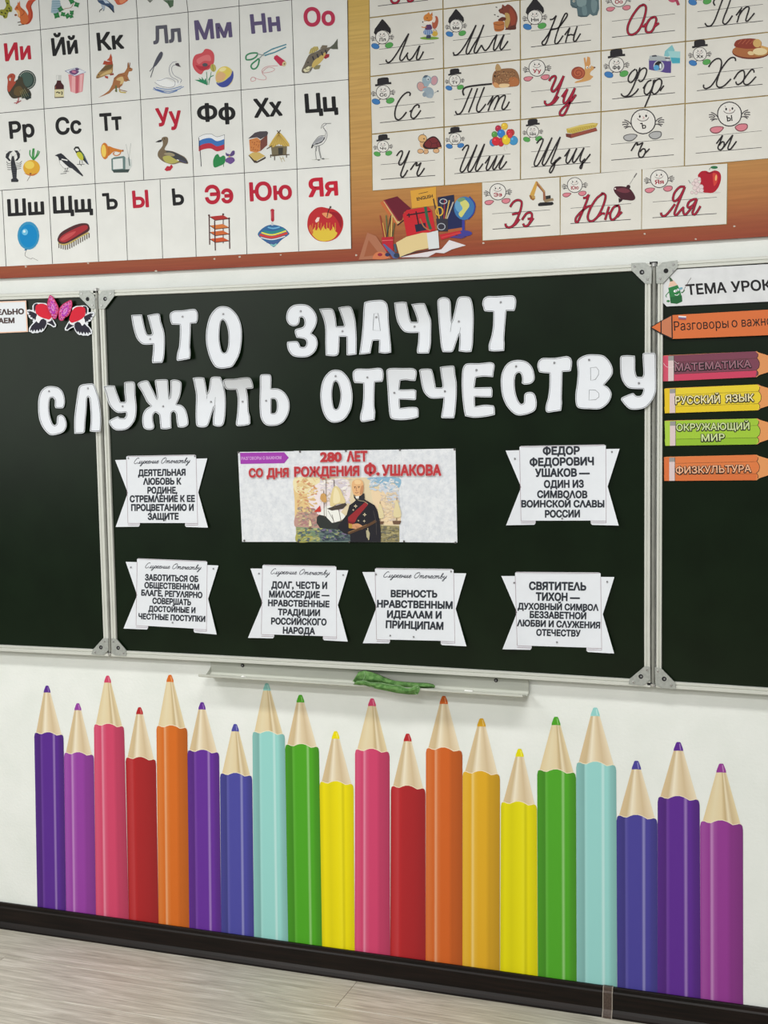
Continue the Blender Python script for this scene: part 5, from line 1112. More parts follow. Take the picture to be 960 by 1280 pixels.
a = pic('', (240, 155, 7.385)); a.poly((44, 136, 76), [(205,400),(195,340),(215,290),(240,278),(258,305),(290,290),(308,310),(300,360),(260,385)], True); a.line((44, 120, 70), [(290,360),(292,395)], 5)
a.poly((92, 72, 130), [(310,265),(330,270),(350,280),(370,250),(392,248),(392,280),(365,298),(320,295)], True); a.poly((226, 226, 230), [(312,255),(330,210),(352,230),(352,270),(330,275)], True); a.poly((110, 80, 146), [(310,325),(345,305),(380,310),(395,335),(380,355),(355,370),(330,358),(312,350)], True); a.ell((206, 170, 90), 345, 300, 7, 9); a.build('violet_picture', abc)
a = pic('', (240, 155, 7.385)); a.poly((206, 132, 74), [(527,145),(600,125),(632,150),(628,250),(590,265),(535,250)]); a.poly((120, 70, 60), [(632,150),(695,100),(695,195),(630,252)]); a.poly((78, 72, 78), [(518,135),(580,80),(625,68),(690,66),(702,80),(695,105),(632,140),(600,122)]); a.poly((70, 58, 52), [(520,290),(545,285),(600,345),(680,300),(680,318),(600,360),(575,358)]); a.poly((206, 178, 104), [(525,285),(560,262),(620,262),(676,295),(600,338),(575,335)])
for k in range(14): a.ell((160, 84, 44), 540 + (k * 37) % 84, 150 + (k * 23) % 96, 5)
a.build('loaf_picture', abc)
a = pic('', (240, 155, 7.385)); a.poly((118, 108, 84), [(728,205),(878,200),(872,285),(740,300)]); a.poly((206, 176, 92), [(795,70),(820,85),(860,130),(895,180),(900,205),(850,205),(800,185),(750,215),(708,205),(740,150)])
for k in range(8): a.line((160, 126, 56), [(800, 90), (720 + 24 * k, 205)], 3, smooth=False)
a.poly((60, 58, 52), [(795,220),(840,218),(838,280),(798,282)]); a.lines((84, 70, 56), [[(730,280),(725,310)],[(762,295),(762,335)],[(872,285),(872,310)],[(720,290),(900,282)],[(785,60),(812,90)],[(818,55),(790,90)],[(690,230),(740,200)]], 8, smooth=False); a.lines((190, 176, 130), [[(810,300),(830,350)],[(835,300),(855,345)],[(815,320),(848,318)]], 4, smooth=False)
a.build('hut_picture', abc)
a = pic('', (355, 145, 10.667)); G_ = (92, 94, 98)
a.poly((176, 178, 182), [(370,400),(420,330),(470,280),(520,270),(540,300),(520,345),(440,370),(385,395)], True); a.line((236, 236, 234), [(545,120),(560,200),(565,260),(540,330),(460,380)], 22)
a.lines(G_, [[(495,165),(510,120),(540,98),(565,100),(630,98)],[(565,105),(545,125),(520,150),(560,200),(575,250),(560,310),(520,370),(460,395),(400,410)],[(540,260),(470,270),(420,320),(380,380),(365,430),(400,390),(480,360),(535,310)],[(530,160),(555,210),(550,270),(530,320),(470,355)]], 6); a.line((50, 50, 54), [(385,380),(370,425)], 18); a.line((60, 60, 64), [(420,370),(500,350),(540,285)], 9)
for k in range(4): a.line((120, 122, 128), [(410 + 24 * k, 360 - 12 * k), (450 + 20 * k, 300 - 6 * k)], 4)
a.lines(G_, [[(430,405),(418,480),(432,580)],[(440,405),(430,470)],[(465,400),(462,450),(488,560)],[(470,400),(475,460),(495,550)],[(415,580),(480,582)],[(485,560),(545,575)]], 5); a.ell(G_, 462, 585, 16, 9); a.ell(G_, 522, 570, 18, 10); a.line((176, 178, 160), [(370,585),(600,570)], 3); a.build('heron_picture', abc)
# row 3
a = pic('', (0, 260, 7.385)); a.ell((56, 146, 190), 262, 255, 101, 130); a.ell((0, 134, 196), 262, 258, 82, 108); a.ell((110, 190, 226), 230, 222, 28, 30); a.ell((214, 236, 244), 224, 216, 12, 13); a.poly((40, 110, 150), [(250,378),(245,392),(222,390),(232,378)]); a.line((110, 104, 104), [(240,392),(232,440),(285,470),(300,462),(350,486)], 3); a.build('balloon_picture', abc)
a = pic('', (0, 260, 7.385))
for k in range(15):
    t = k / 14; x = 543 + 278 * t; yt = 318 + 26 * math.sin(math.pi * min(1, t * 2.2) * .5 + 0) - (0 if t < .25 else (t - .25) * 150); a.line((96, 84, 76), [(x, yt), (x + 1, yt + 52 - 8 * t)], 9, smooth=False)
a.line((196, 176, 100), [(538,318),(585,338),(650,320),(740,265),(818,228)], 12); a.poly((80, 40, 44), [(530,290),(560,230),(640,180),(730,145),(800,142),(822,165),(820,210),(750,255),(660,305),(600,330),(550,325)], True); a.poly((168, 46, 54), [(545,290),(580,250),(660,205),(750,165),(800,160),(808,190),(750,230),(660,285),(600,315),(560,310)], True); a.poly((196, 80, 82), [(560,290),(620,240),(700,215),(660,260),(590,300)], True)
a.build('brush_picture', abc)
a = pic('', (240, 250, 7.385)); P_ = (82, 44, 44)
a.line(P_, [(288,135),(288,400)], 8, smooth=False)
for y, c in ((140,(176,52,50)),(222,(212,122,62)),(282,(206,106,56)),(345,(206,86,46))):
    a.poly(c, [(165,y + 14),(285,y),(342,y + 30),(215,y + 48)]); a.line(P_, [(162,y + 14),(215,y + 48),(345,y + 32)], 6, smooth=False)
for p, q in (((158,140),(163,412)),((208,190),(215,466)),((342,170),(348,450))): a.line(P_, [p, q], 10, smooth=False)
for x, y in ((157,142),(287,132),(342,170)): a.ell(P_, x, y, 9)
a.build('shelf_picture', abc)
a = pic('', (240, 250, 7.385))
a.poly((52, 106, 156), [(735,228),(790,235),(850,258),(892,300),(893,320),(830,365),(780,415),(752,434),(720,410),(650,365),(607,318),(640,270),(690,238)], True)
for pts, c, w in (([(660,290),(750,300),(850,270)], (46,140,136), 20), ([(640,300),(740,322),(870,285)], (232,222,70), 13), ([(625,320),(740,345),(880,305)], (206,66,54), 22), ([(632,345),(740,365),(860,335)], (236,232,226), 8), ([(700,252),(750,262),(810,250)], (110,176,216), 12), ([(690,385),(750,395),(810,370)], (70,96,150), 20), ([(725,412),(755,420),(780,405)], (130,190,190), 16)): a.line(c, pts, w)
a.line((200, 206, 210), [(738,205),(742,235)], 18, smooth=False); a.line((176, 40, 58), [(742,95),(744,190)], 30); a.ell((176, 40, 58), 742, 98, 18, 16); a.ell((176, 40, 58), 744, 188, 12, 12); a.line((216, 100, 110), [(736,100),(738,170)], 6); a.build('spinning_top_picture', abc)
a = pic('', (365, 245, 12))
a.poly((188, 42, 48), [(230,400),(260,280),(350,190),(440,165),(540,185),(640,205),(730,280),(768,380),(755,500),(690,610),(600,665),(500,685),(380,665),(290,590),(240,500)], True)
a.poly((222, 192, 66), [(290,560),(310,520),(345,470),(360,520),(400,470),(430,520),(470,450),(500,500),(540,480),(580,520),(620,460),(650,530),(680,560),(620,640),(500,680),(380,655)], True)
a.poly((206, 110, 60), [(255,460),(280,430),(300,480),(320,540),(300,570),(262,520)], True)
for k in range(9): a.line((214, 130 + (k % 3) * 20, 60), [(300 + 44 * k, 520), (312 + 42 * k, 410 + 20 * math.sin(k * 2))], 9)
a.poly((240, 214, 206), [(345,370),(380,320),(415,320),(400,380),(360,400)]); a.poly((226, 150, 100), [(450,265),(520,250),(600,280),(580,320),(520,330)], True); a.line((52, 36, 30), [(575,165),(545,230),(525,320)], 12); a.ell((70, 60, 56), 577, 166, 14, 16); a.poly((150, 24, 40), [(560,240),(700,260),(750,380),(730,480),(690,380),(620,290)], True)
a.build('apple_picture', abc)

# ------------------------------------------------------------------ the school still life printed on the panel
SL = Art((445, 225, 6), PT + 0.0005, 0.00003); a = SL
st = thing('school_picture', W(530, 322, PT), 'printed picture of books, a globe and pencil pots on the wooden panel', 'picture')
a.poly((196, 106, 60), [(180,170),(205,155),(320,330),(290,330)]); a.poly((206, 176, 120), [(205,160),(222,160),(330,320),(310,330)]); a.poly((104, 26, 44), [(210,150),(310,122),(415,215),(360,240),(345,300),(320,308)]); a.poly((150, 50, 60), [(205,150),(215,148),(322,308),(312,310)]); a.line((60, 20, 30), [(310,340),(360,300)], 8)
a.poly((216, 160, 62), [(408,80),(600,50),(602,190),(420,212)]); a.text((60, 46, 40), 'ENGLISH', 458, 156, 578, 130, 26, bold=0.03); a.line((60, 46, 40), [(470,104),(540,88)], 4)
a.poly((34, 40, 70), [(612,130),(735,110),(745,290),(620,320)]); a.poly((30, 38, 84), [(690,230),(790,260),(800,360),(690,380)]); a.poly((172, 96, 56), [(690,372),(800,355),(800,385),(690,400)])
a.poly((196, 36, 46), [(350,260),(380,225),(540,200),(570,230),(596,375),(500,410),(380,420)]); a.poly((36, 36, 60), [(440,335),(520,320),(530,375),(450,390)]); a.lines((50, 26, 36), [[(380,265),(560,235)],[(450,235),(470,335)],[(395,250),(400,280)]], 10, smooth=False); a.line((44, 96, 70), [(520,200),(535,290),(560,370)], 22); a.line((170, 110, 70), [(480,290),(510,350),(560,380)], 10)
a.poly((52, 50, 62), [(600,290),(690,280),(690,385),(612,385)])
for k, (x0, x1) in enumerate(((612,580),(625,600),(640,640),(660,665),(672,700),(682,730))): a.line(((60,50,50),(206,160,70),(70,70,80),(150,50,60),(206,170,90),(190,180,170))[k], [(x0, 290), (x1, 140 + 12 * (k % 3))], 9, smooth=False)
a.ring((214, 170, 60), 625, 235, 26, 32, 10); a.ring((190, 196, 200), 655, 160, 26, 18, 6); a.ring((170, 176, 186), 640, 350, 28, 24, 6)
a.ell((60, 116, 172), 812, 212, 78, 88); a.ell((104, 160, 196), 790, 190, 48, 56); a.poly((206, 206, 120), [(780,170),(820,150),(850,190),(820,240),(790,280),(770,250),(800,215)], True); a.poly((110, 150, 110), [(760,150),(800,130),(820,145),(780,165)], True); a.line((50, 66, 150), [(850,125),(890,180),(880,250),(840,295)], 9); a.line((56, 60, 150), [(805,300),(805,385)], 20, smooth=False); a.ell((64, 62, 146), 810, 400, 60, 22); a.poly((78, 60, 130), [(690,410),(830,425),(790,440),(700,430)])
a.poly((190, 40, 50), [(625,410),(780,380),(790,400),(640,450)]); a.line((206, 70, 70), [(640,430),(780,395)], 6)
a.poly((222, 216, 220), [(330,580),(420,560),(640,520),(700,450),(825,490),(720,520),(660,550),(600,545),(540,578)]); a.poly((222, 200, 146), [(300,470),(380,425),(500,395),(545,395),(550,510),(450,530),(330,580)], False); a.poly((216, 220, 222), [(530,398),(615,378),(625,510),(545,520)]); a.line((60, 60, 66), [(335,578),(430,545),(620,518)], 5)
for k, (x0, x1) in enumerate(((205,180),(215,200),(232,225),(245,250),(258,270),(268,290),(225,262))): a.line(((150,60,50),(206,160,80),(90,110,70),(190,150,70),(220,190,110),(80,90,60),(60,50,50))[k], [(x0 + 5, 430), (x1, 265 + 28 * ((k * 2) % 4))], 8, smooth=False)
a.poly((184, 36, 52), [(192,430),(280,425),(278,530),(200,535)]); a.line((214, 110, 110), [(195,455),(278,450)], 5, smooth=False)
a.poly((172, 112, 84), [(20,598),(85,395),(150,420),(262,590)]); a.poly((158, 92, 62), [(60,575),(95,450),(180,560)])
a.poly((206, 120, 80), [(125,580),(150,545),(200,540),(240,570),(230,592),(140,594)], True); a.ell((150, 40, 60), 180, 560, 18, 12); a.ell((44, 50, 90), 235, 560, 18, 14); a.poly((84, 100, 150), [(200,480),(215,480),(325,575),(310,588),(280,588)]); a.ell((50, 60, 80), 305, 565, 22, 18); a.line((64, 90, 110), [(290,480),(300,540)], 16)
a.build('still_life_print', st)
# ------------------------------------------------------------------ the handwriting cards
CD = PT + 0.0008; CT = CD + 0.0006
LN = [quadfit([(461.3, 22.9), (553.8, 11.3), (650, .3)]), quadfit([(462.5, 95.6), (554, 85.3), (650.3, 75.3), (751.3, 63.4), (856.9, 51.5), (960, 40.6)]), quadfit([(464.4, 167.5), (555, 159.3), (650.6, 149.7), (751.3, 139.2), (856.3, 129.7), (960, 119.6)]), quadfit([(465.3, 238.1), (555.6, 231.1), (650.6, 224.7), (750.6, 215.7), (855.6, 206.5), (905, 203), (960, 198)])]
LN[0] = lambda x: 11.3 - (x - 553.8) * 0.1185
VN = [[(460.5, -60), (462.5, 95), (464.4, 167.5), (465.3, 238)], [(553, -60), (553.8, 11), (554.5, 85), (555, 159), (555.6, 231)], [(649.3, -60), (650, 0), (650.6, 75), (650.6, 150), (650.6, 225)], [(751.5, -60), (751.3, 64), (751.3, 139), (750.6, 216)], [(857.5, -60), (856.9, 51), (856.3, 130), (855.6, 206)], [(969, -60), (968.5, 40), (968, 119), (967, 197)]]
def vx(v, y): return interp([(p[1], p[0]) for p in v], y)
M_EDGE = noise_mat('gilt_card_backing', (136, 116, 58), (156, 134, 74), nscale=8, rough=0.5)
CELL = {'blue': (62, 122, 184), 'green': (86, 162, 84), 'pink': (214, 130, 142), 'grey': (176, 176, 176)}
DKL = (44, 42, 46)
dkc = lambda c: tuple(int(k * .7) for k in c)
def smiley(a, cx, cy, r, hat, fl, fr, txt, ink):
    a.at((cx, cy, 1.0)); p = lambda L: [(x * r, y * r) for x, y in L]
    for s, col, fx, fy in ((-1, fl, -1.08, 1.22), (1, fr, 1.05, 1.08)):
        c = CELL[col]; dk = tuple(int(k * .55) for k in c)
        if hat: a.line((60, 56, 60), p([(s * .35, .92), (fx * .8, fy + .05)]), .12 * r); a.ell(dkc(c), fx * .95 * r, (fy + .1) * r, .62 * r, .42 * r, -.3 * s); a.ell(c, fx * .95 * r, (fy + .1) * r, .56 * r, .37 * r, -.3 * s)
        else:
            a.poly(dk, p([(fx - .62, fy + .02), (fx - .2, fy - .28), (fx + .4, fy - .26), (fx + .45, fy + .1), (fx + .1, fy + .36), (fx - .35, fy + .34)] if s > 0 else [(fx + .62, fy - .1), (fx + .1, fy - .22), (fx - .45, fy - .1), (fx - .56, fy + .15), (fx - .3, fy + .38), (fx + .2, fy + .36)]), True)
            a.poly(c, p([(fx - .54, fy + .02), (fx - .2, fy - .2), (fx + .34, fy - .2), (fx + .37, fy + .08), (fx + .08, fy + .28), (fx - .3, fy + .27)] if s > 0 else [(fx + .52, fy - .06), (fx + .1, fy - .16), (fx - .4, fy - .04), (fx - .47, fy + .15), (fx - .26, fy + .3), (fx + .16, fy + .28)]), True)
    for s, hy in ((-1, .18), (1, -.02)):
        k = lambda x, y: (s * x * r, (hy + y) * r)
        a.lines((84, 80, 82), [[k(.98, .05), k(1.25, -.2), k(1.55, -.32)], [k(1.2, .05), k(1.4, -.12), k(1.72, -.12)], [k(1.25, .1), k(1.5, .05), k(1.72, .08)], [k(1.0, .25), k(1.3, .22), k(1.6, .25)], [k(1.15, .22), k(1.35, .3), k(1.5, .4)]], .085 * r)
    a.ell((226, 224, 218), 0, 0, r); a.ring(DKL, 0, 0, r, r, .085 * r)
    a.ell(DKL, -.28 * r, -.42 * r, .08 * r, .11 * r); a.ell(DKL, .24 * r, -.47 * r, .08 * r, .11 * r)
    a.line((110, 100, 100), p([(-.5, -.26), (-.3, -.1), (.0, -.05), (.3, -.14), (.46, -.36)]), .06 * r); a.line((190, 130, 130), p([(-.03, -.42), (.08, -.3), (-.04, -.25)]), .05 * r)
    a.lines((150, 140, 140), [p([(-.4, -.66), (-.3, -.6)]), p([(.3, -.7), (.36, -.74)])], .05 * r)
    n = len(txt); w = .36 if n == 1 else .62
    a.text(ink, txt, (-w * .8) * r if n > 1 else -.2 * r, .62 * r, (w * .85) * r if n > 1 else .26 * r, .56 * r, .5 * r, bold=0.03)
    if hat == 'bonnet': a.poly((38, 36, 40), p([(-.98, -.3), (-1.25, -.62), (-1.12, -1.2), (-.6, -1.9), (-.1, -2.62), (.1, -2.62), (.7, -1.95), (1.2, -1.3), (1.28, -.8), (1.1, -.42), (.9, -.72), (.4, -1.0), (-.1, -1.06), (-.6, -.8)]))
    if hat == 'bowler':
        a.line((38, 36, 40), p([(-1.15, -1.0), (-.9, -1.02), (0, -1.22), (.9, -1.3), (1.15, -1.32)]), .3 * r); a.poly((38, 36, 40), p([(-.85, -1.1), (-.85, -1.75), (-.7, -1.98), (0, -2.12), (.6, -2.12), (.78, -1.95), (.82, -1.25)]))
M_RL = (52, 50, 54)
# name, corner function (column, row), rule lines, letters (strokes, ink), face, picture
CR, CB = (168, 30, 58), (40, 36, 38)
ALL = [
 (0, 1, (455, 0, 8), [[(150,493),(700,428)],[(150,645),(700,587)]], [[(220,595),(225,615),(245,625),(280,600),(330,530),(390,430),(447,335)],[(447,335),(415,420),(375,520),(358,575),(365,605),(385,600),(410,570),(440,525)],[(428,545),(435,585),(455,600),(485,575),(520,520),(558,455)],[(558,455),(540,520),(525,575),(535,600),(560,580),(595,515)]], CB, (477.9,46.5,8.5,'bonnet','blue','green','Лл'), 'fox', 'Лл'),
 (1, 1, (550, 0, 8), [[(130,405),(705,338)],[(130,558),(708,495)]], [[(133,520),(140,545),(165,550),(210,510),(270,420),(330,310),(360,250)],[(360,250),(320,350),(280,450),(262,510),(268,540),(290,530),(330,460),(390,360),(437,248)],[(437,248),(400,350),(360,450),(342,505),(350,530),(370,520),(415,450)],[(415,450),(435,490),(455,505),(490,470),(530,400),(570,345)],[(570,345),(545,430),(535,490),(548,500),(575,470),(610,400),(640,345)],[(640,345),(615,420),(600,470),(610,495),(635,475),(680,410)]], CB, (570,32.2,7.9,'bonnet','blue','green','Мм'), 'bear', 'Мм'),
 (2, 1, (645, 0, 8), [[(150,310),(750,242)],[(150,470),(750,402)]], [[(338,195),(370,190),(403,155)],[(403,155),(370,240),(330,330),(285,395),(262,420),(265,445),(290,445),(310,410),(335,340),(350,300),(390,290),(425,275),(470,220),(510,160),(508,135),(490,140),(460,200),(420,300),(395,380),(388,425),(405,438),(435,410),(470,355)],[(487,350),(540,275)],[(540,275),(515,350),(495,425)],[(515,355),(550,345),(580,345),(612,262)],[(612,262),(590,330),(575,390),(585,415),(605,400),(645,335)]], CB, (668.5,21.5,9.1,'bonnet','blue','green','Нн'), 'hippo', 'Нн'),
 (3, 1, (745, 0, 8), [[(160,213),(790,138)],[(160,373),(790,305)]], [[(470,50),(430,70),(370,150),(325,240),(315,300),(330,340),(370,345),(420,310),(460,240),(490,150),(500,80),(485,50),(460,48)],[(455,260),(480,262),(500,235)],[(570,170),(530,200),(500,260),(500,310),(525,325),(560,310),(590,250),(603,200),(590,170),(565,175)],[(585,265),(630,230)]], CR, (773.5,-1.2,9.7,None,'pink','pink','Оо'), 'octopus', 'Оо'),
 (4, 1, (840, 0, 8), [[(255,117),(910,43)],[(255,280),(910,208)]], [[(330,230),(345,255),(375,262),(405,240),(440,170),(500,10),(515,-30)],[(430,55),(415,30),(420,5),(440,-20),(480,-40),(600,-60)],[(600,-50),(560,70),(520,170),(508,220),(525,240),(555,225),(605,155)],[(640,155),(700,75)],[(690,95),(650,225)],[(660,175),(700,110),(745,70),(770,75),(765,110),(745,170),(738,205),(755,210),(785,180),(825,130)]], CB, (875,-9,9,'bonnet','blue','green','Пп'), None, 'Пп'),
 (0, 2, (455, 80, 8), [[(155,437),(705,378)],[(160,587),(710,533)]], [[(455,318),(462,295),(445,282),(410,295),(360,350),(320,430),(308,500),(318,545),(345,558),(380,535),(425,480)],[(455,478),(480,460)],[(548,440),(550,415),(530,408),(500,430),(475,475),(468,515),(480,540),(505,540),(535,510),(568,462)]], CB, (479,115.4,8.8,'bowler','blue','green','Сс'), 'elephant', 'Сс'),
 (1, 2, (550, 75, 8), [[(140,397),(710,338)],[(140,552),(710,495)]], [[(240,355),(228,320),(240,285),(290,265),(400,250),(520,238)],[(155,510),(165,535),(190,540),(225,505),(270,400),(320,280)],[(375,282),(330,410),(285,525)],[(443,270),(400,380),(370,460),(368,505),(390,518),(420,490),(458,440)],[(475,450),(530,360)],[(530,360),(505,440),(480,510)],[(500,455),(550,375),(585,360),(580,400),(540,500)],[(560,450),(600,380),(645,352),(650,380),(625,450),(620,485),(640,492),(670,460),(693,415)]], CB, (568.4,100.6,7.1,'bowler','blue','green','Тт'), 'hare', 'Тт'),
 (2, 2, (645, 60, 8), [[(152,437),(748,377)],[(152,595),(750,535)]], [[(330,330),(355,295),(385,280),(398,300),(375,360),(355,410),(365,435),(390,425),(430,370),(478,278)],[(478,278),(440,380),(400,480),(360,545),(315,570),(290,550),(290,525)],[(330,570),(380,545),(425,485)],[(458,490),(515,410)],[(515,410),(485,490),(475,540),(495,550),(530,510),(590,400)],[(590,400),(560,480),(520,590),(480,665),(445,670),(440,640),(480,590),(540,545),(600,465)]], CR, (671.3,85,10.3,None,'pink','pink','Уу'), 'snail', 'Уу'),
 (3, 2, (745, 50, 8), [[(160,430),(792,362)],[(162,590),(790,527)]], [[(395,290),(355,320),(325,370),(325,410),(350,425),(385,390),(410,330),(400,292)],[(440,275),(410,370),(370,470),(330,540),(290,565),(262,555),(252,535)],[(410,390),(440,310),(480,280),(505,295),(500,340),(470,400),(440,415),(425,395)],[(290,570),(350,560),(400,520),(425,485)],[(470,485),(500,440)],[(555,400),(515,420),(485,480),(485,530),(510,545),(545,510),(570,450),(575,400)],[(590,395),(550,520),(488,670)],[(555,520),(580,430),(625,390),(655,405),(650,460),(615,520),(580,540),(560,520)],[(640,510),(678,455)]], CB, (770.6,81,9.4,'bowler','blue','green','Фф'), 'camera', 'Фф'),
 (4, 2, (840, 40, 8), [[(255,425),(910,355)],[(250,587),(905,522)]], [[(365,350),(400,300),(445,268),(480,270),(495,300),(488,360),(465,440),(445,510),(455,545),(485,553),(530,530),(590,468)],[(635,290),(630,262),(600,255),(560,280),(500,360),(440,470),(390,540),(340,565),(315,550),(318,525)],[(618,472),(660,410),(700,385),(720,395),(725,440),(715,500),(735,525),(775,515),(840,445)],[(820,405),(815,380),(790,380),(750,430),(700,500),(660,525),(640,510),(642,495)]], CB, (874.8,67.5,8.5,'bowler','blue','green','Хх'), 'bread', 'Хх'),
 (0, 3, (455, 155, 8), [[(168,407),(710,362)],[(170,555),(712,514)]], [[(325,320),(350,285),(375,268),(385,290),(365,345),(348,385),(355,408),(380,400),(415,350),(455,265)],[(455,265),(420,360),(385,450),(368,500),(375,528),(400,520),(437,460)],[(463,460),(510,395),(530,390),(520,415),(545,410),(570,385)],[(570,385),(545,450),(530,495),(540,518),(565,500),(605,440)]], CB, (478.8,183,7.2,'bowler','green','green','Чч'), 'turtle', 'Чч'),
 (1, 3, (550, 145, 8), [[(145,428),(705,378)],[(145,577),(710,530)]], [[(222,345),(250,305),(275,292),(285,310),(260,380),(220,480),(202,540),(215,560),(245,540),(300,440),(370,285)],[(370,285),(330,390),(290,490),(278,535),(290,558),(315,540),(370,440),(445,278)],[(445,278),(410,380),(365,490),(355,535),(370,550),(395,525),(430,475)],[(450,475),(500,400)],[(500,400),(475,480),(462,520),(475,542),(505,510),(570,395)],[(570,395),(545,470),(528,515),(540,535),(570,500),(637,392)],[(637,392),(610,460),(592,505),(602,528),(630,505),(668,452)]], CB, (568.8,173.5,7.1,'bowler','blue','blue','Шш'), 'balloons', 'Шш'),
 (2, 3, (645, 140, 8), [[(152,398),(740,347)],[(152,552),(745,505)]], [[(205,315),(240,275),(262,268),(270,285),(245,350),(200,460),(182,515),(195,540),(225,520),(280,420),(360,255)],[(360,255),(315,370),(272,480),(262,515),(275,530),(300,510),(360,400),(443,248)],[(443,248),(400,370),(360,470),(350,505),(362,520),(385,500),(440,450)],[(395,480),(380,550),(350,605),(335,595),(350,555),(390,510),(450,452)],[(485,445),(538,370)],[(538,370),(510,440),(500,490),(515,512),(545,480),(608,362)],[(608,362),(580,430),(565,485),(578,505),(610,470),(680,358)],[(680,358),(655,420),(640,475),(655,500),(690,465)],[(670,500),(655,560),(640,560),(650,530),(690,490),(743,420)]], CB, (666,164.4,7.5,'bowler','green','green','Щщ'), 'clothes_brush', 'Щщ'),
 (3, 3, (745, 130, 8), [[(150,404),(778,347)],[(152,562),(778,508)]], [[(350,470),(400,390),(415,395),(410,410),(440,400),(470,385)],[(470,385),(440,450),(425,500),(435,530),(465,530),(490,490),(490,455),(465,450),(440,480)],[(480,505),(535,447)]], CB, (804,152,15.2,None,'grey','grey','Ъ'), None, 'Ъ'),
 (4, 3, (860, 115, 9.6), [[(92,543),(885,465)],[(92,735),(883,665)]], [[(340,620),(415,520)],[(415,520),(385,600),(360,660),(370,690),(400,690),(430,650),(432,605),(405,600),(375,640)],[(430,660),(480,590),(537,515)],[(537,515),(505,600),(480,665),(490,690),(520,675),(582,590)]], CB, (911.9,142.6,15,None,'pink','pink','Ы'), None, 'Ы'),
 (0, 4, (595, 215, 8), [[(162,418),(740,378)],[(165,572),(742,533)]], [[(340,350),(375,300),(420,280),(455,300),(450,360),(420,450),(375,530),(330,555),(300,540),(295,515)],[(360,425),(400,415),(430,410)],[(340,555),(390,525),(435,470)],[(460,480),(500,420),(540,405),(560,430),(545,490),(515,535),(485,540),(470,515)],[(515,470),(550,465)],[(520,535),(575,460)]], CR, (622.3,239.8,10.2,None,'pink','pink','Ээ'), 'excavator', 'Ээ'),
 (1, 4, (695, 210, 8), [[(145,403),(752,355)],[(145,556),(748,514)]], [[(270,300),(300,295),(330,265)],[(330,265),(300,350),(250,470),(215,540),(195,530),(205,490),(250,440),(310,390),(350,380)],[(470,255),(410,300),(350,390),(320,470),(325,520),(365,530),(420,480),(470,380),(495,290),(480,258),(450,255)],[(420,485),(460,455),(490,460)],[(530,385),(490,520)],[(500,460),(540,450)],[(620,375),(580,390),(545,450),(545,500),(570,518),(610,480),(635,420),(625,378),(600,380)],[(610,490),(660,438)]], CR, (718.5,231.3,9.4,None,'pink','pink','Юю'), 'spinning_top', 'Юю'),
 (2, 4, (795, 200, 8), [[(168,420),(808,372)],[(165,578),(806,535)]], [[(250,525),(255,550),(285,560),(330,520),(390,440)],[(490,268),(440,270),(390,320),(370,380),(380,410),(410,400),(450,350),(490,268)],[(490,268),(440,390),(395,500),(385,540),(405,550),(440,510),(480,470)],[(470,470),(475,530),(495,545),(530,510),(560,470)],[(610,390),(570,395),(530,420),(515,460),(530,475),(570,450),(610,390)],[(610,390),(580,480),(565,530),(585,545),(610,520),(645,460)]], CR, (824,223.5,11,None,'pink','pink','Яя'), 'apple', 'Яя'),
 (0, 0, (455, 0, 8), [[(140,60),(640,0)]], [[(270,-30),(270,0),(290,28),(325,28),(350,0),(352,-30)],[(435,-10),(445,12),(470,12),(495,-5)]], CR, None, None, 'red'), (1, 0, (550, 0, 8), [], [], CB, None, None, 'blank'),
]
PIC = {}
def P(f): PIC[f.__name__] = f; return f
@P
def fox(a):
    a.ell((120, 160, 66), 655, 382, 96, 16); a.ell((176, 92, 66), 712, 225, 30, 66, .15); a.ell((226, 216, 204), 700, 195, 16, 32, .1); a.ell((206, 168, 70), 708, 337, 30, 27); a.line((150, 110, 50), [(690,310),(710,295),(730,315)], 5)
    a.poly((96, 130, 180), [(608,292),(672,288),(690,330),(650,352),(600,345),(592,320)]); [a.line((206, 216, 230), [(612 + 18 * k, 296), (606 + 20 * k, 345)], 4) for k in range(4)]; a.poly((92, 56, 100), [(625,250),(665,245),(682,285),(650,298),(610,292)], True); a.poly((60, 66, 90), [(625,352),(670,350),(668,385),(620,384)])
    a.ell((206, 130, 60), 640, 180, 46, 42); a.poly((206, 130, 60), [(628,140),(650,118),(658,145)]); a.poly((190, 112, 52), [(662,148),(682,120),(688,160)]); a.poly((236, 226, 216), [(584,222),(610,205),(650,215),(690,200),(670,238),(630,245)], True); a.ell((40, 30, 30), 588, 220, 7); a.line((60, 30, 30), [(600,212),(660,205)], 4); a.line((206, 130, 60), [(575,268),(600,275),(625,268)], 9); a.ell((40, 30, 30), 632, 180, 5)
@P
def bear(a):
    a.poly((124, 62, 48), [(625,45),(650,60),(680,42),(725,70),(765,130),(775,190),(762,250),(752,288),(690,300),(655,280),(645,200),(655,160),(625,138),(600,130),(588,112),(592,92),(615,80)], True); a.poly((150, 70, 50), [(700,80),(750,140),(755,220),(720,260),(700,180)], True); a.poly((184, 152, 92), [(650,130),(690,140),(700,210),(670,280),(648,240),(652,170)], True); a.poly((100, 48, 40), [(580,200),(620,170),(660,180),(650,205),(600,212)], True); a.poly((90, 50, 40), [(740,250),(760,270),(750,295),(650,298),(670,282)], True)
    a.poly((184, 112, 62), [(540,220),(630,212),(645,250),(635,300),(590,315),(548,308),(538,260)], True); a.line((126, 72, 42), [(540,240),(590,250),(640,238)], 6); a.line((126, 72, 42), [(545,290),(590,300),(638,288)], 6); [a.ell((60, 50, 50), x, y, 10, 5, .3) for x, y in ((565,72),(548,148),(580,164))]; a.ell((30, 20, 20), 592, 104, 7); a.ell((30, 20, 20), 622, 88, 5); a.line((90, 46, 36), [(610,126),(630,120)], 4)
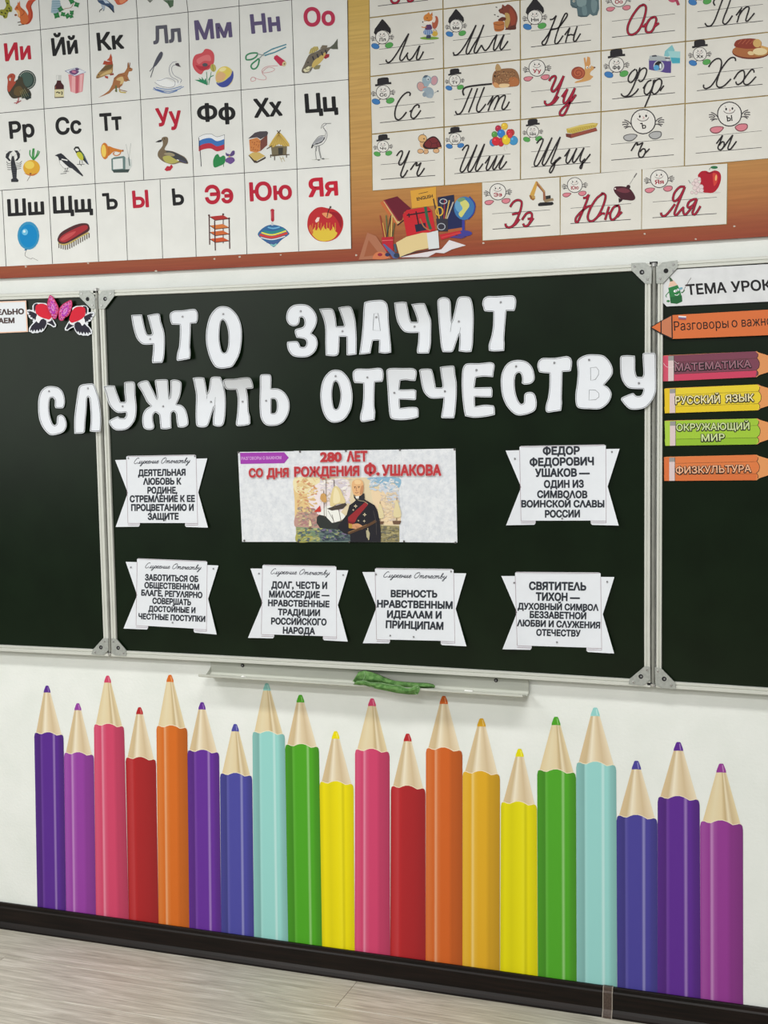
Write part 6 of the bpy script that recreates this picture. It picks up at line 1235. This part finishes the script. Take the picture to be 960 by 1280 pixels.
@P
def hippo(a):
    a.poly((88, 110, 116), [(540,-30),(545,50),(562,75),(608,85),(618,160),(650,172),(712,168),(740,140),(770,160),(812,150),(832,90),(828,-30)]); a.poly((128, 150, 152), [(610,-20),(700,-10),(690,60),(620,60)], True); a.poly((116, 138, 142), [(760,-10),(810,20),(800,110),(770,130),(750,60)], True); a.poly((110, 134, 138), [(660,70),(700,60),(710,140),(670,150)], True); a.line((44, 58, 64), [(548,45),(600,75),(620,60)], 5); a.line((44, 58, 64), [(620,160),(710,165)], 6); a.ell((206, 206, 190), 578, 12, 12); a.ell((20, 20, 20), 580, 12, 6)
@P
def octopus(a): a.poly((190, 84, 110), [(720,-10),(780,-10),(800,10),(770,25),(735,15)], True); a.poly((166, 60, 86), [(780,-10),(818,-10),(840,50),(812,56),(798,20)]); a.poly((206, 130, 140), [(520,-4),(545,-4),(535,6)])
@P
def elephant(a):
    a.line((120, 132, 144), [(705,290),(735,270)], 4); a.ell((196, 150, 158), 702, 165, 32, 44, .2); a.ring((130, 142, 154), 702, 165, 34, 46, 6, .2); a.ell((150, 166, 178), 650, 285, 48, 56, -.3); a.ell((140, 154, 166), 605, 305, 20, 24); a.ell((160, 174, 184), 665, 320, 24, 22); a.ell((200, 156, 150), 568, 225, 34, 44, -.3); a.ring((120, 130, 142), 568, 225, 36, 46, 6, -.3); a.ell((150, 172, 184), 628, 160, 48, 46); a.poly((150, 172, 184), [(600,190),(650,200),(630,235),(600,270),(585,262),(605,230)], True); a.poly((80, 96, 112), [(590,130),(610,112),(640,112),(630,130),(600,140)]); a.ell((196, 206, 212), 640, 150, 16, 20); a.ell((30, 40, 60), 642, 155, 6, 8); a.line((206, 120, 100), [(590,235),(625,230)], 8); a.ell((80, 90, 100), 738, 272, 8)
@P
def hare(a):
    a.poly((142, 102, 70), [(525,160),(540,120),(565,100),(600,90),(700,82),(755,100),(790,160),(788,250),(700,270),(560,275),(525,225)], True); a.poly((180, 146, 100), [(555,100),(560,50),(578,38),(600,60),(610,100)], True); a.poly((176, 110, 66), [(690,190),(740,170),(785,200),(780,250),(700,262)], True); a.poly((206, 150, 100), [(522,225),(570,230),(600,270),(550,275)], True); a.poly((226, 196, 150), [(600,240),(690,240),(680,270),(600,275)], True)
    rr = random.Random(4)
    for _ in range(46): a.line(((74, 56, 46), (196, 160, 116))[_ % 2], [(590 + rr.random() * 150, 100 + rr.random() * 100), (600 + rr.random() * 150, 108 + rr.random() * 110)][:1] * 1 + [(0, 0)][:0] or [(0, 0)], 3) if False else a.ell(((74, 56, 46), (190, 152, 108))[_ % 2], 545 + rr.random() * 200, 105 + rr.random() * 110, 7, 3, rr.random() * 3)
    a.ell((30, 20, 16), 548, 160, 8, 9); a.ell((160, 90, 80), 532, 228, 8)
@P
def snail(a):
    a.poly((206, 156, 96), [(690,190),(730,175),(785,190),(775,215),(750,235),(740,265),(772,285),(760,300),(725,325),(600,350),(598,335),(670,300)], True); a.poly((206, 150, 92), [(676,100),(692,95),(702,150),(714,85),(740,95),(745,160),(720,200),(690,190)]); a.ell((146, 66, 50), 622, 250, 70, 64); a.ell((180, 96, 66), 622, 250, 60, 54); a.line((130, 50, 40), [(622 + (8 + t * 2.5) * math.cos(t * .55), 250 + (8 + t * 2.3) * math.sin(t * .55)) for t in range(0, 21)], 7); a.ell((236, 236, 230), 712, 195, 11, 15); a.ell((20, 20, 20), 714, 198, 5, 8); a.ell((236, 236, 230), 740, 190, 9, 13); a.ell((20, 20, 20), 742, 192, 5, 7); a.ell((110, 70, 60), 785, 195, 10, 8)
@P
def camera(a):
    a.poly((130, 190, 196), [(690,110),(760,48),(788,105),(720,170),(680,160)]); a.poly((156, 206, 208), [(718,110),(842,115),(840,235),(762,236)]); a.poly((70, 166, 186), [(745,175),(841,180),(840,230),(762,232)]); a.poly((86, 70, 136), [(528,190),(752,200),(750,330),(700,328),(560,302),(530,296)]); a.poly((170, 178, 180), [(535,160),(590,148),(690,170),(742,178),(750,212),(620,205),(530,205)]); a.poly((60, 60, 70), [(560,155),(600,150),(612,165),(560,168)]); a.poly((60, 60, 70), [(690,175),(740,178),(740,188),(692,186)]); a.ell((190, 194, 198), 628, 262, 54, 56); a.ell((90, 90, 100), 625, 258, 40, 42); a.poly((30, 30, 36), [(590,240),(625,210),(655,225),(610,255)], True); a.ell((86, 160, 206), 604, 278, 28, 28); a.ell((226, 236, 240), 645, 262, 10, 26); a.ell((206, 210, 212), 716, 200, 16, 11)
@P
def bread(a):
    a.ell((110, 52, 36), 790, 200, 190, 72); a.ell((168, 104, 62), 790, 190, 188, 66); a.poly((138, 58, 42), [(622,120),(655,80),(760,64),(850,72),(895,100),(880,150),(780,168),(680,160),(628,145)], True); [a.line((176, 96, 70), [(660 + 40 * k, 120), (700 + 40 * k, 76)], 6) for k in range(4)]; a.ell((206, 168, 104), 852, 112, 42, 42, .3); a.poly((206, 160, 96), [(880,130),(980,160),(1000,200),(900,190)]); a.ell((176, 130, 76), 880, 205, 78, 40); a.ell((226, 206, 160), 880, 195, 72, 36); a.ell((222, 196, 146), 788, 212, 32, 20, .2)
@P
def turtle(a):
    for x, y in ((565,272),(722,268)): a.ell((60, 40, 30), x, y, 32, 24); a.ell((216, 172, 128), x, y, 28, 20)
    a.poly((216, 172, 128), [(560,170),(610,190),(640,240),(640,292),(600,298),(600,250),(565,225)], True); a.ell((60, 40, 30), 585, 145, 44, 42); a.ell((218, 176, 120), 585, 146, 40, 38); a.poly((50, 30, 30), [(590,205),(640,145),(700,122),(750,160),(778,235),(740,248),(640,252),(600,240)], True); a.poly((116, 42, 46), [(604,205),(645,155),(700,134),(742,168),(762,220),(735,232),(645,236)], True); a.lines((70, 26, 32), [[(650,160),(680,195),(665,235)],[(680,195),(725,190),(745,170)],[(725,190),(735,230)]], 5, smooth=False); a.poly((216, 172, 128), [(740,236),(776,228),(768,246),(742,250)]); a.ell((60, 40, 30), 620, 280, 26, 18); a.ell((216, 172, 128), 620, 279, 22, 15); a.ell((30, 24, 20), 600, 148, 6, 8); a.line((90, 50, 40), [(555,172),(580,180),(600,172)], 4); a.line((60, 40, 30), [(590,105),(598,92)], 4)
@P
def balloons(a):
    for x, y, rx, ry, c in ((582,125,28,30,(176,46,72)),(715,165,28,32,(190,60,60)),(545,185,27,30,(88,154,76)),(530,265,32,36,(66,132,186)),(735,245,42,44,(66,146,196)),(695,170,30,36,(200,48,62)),(645,102,32,33,(226,186,62)),(612,175,37,38,(56,126,196)),(610,262,30,42,(196,50,62)),(560,252,40,42,(206,44,56)),(662,238,40,48,(228,196,52)),(700,190,24,30,(206,60,70))):
        a.ell(tuple(int(k * .7) for k in c), x, y, rx + 3, ry + 3); a.ell(c, x, y, rx, ry); a.ell(tuple(min(255, int(k * 1.1 + 26)) for k in c), x - rx * .3, y - ry * .35, rx * .25, ry * .25)
    a.lines((170, 160, 150), [[(655,285),(640,330),(655,350)],[(665,285),(670,330)]], 2)
@P
def clothes_brush(a):
    a.poly((110, 54, 46), [(498,215),(560,218),(690,185),(800,155),(815,188),(550,262),(500,248)]); a.poly((150, 76, 62), [(548,225),(800,160),(812,184),(552,256)]); a.poly((196, 172, 80), [(503,168),(640,130),(765,108),(822,113),(800,152),(565,216),(512,208)]); [a.line((150, 128, 50), [(540 + 22 * k, 208 - 5.2 * k), (532 + 22 * k, 190 - 5.2 * k)], 4, smooth=False) for k in range(12)]; a.line((220, 202, 120), [(520,172),(640,140),(800,120)], 10)
@P
def excavator(a):
    a.poly((206, 160, 76), [(598,92),(622,102),(595,190),(580,240),(535,235),(572,150)]); a.poly((150, 100, 50), [(530,235),(548,232),(590,270),(572,285),(545,270)]); a.poly((190, 150, 80), [(560,230),(590,240),(592,268),(560,262)]); a.poly((150, 96, 70), [(605,90),(625,110),(690,190),(698,280),(672,285),(670,205),(610,135)]); a.line((206, 170, 96), [(615,105),(685,200)], 6, smooth=False); a.poly((48, 46, 46), [(695,240),(745,232),(748,262),(700,280)]); a.poly((150, 130, 100), [(672,280),(770,260),(778,285),(690,305)]); a.poly((34, 34, 36), [(620,318),(640,305),(765,298),(778,318),(760,332),(640,342),(622,340)])
@P
def spinning_top(a):
    a.line((130, 128, 124), [(735,165),(770,110),(805,55)], 4); a.line((110, 106, 104), [(780,95),(808,52)], 12, smooth=False); a.poly((48, 30, 36), [(625,300),(668,315),(655,335),(628,348)]); a.poly((72, 30, 42), [(578,205),(600,185),(690,186),(742,210),(785,270),(790,310),(760,326),(715,322),(655,312),(610,275),(582,235)], True); a.poly((112, 52, 64), [(600,215),(680,200),(740,230),(700,250),(640,240)], True); a.ell((60, 30, 38), 724, 188, 20, 20); a.ell((236, 226, 226), 592, 208, 8)
@P
def apple(a):
    a.ell((206, 202, 196), 730, 325, 120, 12); a.poly((172, 24, 44), [(618,160),(650,115),(700,108),(735,122),(790,104),(840,128),(850,190),(825,270),(775,325),(705,328),(668,318),(672,280),(640,245),(650,205)], True); a.poly((206, 66, 56), [(770,130),(815,150),(812,220),(780,260),(770,190)], True); a.ell((236, 176, 116), 800, 178, 10, 30, .1); a.line((110, 16, 36), [(700,125),(735,135),(770,118)], 7); a.line((60, 90, 60), [(735,100),(738,84),(760,68)], 5); a.ell((44, 112, 72), 782, 74, 36, 15)
    for x, y, r in ((600,205,22),(630,190,20),(575,235,20),(612,245,26),(650,270,26),(588,280,24),(625,300,24),(560,325,16),(655,305,22),(600,330,16)): a.ell((226, 208, 208), x, y, r); a.ring((150, 120, 126), x, y, r * .9, r * .9, 2.5)
    a.line((120, 130, 130), [(525,200),(545,235)], 6)
_row = ('in the cut-off top row', 'in the upper row', 'in the middle row', 'in the lower row', 'in the short bottom row')
_picn = {'fox': 'a fox in a blue skirt', 'bear': 'a bear with a honey barrel', 'hippo': 'a grey hippopotamus', 'octopus': 'a red cursive O', 'elephant': 'a little elephant', 'hare': 'a crouching hare', 'snail': 'a snail', 'camera': 'a camera', 'bread': 'a loaf on a board', 'turtle': 'a turtle', 'balloons': 'a bunch of balloons', 'clothes_brush': 'a yellow-bristled brush', 'excavator': 'an excavator', 'spinning_top': 'a dark spinning top', 'apple': 'a bitten red apple'}
Q4 = [[(602.8,228.3),(699.4,221.5),(699.8,293.8),(603.5,300.6)], [(701,221.3),(801.8,211.6),(801.5,286.6),(700.6,293.8)], [(803,211.5),(909,204.5),(908,280),(802.3,286.6)]]
for col, rw, z, rules, strokes, ink, face, picn, nm in ALL:
    if rw == 4: quad = Q4[col]
    else:
        yT = (lambda x: LN[0](x) - 78) if rw == 0 else LN[rw - 1]; yB = LN[rw]; L_, R_ = VN[col], VN[col + 1]; g = 0.75
        def crn(v, f, dx, dy):
            y = 100
            for _ in range(4): x = vx(v, y); y = f(x)
            return (x + dx, y + dy)
        quad = [crn(L_, yT, g, g), crn(R_, yT, -g, g), crn(R_, yB, -g, -g), crn(L_, yB, g, -g)]
        if rw == 3: quad[2] = (quad[2][0], quad[2][1] + g); quad[3] = (quad[3][0], quad[3][1] + g)
    if picn: lab = 'white handwriting card with %s, %s' % (_picn[picn], _row[rw])
    elif nm == 'Пп': lab = 'white handwriting card with cursive Пп and no animal, cut by the right photo edge, upper row'
    elif nm == 'Ъ': lab = 'white handwriting card with a large grey-footed smiling ball, in the lower row'
    elif nm == 'Ы': lab = 'white handwriting card with a large pink-footed smiling ball, in the lower row'
    elif nm == 'red': lab = 'cut-off handwriting card above the fox card, only red loops showing'
    else: lab = 'cut-off blank-looking handwriting card above the bear card'
    root = thing('handwriting_card', W((quad[2][0] + quad[3][0]) / 2, (quad[2][1] + quad[3][1]) / 2, CD), lab, 'card', 'handwriting cards on the wooden panel')
    gq = [(quad[0][0] - .8, quad[0][1] - .7), (quad[1][0] + .8, quad[1][1] - .7), (quad[2][0] + .8, quad[2][1] + .6), (quad[3][0] - .8, quad[3][1] + .6)]
    mb = plate_px(quad, PT + 0.00045, CT, M_CARD); mb.build('card_sheet', root)
    if rw != 4 or True:
        e = MB(); b4 = [(quad[k][0] + (gq[k][0] - quad[k][0]) * 1.0, quad[k][1] + (gq[k][1] - quad[k][1]) * 1.0) for k in range(4)]
        plate_px(b4, PT, PT + 0.0003 + 0.00002 * ((col + rw * 2) % 5), M_EDGE, e); e.build('gilt_edge', root)
    a = Art(z, CT + 0.0001, 0.000012)
    for k, l in enumerate(rules): a.line(M_RL, l, 4.0 if k == 0 and len(rules) > 1 else 6.5, smooth=False)
    if rules: a.build('ruled_line', root)
    if face:
        a = Art(z, CT + 0.0002, 0.000008); smiley(a, *face[:6], face[6], (160, 40, 60) if ink == CR else CB); a.build('smiling_ball', root)
    if picn: a = Art(z, CT + 0.0002, 0.000008); PIC[picn](a); a.build(picn + '_picture', root)
    if strokes:
        a = Art(z, CT + 0.0009, 0.000008)
        if ink == CR: a.lines((72, 22, 36), strokes, 24); a.lines(CR, strokes, 14)
        else:
            sc_ = 1.2 if z[2] > 9 else 1
            a.lines(CB, strokes, 14.5 * sc_)
            if picn == 'hare': a.line(CB, strokes[0], 17)
        a.build('cursive_letters', root)
# ------------------------------------------------------------------ the pencil stickers on the wall
def ramp_mat(name, stops, rough=0.42):
    m = bpy.data.materials.new(name); m.use_nodes = True
    N, L = m.node_tree.nodes, m.node_tree.links; b = N['Principled BSDF']; b.inputs['Roughness'].default_value = rough; b.inputs['Specular IOR Level'].default_value = 0.3
    uv = N.new('ShaderNodeUVMap'); sp = N.new('ShaderNodeSeparateXYZ'); L.new(uv.outputs[0], sp.inputs[0])
    r = N.new('ShaderNodeValToRGB'); e = r.color_ramp.elements
    e[0].position, e[0].color = stops[0][0], rgb(stops[0][1]); e[1].position, e[1].color = stops[-1][0], rgb(stops[-1][1])
    for p, c in stops[1:-1]: k = e.new(p); k.color = rgb(c)
    L.new(sp.outputs[0], r.inputs[0]); L.new(r.outputs[0], b.inputs['Base Color']); return m
def mixc(c, d, t): return tuple(max(0, min(255, a + (b - a) * t)) for a, b in zip(c, d))
def barrel_mat(c, var):
    d1, d2, l1, l2 = mixc(c, (0, 0, 0), .18), mixc(c, (0, 0, 0), .10), mixc(c, (255, 255, 255), .10), mixc(c, (255, 255, 255), .38)
    if var == 'R': s = [(0, d2), (.19, d1), (.23, l1), (.30, c), (.61, c), (.665, l2), (.72, c), (.78, c), (.86, d2), (1, d1)]
    elif var == 'L': s = [(0, c), (.06, l1), (.22, c), (.27, l2), (.33, l1), (.42, c), (.62, c), (.72, d2), (.78, d2), (1, d1)]
    elif var == 'D': s = [(0, d1), (.05, c), (.21, l1), (.27, c), (.34, mixc(c, (0, 0, 0), .05)), (.7, d2), (1, d1)]
    else: s = [(0, d2), (.12, c), (.3, mixc(c, (0, 0, 0), .05)), (.5, c), (.62, l1), (.68, d2), (.75, c), (1, d2)]
    return ramp_mat('printed_barrel', s)
WOOD_R = ramp_mat('printed_bare_wood', [(0, (222, 202, 158)), (.25, (228, 214, 178)), (.5, (226, 208, 168)), (.62, (196, 172, 128)), (.7, (232, 220, 190)), (.8, (204, 182, 142)), (1, (226, 210, 170))], .5)
WOOD_L = ramp_mat('printed_bare_wood_pale', [(0, (214, 190, 150)), (.2, (206, 184, 144)), (.34, (238, 228, 204)), (.5, (224, 206, 172)), (.7, (210, 188, 152)), (.85, (222, 204, 172)), (1, (232, 218, 190))], .5)
PEN = [ # left top x, right top x, shoulder y, tip x, tip y, left bottom x, right bottom x, colour, shading, label
 (42.8, 79.5, 915, 58.8, 857, 46.7, 82.6, (88, 40, 142), 'R', 'dark purple pencil sticker at the left end of the row'),
 (80, 117.4, 940, 97.3, 879, 82.7, 120, (148, 62, 160), 'L', 'orchid-coloured pencil sticker, second from the left end'),
 (117.4, 155.2, 904.5, 134.5, 844.5, 120, 161, (206, 68, 104), 'L', 'rose pink pencil sticker between the orchid and the first red one'),
 (157, 195, 946, 174.5, 884, 161, 198.3, (178, 36, 40), 'D', 'deep red pencil sticker left of the first orange one'),
 (195.5, 234.2, 906.5, 212.5, 843.5, 198.3, 236.7, (212, 108, 32), 'L', 'bright orange pencil sticker, fifth in the row, tall'),
 (234.3, 274, 937, 252.5, 877.8, 236.7, 276.7, (100, 46, 152), 'R', 'purple pencil sticker between the tall orange and the short indigo one'),
 (275, 315.3, 966, 294, 905, 276.7, 317.6, (74, 74, 160), 'R', 'short indigo pencil sticker left of the first mint one'),
 (315.5, 356, 914, 333.5, 854, 317.7, 360.2, (150, 212, 206), 'R', 'tall mint pencil sticker whose tip touches the tray shadow'),
 (356.4, 398.8, 930, 375.5, 868.5, 360.2, 402.7, (76, 164, 32), 'R', 'green pencil sticker right of the first mint one'),
 (399.4, 442, 976.5, 419.5, 914, 402.7, 443.4, (236, 220, 0), 'Y', 'short yellow pencil sticker between green and rose pink'),
 (443.8, 487, 936, 465, 873, 443.4, 487.7, (206, 66, 108), 'L', 'rose pink pencil sticker below the green rag'),
 (488.5, 531.8, 982, 509.5, 917, 487.7, 532, (182, 36, 42), 'D', 'short deep red pencil sticker right of the middle pink one'),
 (532.4, 578, 934.5, 554.7, 870, 532, 578, (206, 98, 34), 'L', 'tall rust orange pencil sticker right of the middle of the row'),
 (578.2, 625, 964, 601.8, 898, 578, 624.7, (220, 168, 34), 'L', 'mustard yellow pencil sticker, the only one of its shade'),
 (626, 671.2, 1002, 649.5, 936, 625, 672.2, (226, 216, 0), 'Y', 'lemon yellow pencil sticker, shortest on the right half'),
 (671.4, 720, 962, 695, 896, 672.4, 720.8, (78, 164, 38), 'R', 'green pencil sticker left of the tall right-hand mint one'),
 (720.2, 770.3, 952.5, 744, 884.5, 721, 771.4, (150, 210, 206), 'R', 'tall mint pencil sticker over the skirting joint'),
 (770.6, 821.8, 1019, 795.5, 951, 771.6, 821.8, (72, 66, 152), 'R', 'short indigo pencil sticker right of the tall mint one'),
 (822, 874.6, 995.5, 848, 927.5, 821.8, 875.7, (92, 42, 144), 'R', 'dark purple pencil sticker, last but one on the right'),
 (875, 928.8, 1026, 901.5, 954.5, 875.7, 929, (146, 58, 146), 'L', 'orchid-coloured pencil sticker at the right end of the row'),
]
SKT = quadfit([(0, 1131), (80, 1141), (380, 1181), (540, 1202.5), (720, 1229.5), (880, 1255), (960, 1266)])
WV = [(0, .30), (.02, .06), (.05, 0), (.10, -.01), (.17, .06), (.25, .075), (.33, -.02), (.42, -.10), (.52, -.12), (.62, -.06), (.70, .03), (.76, .11), (.84, .075), (.91, .02), (.955, .05), (.985, .14), (1, .36)]
for xl_, xr_, ys_, tx, ty, bl_, br_, c, var, lab in PEN:
    w = xr_ - xl_; wd = w * .17; tilt = 0.06 * w   # the row climbs to the left in the view: shoulders fall to the right
    bm_ = barrel_mat(c, var)
    shp = lambda u: ys_ + 2.0 + (interp(WV, u)) * w * .42 + (u - .5) * tilt
    bx = lambda u, t: (xl_ + w * u) * (1 - t) + (bl_ + (br_ - bl_) * u) * t
    dS = 0.0006
    root = thing('pencil_sticker', W((bl_ + br_) / 2, SKT((bl_ + br_) / 2), 0.0), lab, 'wall sticker', 'row of pencil stickers on the wall')
    us = sorted(set([p[0] for p in WV] + [i / 24 for i in range(25)]))
    m = MB(); rows = []; uvs = []
    for t in [0, .33, .66, 1]:
        rows.append([W(bx(u, t), shp(u) * (1 - t) + (SKT(bx(u, 1)) + 1.0) * t, dS) for u in us]); uvs.append([(u, t) for u in us])
    m.grid(rows, bm_, uvs); m.build('barrel', root)
    # bare wood cone, its foot tucked under the scalloped edge
    m = MB(); rows = []; uvs = []; lh = w * .145 + 3; cu = [i / 12 for i in range(13)]
    fu0, fu1 = .045, .955; ly = ty + lh
    WD_ = W(tx, ly, 0)
    for t in [i / 6 for i in range(7)]:
        r = []
        for u in cu:
            uu = fu0 + (fu1 - fu0) * u; yb = ys_ + 2.0 + (u - .5) * tilt + 3.5; xb_ = xl_ + w * uu
            xt_ = tx + (u - .5) * (w * .225); yt_ = ly + (u - .5) * .3
            r.append(W(xt_ + (xb_ - xt_) * t, yt_ + (yb - yt_) * t, dS - 0.00015))
        rows.append(r); uvs.append([(u, t) for u in cu])
    m.grid(rows, WOOD_R if var in 'RL' and int(xl_) % 2 else WOOD_L, uvs); m.build('bare_wood', root)
    m = MB(); hw = w * .115; tw = w * .055
    a = Art((0, 0, 1), dS - 0.0001, 0.00002)
    a.poly(c, [(tx - hw, ly + .4), (tx - hw * .95, ly - 2), (tx - tw, ty + 1.0), (tx - tw * .6, ty), (tx + tw * .6, ty), (tx + tw, ty + 1.0), (tx + hw * .95, ly - 2), (tx + hw, ly + .6), (tx, ly + .2)])
    a.line(mixc(c, (255, 255, 255), .35), [(tx + hw * .25, ty + 2), (tx + hw * .45, ly - .5)], hw * .22, smooth=False)
    a.build('coloured_tip', root)
    a = Art((0, 0, 1), dS, 0.00002); a.line((238, 226, 200), [(xl_ + w * u, shp(u) - .35) for u in us if .03 < u < .97], .8, smooth=False); a.build('scalloped_edge', root)
